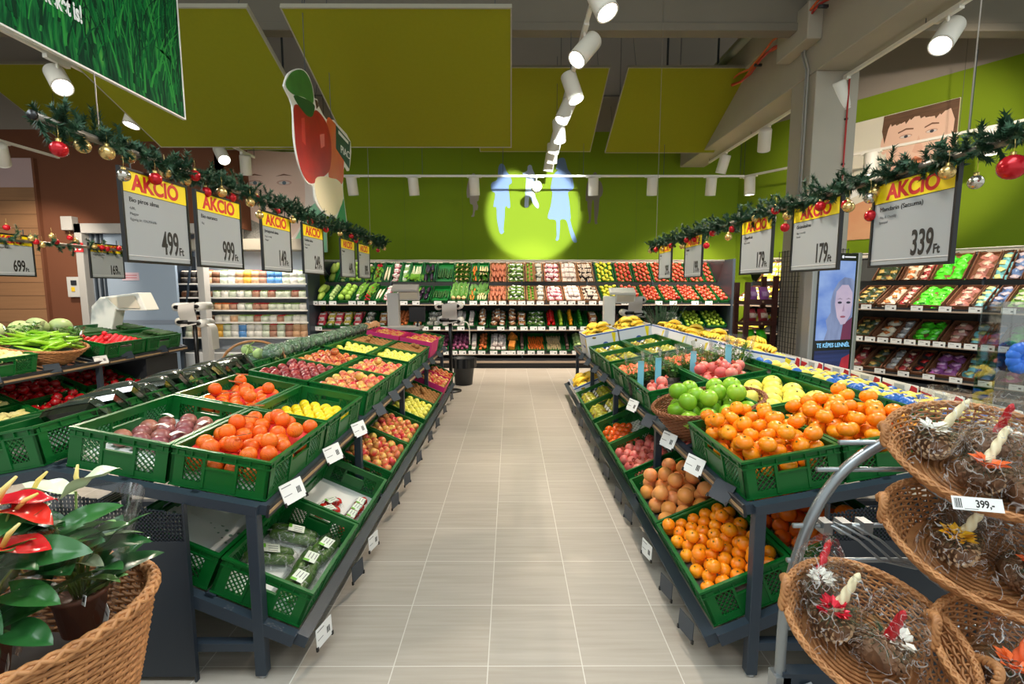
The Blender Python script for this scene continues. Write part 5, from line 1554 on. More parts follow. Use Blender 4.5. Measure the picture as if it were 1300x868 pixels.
R2 = [(401, 417, 'pinkbag'), (418, 425, 'yellowbag'), (426, 436, 'pinkbag'), (437, 448, 'yellowbag'), (449, 461, 'pinkbag'), (462, 476, 'whitepack'), (477, 498, 'potatobag'), (499, 520, 'onion'), (521, 540, 'potatobag'), (541, 560, 'whitepack'), (561, 592, 'garlic'), (593, 604, 'garlic'), (605, 620, 'jar'), (621, 644, 'jar'), (645, 655, 'jar'), (656, 668, 'potatobag'), (669, 692, 'greenpack'), (693, 706, 'rpepper'), (706, 717, 'gpepper'), (718, 730, 'ypepper'), (731, 742, 'dgpepper'), (743, 762, 'potatobag'), (764, 790, 'beet'), (792, 815, 'redonion'), (817, 840, 'beet'), (842, 866, 'whitepack'), (868, 892, 'grapple'), (894, 920, 'grapple')]
for i, (a, b, key) in enumerate(R2): bin_(MBACK, 1, bx(a), bx(b), key, GREEN, seed=60 + i)
R3 = [(540, 570, 'redonion'), (572, 597, 'redonion'), (598, 605, 'garlic'), (606, 620, 'onion'), (621, 644, 'garlic'), (646, 656, 'pumpkin'), (657, 668, 'beet'), (669, 692, 'carrot'), (693, 714, 'parsnip'), (715, 725, 'beet'), (726, 750, 'kohl'), (752, 780, 'onion'), (782, 810, 'carrot')]
for i, (a, b, key) in enumerate(R3): bin_(MBACK, 2, bx(a), bx(b), key, GREEN, seed=100 + i)
# the far apples, beyond the three hundred nearer ones, as one mass
mb = MB()
for Mi, me in STUFF_AP:
    ms = me.materials[0] if len(me.vertices) > 80 else mat('far_apple_skin', (150, 26, 36), 0.35, 0.5, rgb2=(206, 92, 56), noise=1.2, scale=(7, 7, 7), detail=2)
    mb.add([tuple(v.co) for v in me.vertices], [tuple(q.vertices) for q in me.polygons], ms, Mi)
tag(mb.build('farther_apples', smooth=True), 'farther apples in pink boxes, low far crates and the back shelf', 'apples', kind='stuff')

# white price cards along the back rails
CME = None
def shelf_cards(MB_, xs, row, side):
    global CME
    if CME is None:
        mb = MB(); mb.box((-0.07, 0, 0), (0.07, 0.003, 0.075), CARD); mb.box((0.02, -0.0006, 0.02), (0.045, 0, 0.04), INK); mb.box((-0.05, -0.0006, 0.05), (-0.005, 0, 0.055), GINK); CME = mb.mesh('price_card')
    z, y, rise, run = ROWS[row]
    for x in xs:
        tag(place(CME, 'price_card', None, MB_ @ T(x, y - 0.049, z - 0.046)), 'white price card on the %s rail of the %s' % (RN[row], side), 'price card', 'price cards, %s rail of the %s' % (RN[row], side))
shelf_cards(MBACK, [bx(p) for p in (405, 415, 428, 452, 463, 477, 499, 516, 531, 558, 575, 587, 602, 615, 626, 638, 651, 662, 673, 685, 701, 713, 724, 736, 750, 762, 790, 832, 850, 877, 894)], 0, 'back shelf')
shelf_cards(MBACK, [bx(p) for p in (408, 440, 466, 490, 520, 541, 556, 571, 586, 611, 636, 651, 665, 677, 687, 701, 713, 726, 740, 770, 800, 846, 880)], 1, 'back shelf')
shelf_cards(MBACK, [bx(p) for p in (555, 566, 577, 588, 600, 612, 627, 641, 650, 661, 674, 686, 702, 714, 730, 742, 756)], 2, 'back shelf')

# ---- bags on the right shelf
def bagkind(key, rgb, desc, lab=(236, 232, 224), b2=None):
    proto(key, 'snack_bag', desc, 'bag', bagmb(0.12, 0.19, 0.055, mat('bag_' + key, rgb, 0.3, 0.5, rgb2=b2 or tuple(int(c * 0.8) for c in rgb), noise=1.0, scale=(14, 14, 14), rgb3=tuple(min(255, c + 20) for c in rgb), rand=0.8), mat('baglab_' + key, lab, 0.5), mat('bag_' + key, rgb)), 0.125, 0.15)
bagkind('bdark', (54, 70, 44), 'dark green and gold bag', (190, 160, 90))
bagkind('bwhite', (226, 214, 190), 'cream white bag', (206, 120, 60))
bagkind('bred', (150, 40, 44), 'wine red bag', (220, 190, 170))
bagkind('bgreen', (70, 200, 30), 'bright green bag', (90, 220, 50), (40, 160, 20))
bagkind('bpink', (176, 112, 100), 'brownish pink bag', (214, 186, 166))
bagkind('bcyan', (120, 196, 206), 'pale cyan bag', (226, 226, 150))
bagkind('bblue', (96, 126, 176), 'grey blue bag', (206, 190, 200))
bagkind('blgreen', (140, 190, 90), 'soft green bag', (206, 206, 180))
bagkind('btan', (190, 140, 90), 'tan bag', (226, 226, 200))
bagkind('bsilver', (176, 176, 180), 'silver bag', (226, 226, 226))
bagkind('bblack', (40, 36, 40), 'black and red bag', (190, 40, 40))
bagkind('bpurple', (150, 80, 150), 'purple bag', (196, 150, 196))
bagkind('bmag', (190, 70, 120), 'magenta bag', (206, 190, 150))
bagkind('byellow', (236, 214, 70), 'yellow bag', (240, 240, 236), (190, 206, 60))
RS = [[(0.05, 0.6, 'byellow'), (2.05, 2.4, 'bdark'), (2.42, 2.68, 'bwhite'), (2.68, 2.81, 'bred'), (2.83, 3.22, 'bgreen'), (3.25, 3.52, 'bpink'), (3.52, 3.66, 'bcyan'), (3.68, 3.84, 'bblue'), (3.84, 4.24, 'blgreen'), (4.26, 4.7, 'btan')],
      [(0.05, 0.6, 'byellow'), (2.05, 2.36, 'bdark'), (2.38, 2.66, 'bwhite'), (2.66, 2.82, 'bsilver'), (2.84, 3.2, 'bgreen'), (3.22, 3.5, 'bpink'), (3.5, 3.66, 'bcyan'), (3.68, 3.84, 'bblue'), (3.84, 4.24, 'bgreen'), (4.26, 4.7, 'btan')],
      [(2.05, 2.3, 'bred'), (2.3, 2.56, 'bdark'), (2.58, 2.74, 'bsilver'), (2.74, 2.9, 'bred'), (2.9, 3.08, 'bblack'), (3.1, 3.46, 'bpurple'), (3.46, 3.64, 'bcyan'), (3.66, 3.84, 'bblue'), (3.84, 4.1, 'bmag'), (4.12, 4.5, 'byellow')]]
for row, L3 in enumerate(RS):
    for i, (a, b, key) in enumerate(L3):
        bin_(MRS, row, a, b, key, BASK, seed=200 + 20 * row + i, side='right shelf')
shelf_cards(MRS, [2.3 + 0.32 * i for i in range(8)], 0, 'right shelf')
shelf_cards(MRS, [2.2 + 0.17 * i for i in range(14)], 1, 'right shelf')
shelf_cards(MRS, [2.25 + 0.3 * i for i in range(8)], 2, 'right shelf')

# ---- open chilled cabinet on the left of the back wall
MF = T(0, 9.35, 0)
root = empty('chilled_cabinet', 'open chilled cabinet of packed salads and mushrooms at the back left', 'cabinet', MF)
FX0, FX1 = -6.3, -3.86
mb = MB(); mb.box((FX0, 0.55, 0), (FX1, 0.62, 2.3), mat('cabinet_back', (178, 186, 196), 0.5)); mb.build('back_panel', root)
mb = MB()
for x in (FX0, FX1): mb.box((x - 0.02, -0.0, 0), (x + 0.02, 0.6, 2.2), GREY)
mb.box((FX0, -0.1, 0), (FX1, 0.55, 0.35), mat('cabinet_base', (206, 206, 204), 0.5)); mb.build('carcass', root)
mb = MB(); mb.box((FX0, 0.0, 2.3), (FX1, 0.6, 2.5), CONC); mb.build('canopy', root)
FZ = [1.70, 1.44, 1.20, 0.97, 0.68]
for z in FZ:
    mb = MB(); mb.box((FX0, 0.0, z - 0.05), (FX1, 0.5, z - 0.04), WHITE); mb.box((FX0, -0.012, z - 0.058), (FX1, 0.0, z - 0.03), WSTEEL); mb.build('glass_shelf', root)
ld = bpy.data.lights.new('cabinet_light', 'AREA'); ld.shape = 'RECTANGLE'; ld.size = 2.3; ld.size_y = 0.08; ld.energy = 24; ld.color = (1.0, 0.97, 0.92)
lo = bpy.data.objects.new('cabinet_light', ld); COL.objects.link(lo); lo.parent = root; lo.matrix_local = T((FX0 + FX1) / 2, -0.06, 2.28) @ RX(-0.35)
mb = MB(); mb.bar((FX0 + 0.02, 0.01, 0.5), (FX0 + 0.3, -0.01, 2.15), 0.03, 0.03, GREY); mb.build('side_rail', root)
def cabk(key, name, desc, body, top, w=0.13, h=0.21):
    proto(key, name, desc, 'packet', packmb(w, 0.14, h, m_('cab_' + key, body), m_('cabt_' + key, top), None), w + 0.012, 0.16)
cabk('cm1', 'mushroom_punnet', 'dark punnet of white mushrooms', (60, 54, 50), (224, 206, 186), 0.135, 0.19)
cabk('cm2', 'mushroom_punnet', 'brown punnet of pale mushrooms', (130, 90, 66), (206, 176, 150), 0.135, 0.19)
cabk('cs1', 'salad_tub', 'tub with green salad', (206, 214, 196), (150, 180, 100))
cabk('cs2', 'salad_tub', 'tub with orange salad', (214, 176, 140), (236, 120, 50))
cabk('cs3', 'salad_tub', 'tub with red and green salad', (170, 130, 110), (196, 60, 56))
cabk('cs4', 'salad_tub', 'white tub of salad', (226, 224, 216), (216, 214, 190))
cabk('cy', 'salad_tub', 'yellow tub', (216, 170, 70), (226, 190, 100))
cabk('cb', 'salad_tub', 'blue and white tub', (96, 150, 206), (230, 230, 226))
cabk('ct', 'salad_tub', 'tan tub', (206, 166, 130), (226, 206, 170))
CABR = [['cm1', 'cm1', 'cm1', 'cs2', 'cm2', 'cs1', 'cs4', 'ct', 'cy', 'cs2', 'cs3', 'cb', 'cb', 'cs1', 'cs4', 'cs1'],
        ['cm2', 'cm1', 'cm1', 'cm2', 'cs1', 'cs4', 'cs1', 'cs4', 'cs1', 'cs3', 'cs1', 'cs3', 'cs1', 'cs1', 'cs3', 'cs1'],
        ['cm1', 'cm1', 'cm2', 'cs1', 'cs2', 'cs2', 'cs3', 'cs4', 'cs1', 'cs3', 'cs3', 'cs1', 'cs1', 'cs1', 'cs1', 'cs4'],
        ['cm2', 'cm2', 'cm1', 'cm2', 'cs4', 'cs4', 'ct', 'cs1', 'cs1', 'cs3', 'cs1', 'cs4', 'cs3', 'cs1', 'cs4', 'cs4'],
        ['cs1', 'ct', 'ct', 'cy', 'cy', 'cs1', 'cs4', 'cb', 'cs4', 'cs4', 'cs1', 'cs3', 'cs1', 'cs3', 'ct', 'ct']]
SHW = ['top', 'second', 'third', 'fourth', 'lowest']
for r, z in enumerate(FZ):
    for i, key in enumerate(CABR[r]):
        name, me, desc, cat, sx, sy = P[key]
        for d in (0, 1):
            Mi = MF @ T(FX0 + 0.12 + i * 0.148 + fr.uniform(-.006, .006), 0.09 + 0.16 * d, z - 0.038 + 0.0)
            tag(place(me, name, None, Mi), '%s on the %s shelf of the chilled cabinet' % (desc, SHW[r]), cat, '%ss on the %s chilled shelf' % (desc, SHW[r]))
            if r in (0, 4) and d == 0:
                tag(place(me, name, None, Mi @ T(0, 0.01, 0.12)), '%s stacked upper on the %s shelf of the chilled cabinet' % (desc, SHW[r]), cat, 'stacked %ss, %s chilled shelf' % (desc, SHW[r]))
# ---------------------------------------------------------------- spot tracks
LAMPW = mat('lamp_white', (226, 222, 212), 0.4)
GLOW = mat('lamp_glow', (255, 250, 240), 0.5, emit=14.0)
mb = MB(); mb.lathe([(0, 0), (0.085, 0), (0.090, 0.01), (0.090, 0.29), (0.082, 0.305), (0, 0.307)], LAMPW, 24); mb.lathe([(0.090, -0.014), (0.0905, 0.0), (0.078, 0.0), (0.080, -0.014), (0.090, -0.014)], LAMPW, 24); LAMPME = mb.mesh('housing', True)
mb = MB(); mb.lathe([(0, -0.003), (0.077, -0.003), (0.077, -0.001), (0, -0.001)], GLOW, 20); LENSME = mb.mesh('lens')
def spot_lamp(P0, aim, label, group, power=None, track_dir=(0, 1, 0), cone=70, lit=True, blend=0.5, drop=0.2, color=None):
    """lamp hung at P0 under its track, aimed at a point"""
    p = Vector(P0)
    d = (Vector(aim) - p).normalized()
    z = -d
    x = z.cross(Vector((0, 0, 1)))
    if x.length < 1e-3: x = Vector((1, 0, 0))
    x.normalize(); y = z.cross(x)
    root = empty('track_spotlight', label, 'spotlight', T(*p), group)
    Mr = frame(Vector((0, 0, 0)), x, y, z) @ T(0, 0, -0.13)
    place(LAMPME, 'housing', root, Mr)
    place(LENSME, 'lens', root, Mr)
    mb = MB()
    td = Vector(track_dir).normalized()
    mb.bar((0, 0, 0.06), (0, 0, drop - 0.02), 0.018, 0.018, LAMPW, up=(1, 0, 0))
    mb.bar(tuple(td * -0.13 + Vector((0, 0, drop - 0.015))), tuple(td * 0.13 + Vector((0, 0, drop - 0.015))), 0.045, 0.045, LAMPW)
    mb.build('adapter', root)
    if lit:
        ld = bpy.data.lights.new('spot_beam', 'SPOT')
        ld.energy = power or SPOT_POWER
        ld.color = color or WARM
        ld.spot_size = R(cone); ld.spot_blend = blend
        ld.shadow_soft_size = 0.07
        lo = bpy.data.objects.new('spot_beam', ld)
        COL.objects.link(lo); lo.parent = root
        lo.matrix_local = Mr @ T(0, 0, -0.02)
    return root
def track(p, q, label, name='light_track'):
    root = empty(name, label, 'light track', T(*p))
    v = Vector(q) - Vector(p)
    mb = MB(); mb.bar((0, 0, 0), tuple(v), 0.036, 0.034, LAMPW); mb.build('rail', root)
    n = max(2, int(v.length / 1.4))
    for i in range(n + 1):
        c = v * (i / n)
        mb = MB(); mb.tube([tuple(c), tuple(c + Vector((0, 0, 1.0)))], 0.004, GREY, 5)
        mb.build('suspension_wire', root)
    return root
track((0.70, 2.6, 4.03), (0.70, 9.5, 4.03), 'white light track over the middle of the aisle')
AIM = [(4.1, 1.9, 3.0, 0.8), (4.94, -1.6, 3.5, 0.8), (5.84, 1.6, 5.2, 0.9), (6.55, -0.9, 5.8, 0.3), (7.4, 0.9, 6.7, 0.3), (8.0, -0.3, 8.2, 0.0), (8.6, 0.6, 8.9, 0.0), (9.2, 0.2, 9.9, 0.6)]
for i, (y, ax, ay, az) in enumerate(AIM):
    spot_lamp((0.70, y, 3.83), (ax, ay, az), '%s white spotlight from the front on the central aisle track' % ORD[i], 'central track spotlights', cone=75, power=SPOT_POWER * (1 if i < 3 else (0.8 if i == 3 else (0.6 if i < 7 else 0.9))))
track((3.8, 1.5, 3.97), (3.8, 9.7, 3.97), 'white light track under the long pale beam')
for i, (y, ax, ay, az) in enumerate(((4.54, 1.4, 3.2, 1.0), (5.93, 5.0, 6.4, 1.0), (7.63, 4.5, 9.2, 1.2), (9.08, 3.4, 9.9, 1.2))):
    spot_lamp((3.8, y, 3.77), (ax, ay, az), '%s white spotlight from the front below the pale beam' % ORD[i], 'beam track spotlights', cone=80, power=SPOT_POWER * 1.2)
track((-4.54, 1.5, 3.88), (-4.54, 9.0, 3.88), 'white light track beside the grass banner')
for i, (y, ax, ay, az) in enumerate(((5.2, -2.0, 3.4, 0.9), (6.2, -5.0, 5.4, 0.9), (8.0, -2.4, 6.0, 0.9), (8.7, -5.0, 9.7, 1.1))):
    spot_lamp((-4.54, y, 3.66), (ax, ay, az), '%s white spotlight from the front, track beside grass banner' % ORD[i], 'left track spotlights', cone=80)
track((-7.1, 4.0, 3.62), (-7.1, 8.0, 3.62), 'short white light track before the brown wall')
spot_lamp((-7.1, 7.1, 3.42), (-8.6, 9.0, 1.2), 'white spotlight shining on the timber cladding', 'far left spotlight', cone=80)
track((-3.0, 9.0, 3.56), (4.15, 9.0, 3.56), 'white light track across the back above the vegetable shelf')
for i, x in enumerate((-2.82, -1.73, -0.65, 0.46, 1.47, 2.52, 3.57)):
    if i == 3: spot_lamp((x, 9.0, 3.37), (x, 7.0, 3.2), 'round faced spotlight turned to the viewer on the back track', 'back track spotlights', (1), (1, 0, 0), lit=False)
    else: spot_lamp((x, 9.0, 3.37), (x + 0.1, 9.6, 0.9), '%s spotlight from the left on the back track' % ORD[i], 'back track spotlights', SPOT_POWER * 0.75, (1, 0, 0), cone=70)
spot_lamp((3.8, 2.6, 3.77), (6.15, 8.1, 3.55), 'unseen spotlight added below the pale beam to brighten the boy poster', 'beam track spotlights', 900, cone=34, blend=0.6)  # extra lamp out of view, added to brighten the poster
track((-2.2, 0.4, 4.0), (-2.2, 1.8, 4.0), 'unseen short light track added over the flower basket side')  # added out of view, only carries the fill spotlight below
spot_lamp((-2.2, 1.0, 3.8), (-4.5, 4.7, 1.4), 'unseen spotlight added to brighten the far left pepper stand', 'added left fill spotlight', 800, cone=62, blend=0.6)  # made-up lamp out of view, brightens the far left sign and stand
qa = WO + WN * 1.0 + WE * 0.2; qb = WO + WN * 1.0 + WE * 5.0
track((qa.x, qa.y, 3.6), (qb.x, qb.y, 3.6), 'white light track along the angled right wall')
for i, sx in enumerate((0.4, 2.3, 3.6)):
    q = WO + WN * 1.0 + WE * sx; a = WO + WN * 0.85 + WE * sx
    spot_lamp((q.x, q.y, 3.4), (a.x, a.y, 0.9), '%s spotlight from the back on the right wall track' % ORD[i], 'right wall spotlights', SPOT_POWER * 0.9, tuple(WE), cone=75)
# the lamp that throws the disc of light on the back wall
track((1.1, 2.0, 3.65), (1.1, 3.2, 3.65), 'short light track of the disc spotlight over the right stand')
spot_lamp((1.1, 2.6, 3.45), (0.48, 10.4, 3.12), 'spotlight over the right stand throwing the disc on green wall', 'disc spotlight', 5200, (0, 1, 0), cone=15.2, blend=0.2, color=(0.95, 1.0, 1.0))

# ---------------------------------------------------------------- hanging price signs with garlands
SIGNB = mat('sign_white', (158, 164, 168), 0.45, 0.3)
RAILM = mat('sign_rail', (132, 124, 114), 0.35, metal=0.3)
def sign(side, yc, zb, w, h, xpos, lines, price, label):
    """board in a plane parallel to the aisle, read from the aisle"""
    k = -side   # facing direction along X
    M = frame(Vector((xpos, yc, zb)), (0, k, 0), (0, 0, 1), (k, 0, 0))
    root = empty('price_sign', label, 'sign', M, None)
    mb = MB(); mb.box((-w / 2, 0, -0.004), (w / 2, h, 0.004), SIGNB); mb.build('board', root)
    mb = MB()
    f = 0.012
    for a, b in (((-w / 2 - f, -f, -0.008), (-w / 2, h + f, 0.010)), ((w / 2, -f, -0.008), (w / 2 + f, h + f, 0.010)), ((-w / 2, -f, -0.008), (w / 2, 0, 0.010)), ((-w / 2, h, -0.008), (w / 2, h + f, 0.010))): mb.box(a, b, BLACK)
    mb.box((-w / 2, 0.02, 0.004), (w / 2, 0.024, 0.006), mat('sign_clear_edge', (206, 208, 210), 0.3))
    mb.build('frame', root)
    mb = MB(); mb.box((-w / 2, h * 0.765, 0.004), (w / 2, h, 0.0055), YELLOW); mb.box((-w / 2, h * 0.760, 0.004), (w / 2, h * 0.765, 0.0056), INK); mb.build('yellow_header', root)
    text('AKCIÓ', h * 0.25, REDINK, T(0.0, h * 0.80, 0.006), root, 'header_lettering', 'CENTER', 1.04 * (w / 0.46), 0.0034)
    y = h * 0.66
    for i, s in enumerate(lines):
        sz = h * (0.075 if i == 0 else 0.042)
        text(s, sz, INK if i == 0 else GINK, T(-w * 0.42, y, 0.005), root, 'product_lettering', 'LEFT', 1.1)
        y -= h * (0.085 if i == 0 else 0.062)
    text(price, h * 0.40, INK, T(w * 0.31, h * 0.10, 0.005), root, 'price_lettering', 'RIGHT', 0.52, 0.0026)
    text('Ft', h * 0.14, INK, T(w * 0.31, h * 0.10, 0.005), root, 'currency_lettering', 'LEFT', 0.8, 0.001)
    mb = MB()
    for sx in (-w * 0.35, w * 0.35): mb.tube([(sx, h, 0), (sx, h + 0.06, 0)], 0.004, GREY, 5)
    mb.build('hook', root)
    return root
SGN = [(2.56, ['Bio piros alma', '4,00,', 'Magyar', 'Egység ár: 124,75Ft/db'], '499', 'large sign priced 499 nearest on the left garland rail'),
       (3.10, ['Bio narancs', '1kg'], '999', 'sign priced 999 second on the left garland rail'),
       (3.84, ['Jonagored alma', '1kg, I. osztály', 'Magyar'], '149', 'sign priced 149 third on the left garland rail'),
       (4.54, ['Golden alma', '1kg, I. osztály', 'Magyar'], '249', 'sign priced 249 fourth on the left garland rail'),
       (5.49, ['Mangó', '1db'], '449', 'narrow looking sign fifth on the left garland rail'),
       (6.09, ['Lime', '1kg'], '899', 'farthest sign sixth on the left garland rail')]
for i, (y, l, p, lab) in enumerate(SGN): sign(-1, y, 1.725 if i < 4 else 1.715, 0.45, 0.415 if i < 4 else 0.39, -1.8, l, p, lab)
SGR = [(2.19, ['Mandarin (Satsuma)', '1kg, II. Osztály', 'Spanyol'], '339', 'large sign priced 339 nearest on the right garland rail'),
       (2.87, ['Gránátalma', '1kg, I. osztály', 'Török'], '179', 'sign priced 179 second on the right garland rail'),
       (3.55, ['Grapefruit', '1kg, I. osztály'], '179', 'sign priced 179 third on the right garland rail'),
       (4.76, ['Banán', '1kg'], '199', 'sign fourth from near end on the right garland rail'),
       (5.62, ['Kiwi', '1kg'], '299', 'farthest sign on the right garland rail')]
for y, l, p, lab in SGR: sign(1, y, 1.70, 0.43, 0.375, 1.75, l, p, lab)

FIR = mat('fir_needles', (42, 84, 54), 0.6, rgb2=(28, 62, 42), noise=1.0, scale=(40, 40, 40))
GOLD = mat('gold_bauble', (214, 184, 120), 0.25, 0.5, 0.75)
REDB = mat('red_bauble', (190, 26, 38), 0.2, 0.5, 0.35)
SILV = mat('silver_bauble', (200, 196, 186), 0.15, 0.5, 0.9)
CAPM = mat('bauble_cap', (206, 180, 110), 0.3, 0.5, 0.8)
def garland(path, label, seed, tufts_per_m=115, rad=0.105, word=''):
    """artificial fir branches wound around a rail"""
    g = random.Random(seed)
    P_ = [Vector(p) for p in path]
    root = empty('fir_garland', label, 'garland', T(*P_[0]))
    inv = root.matrix_local.inverted()
    mb = MB()
    mb.tube([tuple(p) for p in P_], 0.016, RAILM, 10)
    mb.tube([tuple(P_[0] - (P_[1] - P_[0]).normalized() * 0.012), tuple(P_[0])], 0.018, BLACK, 10)
    mb.build('rail', root, True, inv)
    mb = MB()
    for a, b in zip(P_, P_[1:]):
        d = b - a; L_ = d.length; d.normalize()
        for q in range(int(L_ * tufts_per_m)):
            c = a + (b - a) * ((q + g.random()) / (L_ * tufts_per_m))
            ang = g.uniform(0, 2 * PI)
            out = Vector((math.cos(ang), 0, math.sin(ang) * 0.9 + 0.1))
            t = (out + d * g.uniform(-0.9, 0.9)).normalized()
            ln = (g.uniform(0.25, 0.6) if q % 2 else g.uniform(0.6, 1.05)) * rad * (1.25 if out.z > 0.3 else 0.9)
            n = 74
            s0 = t.cross(Vector((0.3, 0.8, 0.5))).normalized(); s1 = t.cross(s0)
            mb.tube([tuple(c), tuple(c + t * ln)], 0.002, FIR, 4)
            for k in range(n):
                f = (k + 1) / n
                b_ = g.uniform(0, 2 * PI)
                o = (s0 * math.cos(b_) + s1 * math.sin(b_))
                p0 = c + t * ln * f
                p1 = p0 + (o * 0.8 + t * 0.55) * g.uniform(0.022, 0.036)
                w = (t.cross(o)).normalized() * 0.0046
                mb.add([tuple(p0 - w), tuple(p0 + w), tuple(p1)], [(0, 1, 2)], FIR)
    mb.build('fir_branches', root, M=inv)
    return root
BM = {}
for key, m, r in (('gold', GOLD, 0.03), ('red', REDB, 0.03), ('silver', SILV, 0.028), ('bigred', REDB, 0.045)):
    mb = MB(); mb.ball((0, 0, -r - 0.05), r, m, 16, 10); b1 = mb.mesh('bauble', True)
    mb = MB(); mb.lathe([(0.009, -0.052), (0.009, -0.04), (0, -0.04)], CAPM, 8); mb.tube([(0, 0, -0.042), (0.003, 0, -0.02), (0, 0, 0.01)], 0.0012, CAPM, 4); b2 = mb.mesh('cap', True)
    BM[key] = (b1, b2, r)
def bauble(p, key, label, group, s=1.0):
    o = tag(place(BM[key][0], 'bauble', None, T(*p) @ S(s)), label, 'bauble', group)
    place(BM[key][1], 'cap', o)
def at_x(px, py, X):
    F_ = 623.0; t = math.atan(69.5 / 623.0)
    u = (px - 650) / F_; v = (py - 434) / F_
    dx = u + 0.0024 * (math.cos(t) - v * math.sin(t)); dy = math.cos(t) - v * math.sin(t); dz = -math.sin(t) - v * math.cos(t)
    k = X / dx
    return (X, dy * k, 1.596 + dz * k)
GL = [(-1.8, 1.94, 2.24)] + [(-1.8, 1.94 + 0.26 * i, 2.235 - 0.002 * i) for i in range(1, 21)]
garland(GL, 'fir garland with baubles wound on the rail above the left stand', 5)
GR = [(1.75, 1.45, 2.11)] + [(1.75, 1.45 + 0.24 * i, 2.11 - 0.001 * i) for i in range(1, 21)]
garland(GR, 'fir garland with baubles wound on the rail above the right stand', 6)
for i, (px, py, key) in enumerate(((76, 188, 'red'), (106, 184, 'gold'), (137, 193, 'gold'), (164, 198, 'gold'), (158, 222, 'silver'), (210, 218, 'gold'), (198, 226, 'red'), (236, 228, 'gold'), (248, 222, 'red'), (262, 243, 'red'), (282, 243, 'gold'), (294, 250, 'red'), (318, 256, 'gold'), (326, 252, 'red'), (330, 274, 'gold'), (352, 268, 'red'), (372, 280, 'gold'), (394, 282, 'red'), (414, 292, 'red'), (432, 297, 'gold'), (446, 300, 'red'), (452, 306, 'red'), (470, 308, 'gold'), (480, 318, 'red'), (488, 316, 'gold'))):
    x, y, z = at_x(px, py, -1.76 - 0.04 * (i % 2))
    sc = 1.0 if i < 14 else 0.9
    bauble((x, y, z + 0.075), key, '%s bauble, %s from the near end of the left garland' % (key, (ORD + ['ninth', 'tenth', 'eleventh', 'twelfth', 'thirteenth', 'fourteenth', 'fifteenth', 'sixteenth', 'seventeenth', 'eighteenth', 'nineteenth', 'twentieth', 'twenty-first', 'twenty-second', 'twenty-third', 'twenty-fourth', 'last'])[i]), 'left garland baubles', sc)
for i, (px, py, key) in enumerate(((1287, 207, 'bigred'), (1240, 232, 'silver'), (1204, 219, 'gold'), (1112, 244, 'gold'), (1105, 252, 'silver'), (1106, 274, 'red'), (1078, 263, 'gold'), (1076, 260, 'red'), (1042, 262, 'red'), (997, 289, 'red'), (985, 267, 'red'), (1000, 274, 'gold'), (960, 277, 'gold'), (930, 291, 'red'), (925, 301, 'gold'), (905, 296, 'red'), (897, 312, 'red'), (882, 304, 'red'), (872, 305, 'red'), (866, 313, 'gold'), (852, 312, 'red'), (842, 316, 'gold'), (833, 317, 'red'), (826, 319, 'gold'))):
    x, y, z = at_x(px, py, 1.71 + 0.03 * (i % 2))
    bauble((x, y, z + 0.075), key, '%s bauble, %s from the near end of the right garland' % (key.replace('bigred', 'big red'), (ORD + ['ninth', 'tenth', 'eleventh', 'twelfth', 'thirteenth', 'fourteenth', 'fifteenth', 'sixteenth', 'seventeenth', 'eighteenth', 'nineteenth', 'twentieth', 'twenty-first', 'twenty-second', 'twenty-third', 'last'])[i]), 'right garland baubles', 0.92)
for side, xx, ys, z0 in ((-1, -1.8, (2.24, 6.4), 2.25), (1, 1.75, (1.95, 6.0), 2.12)):
    for i, y in enumerate(ys):
        mb = MB(); mb.tube([(xx, y, z0), (xx, y, 2.52 if (side < 0 and i == 0) else 4.9)], 0.0026, RAILM, 6)
        tag(mb.build('hanging_rod'), 'thin %s rod holding up the %s garland rail' % (('near', 'far')[i], 'left' if side < 0 else 'right'), 'rod')
# far left rail over the third stand
GF = [(-4.3, 3.6 + 0.25 * i, 2.0) for i in range(10)]
garland(GF, 'small fir garland over the stand before the timber wall', 8, 30, 0.1)
sign(-1, 4.27, 1.70, 0.42, 0.34, -4.3, ['Hegyes paprika', 'csemege paprika'], '699', 'far left sign priced 699 over the pepper stand')
sign(-1, 5.3, 1.70, 0.42, 0.34, -4.3, ['Kígyóuborka', '1db'], '169', 'far left sign priced 169 before the brown wall')
for i, (px, py, key) in enumerate(((10, 290, 'red'), (24, 302, 'gold'), (41, 304, 'gold'), (55, 312, 'gold'), (47, 308, 'red'), (73, 308, 'red'), (67, 301, 'gold'), (90, 303, 'red'), (97, 307, 'gold'), (121, 314, 'gold'), (131, 315, 'red'), (137, 317, 'red'), (152, 316, 'red'))):
    x, y, z = at_x(px, py, -4.26)
    bauble((x, y, z + 0.075), key, '%s bauble, %s along the small far left garland' % (key, (ORD + ['ninth', 'tenth', 'eleventh', 'twelfth', 'last'])[i]), 'far left garland baubles', 0.85)

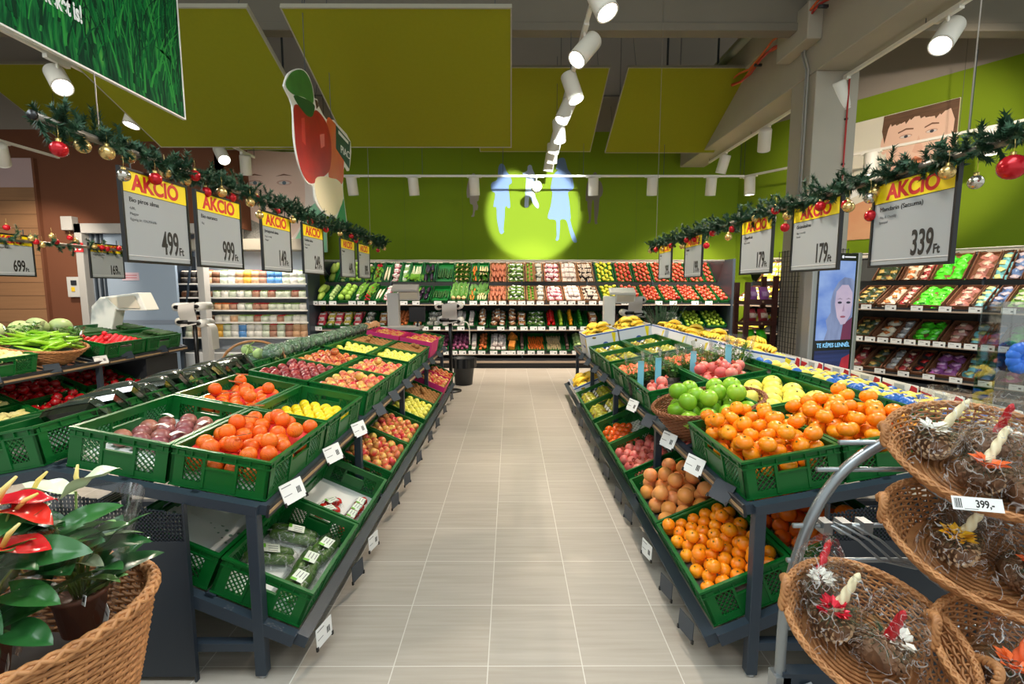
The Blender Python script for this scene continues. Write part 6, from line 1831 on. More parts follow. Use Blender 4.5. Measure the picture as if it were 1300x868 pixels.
# ---------------------------------------------------------------- grass banner and apple cutout
def grass_material():
    m = bpy.data.materials.new('grass_print'); m.use_nodes = True
    nt = m.node_tree; N, L = nt.nodes, nt.links
    b = N['Principled BSDF']; b.inputs['Roughness'].default_value = 0.75; b.inputs['Specular IOR Level'].default_value = 0.15
    tc = N.new('ShaderNodeTexCoord')
    nz0 = N.new('ShaderNodeTexNoise'); nz0.inputs['Scale'].default_value = 2.2; nz0.inputs['Detail'].default_value = 2
    L.new(tc.outputs['Object'], nz0.inputs['Vector'])
    ad = N.new('ShaderNodeVectorMath'); ad.operation = 'MULTIPLY_ADD'; ad.inputs[1].default_value = (0.16, 0.1, 0.0)
    L.new(nz0.outputs['Color'], ad.inputs[0]); L.new(tc.outputs['Object'], ad.inputs[2])
    mp = N.new('ShaderNodeMapping'); mp.inputs['Scale'].default_value = (34, 3.0, 1); mp.inputs['Rotation'].default_value = (0, 0, 0.15)
    L.new(ad.outputs[0], mp.inputs[0])
    nz = N.new('ShaderNodeTexNoise'); nz.inputs['Scale'].default_value = 1.0; nz.inputs['Detail'].default_value = 4
    L.new(mp.outputs[0], nz.inputs['Vector'])
    rp = N.new('ShaderNodeValToRGB')
    e = rp.color_ramp.elements
    e[0].position = 0.33; e[0].color = lin((8, 44, 30)); e[1].position = 0.74; e[1].color = lin((76, 150, 64))
    for p_, c in ((0.45, (10, 66, 36)), (0.55, (20, 100, 48)), (0.64, (40, 124, 56))):
        q = e.new(p_); q.color = lin(c)
    L.new(nz.outputs['Fac'], rp.inputs[0]); L.new(rp.outputs[0], b.inputs['Base Color'])
    return m
GRASS = grass_material()
MBN = frame(Vector((-1.8, 2.832, 2.522)), (0, 1, 0), (0, 0, 1), (1, 0, 0)) @ S(0.6)
root = empty('hanging_banner', 'big hanging banner printed with green grass at the upper left', 'banner', MBN)
mb = MB(); mb.box((-4.2, 0, -0.02), (0, 1.9, 0), GRASS); mb.build('printed_board', root)
mb = MB(); mb.box((-4.2, -0.012, -0.024), (0.012, 0, 0.006), WSTEEL); mb.box((0, 0, -0.024), (0.012, 1.9, 0.006), WSTEEL); mb.build('edge_strip', root)
BLG = random.Random(4)
mb = MB()
for i in range(420):
    x = BLG.uniform(-2.6, -0.03); y0 = BLG.uniform(0.02, 0.7); L_ = BLG.uniform(0.25, 0.75); a = BLG.gauss(0.1, 0.4); w = BLG.uniform(0.004, 0.013)
    pts = []
    for q in range(6):
        f = q / 5; pts.append((x + L_ * f * math.sin(a * (0.4 + 0.6 * f)), y0 + L_ * f * math.cos(a * f)))
    pl = [(min(-0.004, px_ - w * (1 - q / 5) ** 0.7), py_) for q, (px_, py_) in enumerate(pts)] + [(min(-0.003, px_ + w * (1 - q / 5) ** 0.7 + 0.0005), py_) for q, (px_, py_) in reversed(list(enumerate(pts)))]
    mb.prism(pl, 0.0, 0.0008 + 0.000006 * i, (mat('blade_a', (14, 104, 46), 0.75, 0.15), mat('blade_b', (8, 74, 38), 0.75, 0.15), mat('blade_c', (44, 136, 58), 0.75, 0.15), mat('blade_d', (8, 50, 28), 0.75, 0.15))[i % 4])
mb.build('printed_blades', root)
text('nekeket is!', 0.16, CARD, T(-1.05, 0.29, 0.0042), root, 'banner_lettering', 'RIGHT', 0.52, 0.005)
mb = MB(); mb.prism(ell(-1.28, 0.555, 0.30, 0.145, 40), 0.0, 0.004, CARD); mb.prism(ell(-1.28, 0.555, 0.28, 0.127, 40), 0.004, 0.0048, mat('logo_green', (20, 120, 70), 0.5)); mb.prism(ell(-1.28, 0.555, 0.27, 0.117, 40), 0.0048, 0.0054, CARD); mb.build('oval_emblem', root)
text('wr', 0.2, mat('logo_green', (20, 120, 70), 0.5), T(-1.29, 0.50, 0.0056), root, 'emblem_lettering', 'LEFT', 1.1, 0.004)
mb = MB()
for x in (-0.45, -2.2): mb.tube([(x, 1.9, -0.01), (x, 4.2, -0.01)], 0.004, GREY, 5)
mb.build('suspension_wire', root)

MA = frame(Vector((-1.8, 4.0, 2.2)), (0, 1, 0), (0, 0, 1), (1, 0, 0))
root = empty('apple_cutout', 'hanging cutout board of red apples with green leaf and tag', 'hanging sign', MA)
def acut(pts):
    out = []
    for px, py in pts:
        x, y, z = at_x(350 + px / 3.34, 60 + py / 3.34, -1.8)
        out.append((y - 4.0, z - 2.2))
    return out
OUT = smooth_poly(acut([(92, 92), (118, 96), (140, 120), (158, 170), (165, 215), (178, 222), (184, 250), (215, 305), (245, 308), (258, 322), (318, 400), (312, 524), (292, 505), (286, 580), (290, 640), (304, 770), (268, 730), (236, 720), (200, 700), (168, 650), (160, 590), (130, 570), (95, 480), (78, 380), (72, 250), (40, 175), (38, 155), (55, 112)]), 3)
mb = MB(); mb.prism(OUT, -0.012, 0.0, WHITE); mb.build('board', root)
def inner(poly, k=0.965):
    cx = sum(p[0] for p in poly) / len(poly); cy = sum(p[1] for p in poly) / len(poly)
    return smooth_poly([(cx + (x - cx) * k, cy + (y - cy) * k) for x, y in poly], 4 if len(poly) > 4 else 1)
mb = MB()
ARED = mat('print_apple_red', (190, 30, 30), 0.4, rgb2=(140, 16, 22), noise=0.9, scale=(5, 5, 5)); ALT = mat('print_apple_light', (206, 60, 44), 0.4, rgb2=(214, 120, 60), noise=0.9, scale=(5, 3, 5))
LFG = mat('print_leaf', (72, 140, 62), 0.45, rgb2=(40, 96, 44), noise=0.9, scale=(6, 6, 6)); LFD = mat('print_leaf_dark', (26, 84, 40), 0.45)
mb.prism(inner(acut([(215, 308), (245, 312), (262, 340), (288, 420), (290, 520), (284, 580), (250, 600), (225, 560)])), 0, 0.001, ALT)
mb.prism(inner(acut([(76, 240), (120, 262), (150, 290), (170, 262), (200, 290), (225, 340), (238, 420), (232, 520), (196, 560), (150, 585), (112, 540), (88, 450), (78, 360)])), 0, 0.002, ARED)
mb.prism(inner(acut([(166, 556), (210, 545), (232, 552), (262, 560), (284, 590), (286, 650), (262, 705), (236, 716), (204, 700), (172, 640)])), 0, 0.003, mat('print_apple_flesh', (238, 226, 190), 0.5))
mb.prism(inner(acut([(40, 160), (60, 112), (92, 94), (120, 100), (142, 130), (158, 180), (160, 240), (120, 215), (70, 200)])), 0, 0.003, LFG)
mb.prism(inner(acut([(74, 206), (120, 216), (160, 240), (166, 262), (152, 298), (120, 280)])), 0, 0.0035, LFD)
mb.prism(inner(acut([(258, 726), (288, 640), (302, 764)])), 0, 0.0035, mat('print_green_tip', (30, 150, 90), 0.5))
mb.prism(inner(acut([(186, 370), (206, 366), (208, 420), (192, 430)])), 0, 0.0024, mat('print_gloss', (226, 120, 110), 0.4))
mb.prism(inner(acut([(108, 300), (122, 296), (128, 420), (112, 400)])), 0, 0.0024, mat('print_gloss2', (206, 60, 56), 0.4))
mb.prism(acut([(166, 222), (176, 226), (182, 250), (174, 262)]), 0, 0.003, STEM)
mb.build('printed_apples', root)
mb = MB(); mb.prism(inner(acut([(254, 328), (316, 402), (312, 518), (254, 430)]), 0.95), 0.0, 0.006, mat('tag_green', (18, 74, 52), 0.5)); mb.build('green_tag', root)
a = acut([(268, 400)])[0]
text('PIAC', 0.11, CARD, T(a[0] + 0.03, a[1] - 0.10, 0.0066), root, 'tag_lettering', 'LEFT', 1.25, 0.001)
mb = MB(); q = acut([(264, 352), (306, 400), (306, 412), (264, 366)]); mb.prism(q, 0.006, 0.007, CARD); mb.build('tag_line', root)
mb = MB()
for x in (0.55, 1.15): mb.tube([(x, 0.85, -0.006), (x, 2.3, -0.006)], 0.003, GREY, 5)
mb.build('suspension_wire', root)
# edge of a second fruit cutout at the right, and a pale scalloped one above
root = empty('orange_cutout', 'edge of a hanging orange slice cutout board at the far right', 'hanging sign', frame(Vector((1.75, 1.62, 2.48)), (0, -1, 0), (0, 0, 1), (-1, 0, 0)))
mb = MB(); mb.prism(ell(0.1, 0.0, 0.2, 0.17, 22), -0.012, 0, WHITE); mb.build('board', root)
mb = MB(); mb.prism(ell(0.1, 0.0, 0.186, 0.155, 30), 0, 0.001, mat('print_orange_rind', (236, 140, 40), 0.4, rgb2=(206, 90, 24), noise=0.9, scale=(16, 16, 16))); mb.build('printed_orange', root)
mb = MB(); mb.tube([(0.1, 0.16, -0.006), (0.1, 1.6, -0.006)], 0.003, GREY, 5); mb.build('suspension_wire', root)
# ---------------------------------------------------------------- outer side of the left stand
def bctr(row, i): return ctr(-1, 'top', row, i, True)
for i in (0, 1, 2):
    for row in (0, 1):
        crate(bctr(row, i), 'green crate behind the left ridge, %s from near end, %s' % (ORD[i], 'outer side' if row == 0 else 'ridge side'))
        liner(bctr(row, i), 0.06, FIBRE, 'fibre tray behind the left ridge, %s from near end, %s' % (ORD[i], 'outer side' if row == 0 else 'ridge side'))
LIDB = mat('smoked_lid', (38, 44, 42), 0.12, 0.6, rgb2=(62, 74, 62), noise=0.7, scale=(22, 22, 22))
LIDF = film('smoked_film', tint=(120, 140, 130), base=0.22, rim=0.7, rough=0.06)
mb = MB()
mb.grid(lambda u, v: ((u - 0.5) * 0.215, (v - 0.5) * 0.152, 0.07 * (1 - abs(2 * u - 1) ** 4) ** 0.6 * (1 - abs(2 * v - 1) ** 4) ** 0.6 + 0.004 * math.cos(10 * PI * v) * (1 - abs(2 * u - 1) ** 2)), 19, 17, LIDB); PKB = mb.mesh('lid', True)
mb = MB(); mb.box((-0.10, -0.068, -0.030), (0.10, 0.068, 0.0), mat('packed_greens', (136, 160, 120), 0.6, rgb2=(96, 110, 84), noise=1.0, scale=(30, 30, 30))); PKG = mb.mesh('contents')
mb = MB(); mb.box((-0.105, -0.074, -0.034), (0.105, 0.074, 0.001), LIDF); PKT = mb.mesh('tray')
mb = MB(); mb.box((-0.05, -0.071, -0.03), (0.05, -0.0755, 0.03), mat('pack_band', (176, 130, 110), 0.5)); PKL = mb.mesh('band')
n = 0
NUMS = ORD + ['ninth', 'tenth', 'eleventh', 'twelfth', 'thirteenth', 'fourteenth', 'fifteenth', 'sixteenth', 'seventeenth', 'eighteenth', 'nineteenth', 'twentieth']
for layer, (xo, zo, cnt, y0, dy) in enumerate(((0.10, 0.14, 12, -0.28, 0.118), (-0.03, 0.13, 11, -0.22, 0.125))):
    for j in range(cnt):
        M = tier(-1, 'top', 0.66 + (0.06 if layer == 0 else -0.08), slot_y(0) + y0 + 0.32 + dy * j + 0.05 * (layer), zo + 0.015 * (j % 3), True)
        o = empty('packed_salad', '%s black lidded tray %s the left ridge, from near end' % (NUMS[j], 'on' if layer == 0 else 'just behind'), 'packed salad', M @ RZ(PI + fr.uniform(-0.12, 0.12)) @ RX(0.85 + fr.uniform(-0.1, 0.1)), 'black lidded trays on the left ridge')
        place(PKB, 'lid', o); place(PKG, 'contents', o); place(PKT, 'tray', o)
        if j % 3 == 0: place(PKL, 'band', o)
# kohlrabi basket with a hoop handle
MK = tier(-1, 'top', 0.60, slot_y(2) + 0.42, 0.01, True)
MK = T(*MK.to_translation()) @ RZ(0.3)
bk = wicker('wicker_basket', 'wicker basket with tall hoop handle of pale kohlrabi on the left stand', MK, 0.24, 0.2, 0.13, 0.18, 0.15, WICK, 36, 11)
mb = MB()
for q in range(2): mb.tube([((0.235) * math.cos(PI * i / 20) + 0.004 * math.cos(i + q * PI), 0.004 * math.sin(i + q * PI), 0.12 + 0.19 * math.sin(PI * i / 20)) for i in range(21)], 0.009, WICK, 7)
mb.build('hoop_handle', bk, True)
LSTEM = m_('kohl_stem', (176, 206, 130), (130, 176, 84))
mb = ballmb(0.045, m_('kohl_green', (196, 220, 150)))
for a in range(5):
    mb.tube([(0, 0, 0.07), (0.02 * math.cos(a * 1.26), 0.02 * math.sin(a * 1.26), 0.12), (0.07 * math.cos(a * 1.26), 0.07 * math.sin(a * 1.26) - 0.04, 0.17)], 0.004, LSTEM, 5)
KOM = mb.mesh('kohlrabi', True)
for j, (x, y, z) in enumerate(pack(0.34, 0.28, 0.046, 17, 31, 0.07, 1.0, 0.8)):
    tag(place(KOM, 'kohlrabi', None, MK @ T(x, y, z - 0.04) @ RZ(fr.uniform(0, 6.28)) @ RX(fr.uniform(0.8, 1.9))), 'pale green kohlrabi with cut stems in the hoop handled basket', 'kohlrabi', 'kohlrabi in the hooped basket')
# wrapped broccoli along the ridge, then squash
BRO = mat('broccoli_green', (124, 156, 124), 0.7, rgb2=(78, 116, 80), noise=1.0, scale=(60, 60, 60), bump=0.6)
g = random.Random(9)
mb = MB()
mb.ball((0, 0, 0.05), 0.07, BRO, 14, 9, (1.1, 1, 0.72))
for i in range(34):
    a, b = g.uniform(0, 6.28), g.uniform(0.0, 1.35)
    mb.ball((0.072 * 1.1 * math.sin(b) * math.cos(a), 0.072 * math.sin(b) * math.sin(a), 0.05 + 0.052 * math.cos(b)), 0.017, BRO, 6, 4)
BROM = mb.mesh('broccoli', True)
mb = MB(); mb.tube([(0, 0, 0), (0, 0, 0.04)], 0.022, LSTEM, 8); BROS = mb.mesh('stalk', True)
mb = MB(); mb.ball((0, 0, 0.052), 0.088, SHINY, 14, 9, (1.15, 1.02, 0.78)); BROF = mb.mesh('wrap', True)
for i in (3, 4, 5, 6):
    for row in (0, 1):
        crate(bctr(row, i), 'green crate behind the left ridge, %s from near end, %s' % (ORD[i], 'outer side' if row == 0 else 'ridge side'))
        liner(bctr(row, i), 0.09, FIBRE, 'fibre tray behind the left ridge, %s from near end, %s' % (ORD[i], 'outer side' if row == 0 else 'ridge side'))
for j in range(15):
    for u in (0.44, 0.64, 0.80):
        if u == 0.44 and j % 2: continue
        M = tier(-1, 'top', u, slot_y(3) - 0.22 + 0.172 * j, 0.115 + (0.03 if u > 0.7 else 0.0), True)
        o = tag(place(BROM, 'broccoli', None, M @ RZ(g.uniform(0, 6)) @ S(g.uniform(0.9, 1.05))), 'clear wrapped broccoli head in the long row behind the left ridge', 'broccoli', 'wrapped broccoli behind the left ridge')
        place(BROS, 'stalk', o, T(0, 0, -0.022)); place(BROF, 'wrap', o)
SQ = mat('butternut_skin', (216, 164, 110), 0.5, rgb2=(204, 140, 80), noise=0.8, scale=(8, 8, 8), rgb3=(196, 150, 120), rand=0.8)
mb = MB(); mb.lathe([(0, 0), (0.04, 0.004), (0.065, 0.04), (0.066, 0.075), (0.05, 0.12), (0.042, 0.18), (0.036, 0.215), (0.015, 0.228), (0, 0.23)], SQ, 14, T(0, -0.11, 0.06) @ RX(-PI / 2)); SQM = mb.mesh('squash', True)
mb = MB(); mb.tube([(0, 0.115, 0.06), (0, 0.14, 0.064)], 0.009, STEM, 6); SQS = mb.mesh('stem', True)
crate(bctr(1, 7), 'green crate of butternut squash behind the left ridge, far end')
liner(bctr(1, 7), 0.09, FIBRE, 'fibre tray under the butternut squash at the far end')
crate(bctr(0, 7), 'green crate on the outer side, far end of left stand')
for j in range(12):
    M = bctr(1, 7) @ T((-0.11, 0.0, 0.11)[j % 3], -0.2 + 0.13 * (j // 3), 0.1 + 0.02 * (j % 2)) @ RZ(g.uniform(0, 6.28))
    o = tag(place(SQM, 'butternut_squash', None, M), 'tan butternut squash in the crate behind the pink boxes', 'squash', 'butternut squash at the left stand')
    place(SQS, 'stem', o)

# ---------------------------------------------------------------- third stand, far left
TC = T(-3.33, 1.93, 0)
r3 = stand(-1, 'third dark produce stand at the far left before the timber wall', 2)
r3.matrix_world = TC @ r3.matrix_world @ S(1, 1, 1.13)
def cctr(t, row, i): return T(0, 0, 0.10 if t == 'top' else 0.035) @ TC @ ctr(-1, t, row, i)
PAP = mat('white_paprika', (236, 226, 150), 0.3, rgb2=(226, 216, 126), noise=0.6, scale=(10, 10, 10), rgb3=(240, 232, 176), rand=0.8)
mb = MB(); mb.lathe([(0, -0.055), (0.008, -0.05), (0.022, -0.02), (0.031, 0.02), (0.031, 0.038), (0.018, 0.05), (0, 0.046)], PAP, 10, lob=0.05, nl=4); PAPM = mb.mesh('white_paprika', True)
kind('paprika', 'white_paprika', PAPM, 0.034, 'pepper', 'pale yellow pointed paprika', [('stem', stem_mesh(0.003, 0.045, 0.07, CALYX))], 0, lay=True)
SMT = mat('small_tomato', (214, 34, 44), 0.22, 0.5, rgb3=(196, 20, 34), rand=0.8)
kind('smalltomato', 'tomato', fruit_mesh('tomato', 0.028, SMT, 0.92, 0.08, n=12, k=8), 0.028, 'tomato', 'small red tomato', (), 1.0)
RPM = mat('red_paprika', (176, 14, 22), 0.22, 0.5, rgb2=(146, 8, 18), noise=0.6, scale=(14, 14, 14), rgb3=(120, 6, 16), rand=0.8)
kind('redpaprika', 'red_pepper', fruit_mesh('red_pepper', 0.042, RPM, 1.05, 0.2, 0.1, n=14, lob=0.07, nl=4), 0.042, 'pepper', 'dark red bell pepper', [('stem', stem_mesh(0.004, 0.03, 0.055, CALYX))], 1.2)
for t, row, i, key, amt, fl, w in (('top', 0, 0, 'paprika', 42, 0.10, 'top aisle-side crate, far left stand'), ('top', 1, 0, 'smalltomato', 70, 0.12, 'top first ridge-side crate, far left stand'), ('top', 0, 2, 'smalltomato', 70, 0.11, 'top third aisle-side crate, far left stand'),
                               ('low', 0, 0, 'paprika', 40, 0.09, 'lower first aisle-side crate, far left stand'), ('low', 1, 0, 'paprika', 34, 0.09, 'lower first ridge-side crate, far left stand'),
                               ('low', 0, 1, 'redpaprika', 34, 0.08, 'lower second aisle-side crate, far left stand'), ('low', 1, 1, 'redpaprika', 34, 0.08, 'lower second ridge-side crate, far left stand'), ('low', 0, 2, 'redpaprika', 34, 0.08, 'lower third aisle-side crate, far left stand'), ('low', 1, 2, 'redpaprika', 34, 0.08, 'lower third ridge-side crate, far left stand')):
    M = cctr(t, row, i)
    crate(M, 'green %s crate: %s' % (K[key]['name'].replace('_', ' '), w)); liner(M, fl, FIBRE, 'flat liner under %s: %s' % (K[key]['name'].replace('_', ' '), w))
    fill(M, key, amt, 'in ' + w, floor=fl, seed=700 + i * 3 + row, parts=(key != 'smalltomato'))
M = cctr('low', 0, -1)
crate(M, 'green crate at the left frame edge, far left stand lower tier'); fill(M, 'paprika', 24, 'in the crate at the left frame edge', floor=0.07, seed=711); liner(M, 0.068, FIBRE, 'flat liner in the crate at the left frame edge')
# green peppers in a basket
MG = cctr('top', 0, 1) @ T(0.06, 0.0, 0)
wicker('wicker_basket', 'wide wicker basket of long green peppers on the far left stand', MG, 0.33, 0.35, 0.16, 0.2, 0.2, WICK, 44, 11)
mb = MB(); mb.lathe([(0, 0.09), (0.25, 0.09), (0.20, 0.15), (0, 0.2)], DGREEN, 20); tag(mb.build('basket_filler', None, True, MG), 'dark filler under the long green peppers', 'liner')
GPM = mat('hot_pepper_green', (126, 186, 30), 0.28, 0.5, rgb2=(96, 160, 20), noise=0.6, scale=(8, 8, 8), rgb3=(160, 206, 50), rand=0.8)
mb = MB(); mb.tube([(0.13 * (i / 8 - 0.5) * 2, 0.04 * (i / 8) ** 2, 0.012 * math.sin(PI * i / 8)) for i in range(9)], [0.014, 0.017, 0.018, 0.018, 0.0165, 0.014, 0.011, 0.007, 0.002], GPM, 8); GPME = mb.mesh('green_pepper', True)
mb = MB(); mb.tube([(-0.13, 0, 0), (-0.15, 0.004, 0.004), (-0.17, 0.0, 0.012)], [0.009, 0.004, 0.003], CALYX, 6); GPS = mb.mesh('stem', True)
for j in range(58):
    a = g.uniform(0, 6.28); q = 0.26 * math.sqrt(g.random()); z = 0.165 + 0.10 * (1 - (q / 0.27) ** 2) * g.uniform(0.6, 1.1)
    o = tag(place(GPME, 'green_pepper', None, MG @ T(q * math.cos(a), q * math.sin(a), z) @ RZ(g.gauss(1.3, 0.5)) @ RY(g.uniform(-0.3, 0.3)) @ RX(g.uniform(0, 6))), 'long pointed green pepper in the wide wicker basket', 'pepper', 'long green peppers in the basket')
    place(GPS, 'stem', o)
# cabbages along the ridge, cucumbers, parsley
CABM = mat('cabbage_skin', (206, 222, 160), 0.45, rgb2=(180, 206, 124), noise=0.9, scale=(7, 7, 7), rgb3=(222, 230, 190), rand=0.8)
CAB = fruit_mesh('cabbage', 0.105, CABM, 0.86, 0.03, n=20, k=12)
for j, (u, y) in enumerate(((0.72, -0.45), (0.80, -0.18), (0.74, 0.10), (0.80, 0.33), (0.74, 0.56), (0.80, 0.79), (0.74, 1.0))):
    M = T(0, 0, 0.10) @ TC @ tier(-1, 'top', u, slot_y(1) + y - 0.3, 0.20)
    tag(place(CAB, 'cabbage', None, M @ RZ(j) @ RX(0.3 * (j % 3))), '%s pale green cabbage from the near end, far left stand ridge' % ORD[j], 'cabbage', 'cabbages on the far left ridge')
CUCM = P['cucumber'][1]
for row, i, w in ((0, 3, 'top fourth aisle-side crate, far left stand'), (1, 3, 'top fourth ridge-side crate, far left stand'), (1, 2, 'top third ridge-side crate, far left stand')):
    M = cctr('top', row, i)
    crate(M, 'green cucumber crate: ' + w); liner(M, 0.10, FIBRE, 'flat liner under cucumbers: ' + w)
    for j in range(20):
        tag(place(CUCM, 'cucumber', None, M @ T((-0.16 + 0.3 * ((j % 7) / 6)) * 0.9, -0.14 + 0.28 * ((j // 7) % 2) , 0.102 + 0.042 * (j // 14)) @ RZ(g.uniform(-0.12, 0.12))), 'dark green cucumber in ' + w, 'cucumber', 'cucumbers ' + w)
for i in (3,):
    M = cctr('low', 1, i); crate(M, 'green crate of long cucumbers: lower %s ridge-side, far left stand' % ORD[i]); liner(M, 0.08, FIBRE, 'flat liner: lower %s ridge-side, far left stand' % ORD[i])
    for j in range(14):
        tag(place(CUCM, 'cucumber', None, M @ T(-0.15 + 0.05 * (j % 7), -0.14 + 0.28 * (j // 7), 0.082) @ RZ(g.uniform(-0.1, 0.1))), 'dark cucumber on the far left stand lower tier, %s crate' % ORD[i], 'cucumber', 'lower tier cucumbers %d' % i)
PARS = m_('parsley_leaf', (96, 150, 50), (60, 116, 34))
for j, (u, y) in enumerate(((0.5, 0.05), (0.3, 0.36), (0.62, 0.25))):
    M = T(0, 0, 0.10) @ TC @ tier(-1, 'top', u, slot_y(1) + y, 0.06)
    root = empty('parsley_bag', '%s clear sleeve of leafy parsley beside the green pepper basket' % ('first', 'second', 'third')[j], 'herbs', T(*M.to_translation()), 'parsley sleeves')
    mb = MB()
    for k in range(90):
        a = g.uniform(0, 6.28); q = 0.10 * math.sqrt(g.random())
        Ml = T(q * math.cos(a), q * math.sin(a), g.uniform(0.08, 0.24)) @ RZ(g.uniform(0, 6.28)) @ RX(g.uniform(-0.9, 0.9))
        mb.add([(0, 0, 0), (0.018, -0.014, 0.004), (0.038, 0, 0), (0.018, 0.014, 0.004)], [(0, 1, 2, 3)], PARS, Ml)
    for k in range(12): mb.tube([(0.01 * math.cos(k), 0.01 * math.sin(k), 0.0), (0.07 * math.cos(k), 0.07 * math.sin(k), 0.2)], 0.0025, PARS, 4)
    mb.build('parsley_leaves', root)
    mb = MB(); mb.lathe([(0.03, 0.0), (0.08, 0.1), (0.13, 0.24)], CLEAR, 14); mb.build('sleeve', root, True)
# dark radicchio at the left frame edge, back of the third stand
for j in range(12):
    M = T(0, 0, 0.10) @ TC @ tier(-1, 'top', 0.62 + 0.11 * (j % 3), slot_y(0) - 0.2 + 0.13 * (j // 3), 0.13)
    tag(place(P['redonion'][1], 'red_onion', None, M @ S(0.95)), 'purple brown bulb at the far left stand ridge, by the frame edge', 'onion', 'purple bulbs on the far left ridge')
for j, (y, wh, word) in enumerate(((4.0, 0, 'pale paprika'), (4.55, 0, 'near side of the green pepper basket'), (5.1, 1, 'far side of the green pepper basket'), (5.45, 0, 'red tomatoes'), (6.0, 0, 'cucumbers'))):
    n_ = Vector((0.85, -0.3, 0.5)).normalized(); xx = Vector((0, 0, 1)).cross(n_).normalized()
    price_card(frame(Vector((-4.28, y, 0.80)), xx, n_.cross(xx), n_), '%s at the %s, far left stand' % ('white price card' if wh else 'empty grey card holder', word), bool(wh), 0.13, 0.09)

# ---------------------------------------------------------------- scales, bag stands, bin
SCW = mat('scale_white', (226, 226, 218), 0.4)
SCG = mat('scale_grey', (186, 180, 174), 0.45)
def scale_(M, label, m, s=1.0):
    root = empty('weighing_scale', label, 'scale', M)
    mb = MB(); mb.box((-0.09, -0.05, 0.0), (0.09, 0.07, 1.46), m); mb.build('column', root, bevel=0.015)
    mb = MB(); Mh = T(0.09, -0.05, 1.50) @ RX(0.45)
    mb.box((0.0, -0.03, -0.16), (0.31, 0.03, 0.02), m, Mh); mb.box((-0.10, -0.06, 0.0), (0.30, 0.12, 0.045), m, Mh); mb.build('display_head', root, bevel=0.008)
    mb = MB(); mb.box((0.02, -0.036, -0.13), (0.29, -0.03, -0.02), mat('scale_panel', (206, 196, 176), 0.3), Mh); mb.build('display_panel', root)
    mb = MB(); mb.box((-0.05, -0.35, 0.92), (0.45, 0.05, 0.96), SCG); mb.box((-0.25, -0.3, 0), (0.42, 0.1, 0.90), DARK); mb.build('weighing_plate', root)
    return root
scale_(T(-1.80, 7.55, 0.05), 'white weighing scale on its column behind the left stand', SCG)
scale_(T(1.55, 7.75, 0.0), 'white weighing scale on its column behind the banana boxes', SCW)
root = empty('weighing_scale', 'white curved weighing scale behind the far left stand', 'scale', T(-4.95, 6.1, 0))
mb = MB()
prof_ = [(-0.2, 0.75), (0.0, 0.75), (0.02, 0.98), (0.12, 1.34), (0.10, 1.46), (-0.06, 1.48), (-0.18, 1.36), (-0.22, 1.1)]
mb.prism(prof_, -0.08, 0.08, SCW, frame(Vector((0, 0, 0)), (1, 0, 0), (0, 0, 1), (0, -1, 0))); mb.build('column', root, bevel=0.012)
mb = MB(); Mh = T(0.02, -0.02, 1.45) @ RY(-0.05)
mb.prism([(0.0, 0.03), (0.42, 0.06), (0.50, -0.16), (0.14, -0.14)], -0.12, 0.1, SCW, Mh @ frame(Vector((0, 0, 0)), (1, 0, 0), (0, 0, 1), (0, -1, 0))); mb.build('display_head', root, bevel=0.008)
mb = MB(); mb.prism([(0.06, 0.01), (0.38, 0.03), (0.44, -0.13), (0.17, -0.11)], 0.12, 0.122, mat('scale_panel', (206, 196, 176), 0.3), Mh @ frame(Vector((0, 0, 0)), (1, 0, 0), (0, 0, 1), (0, -1, 0))); mb.build('display_panel', root)
mb = MB(); mb.box((-0.25, -0.3, 0), (0.6, 0.25, 0.75), DARK); mb.box((-0.2, -0.3, 0.75), (0.55, 0.2, 0.80), SCG); mb.build('pedestal', root)
BAGW = mat('bag_film_white', (206, 204, 198), 0.4)
def bag_stand(M, label, h=1.45, flip=1):
    root = empty('bag_roll_stand', label, 'bag stand', M)
    mb = MB(); mb.tube([(0, 0, 0.02), (0, 0, h)], 0.028, BLACK, 10); mb.lathe([(0, 0), (0.16, 0), (0.16, 0.02), (0, 0.025)], BLACK, 18); mb.build('post', root, True)
    for k, (x, z) in enumerate(((-0.16, h - 0.05), (0.14, h - 0.04), (-0.13, h - 0.25), (0.15, h - 0.27))):
        mb = MB(); mb.tube([(x, -0.13, z), (x, 0.13, z)], 0.055, BAGW, 14); mb.build('bag_roll', root, True)
        mb = MB(); mb.tube([(x, -0.15, z), (x, 0.15, z)], 0.02, BLACK, 8); mb.bar((0, -0.14, z), (x, -0.14, z), 0.02, 0.05, BLACK); mb.build('holder', root, True)
    mb = MB()
    mb.grid(lambda u, v: (0.2 * flip + 0.12 * flip * u + 0.03 * math.sin(4 * u), -0.12 + 0.16 * v, h - 0.28 - 0.36 * u ** 1.2 + 0.08 * math.sin(3 * u)), 10, 5, BAGW); mb.build('loose_bag', root, True)
    mb = MB()
    mb.grid(lambda u, v: (-0.1 + 0.22 * u, -0.16 - 0.02 * math.sin(6 * v), h - 0.02 - 0.30 * v + 0.04 * u), 6, 8, SCG); mb.build('loose_bag', root, True)
    return root
bag_stand(T(-0.92, 7.45, 0), 'black post with plastic bag rolls at the end of the left stand', 1.36)
bag_stand(T(-4.35, 6.75, 0), 'black post with plastic bag rolls behind the far left stand', 1.38)
bag_stand(T(1.95, 7.9, 0), 'black post with plastic bag rolls behind the bananas', 1.44)
mb = MB(); mb.lathe([(0, 0), (0.14, 0), (0.19, 0.42), (0.2, 0.44), (0.18, 0.44), (0.13, 0.02), (0, 0.02)], mat('bin_plastic', (44, 46, 48), 0.4), 22)
root = tag(mb.build('waste_bin', None, True, T(-0.78, 8.0, 0)), 'dark waste bin with bag past the end of the left stand', 'bin')
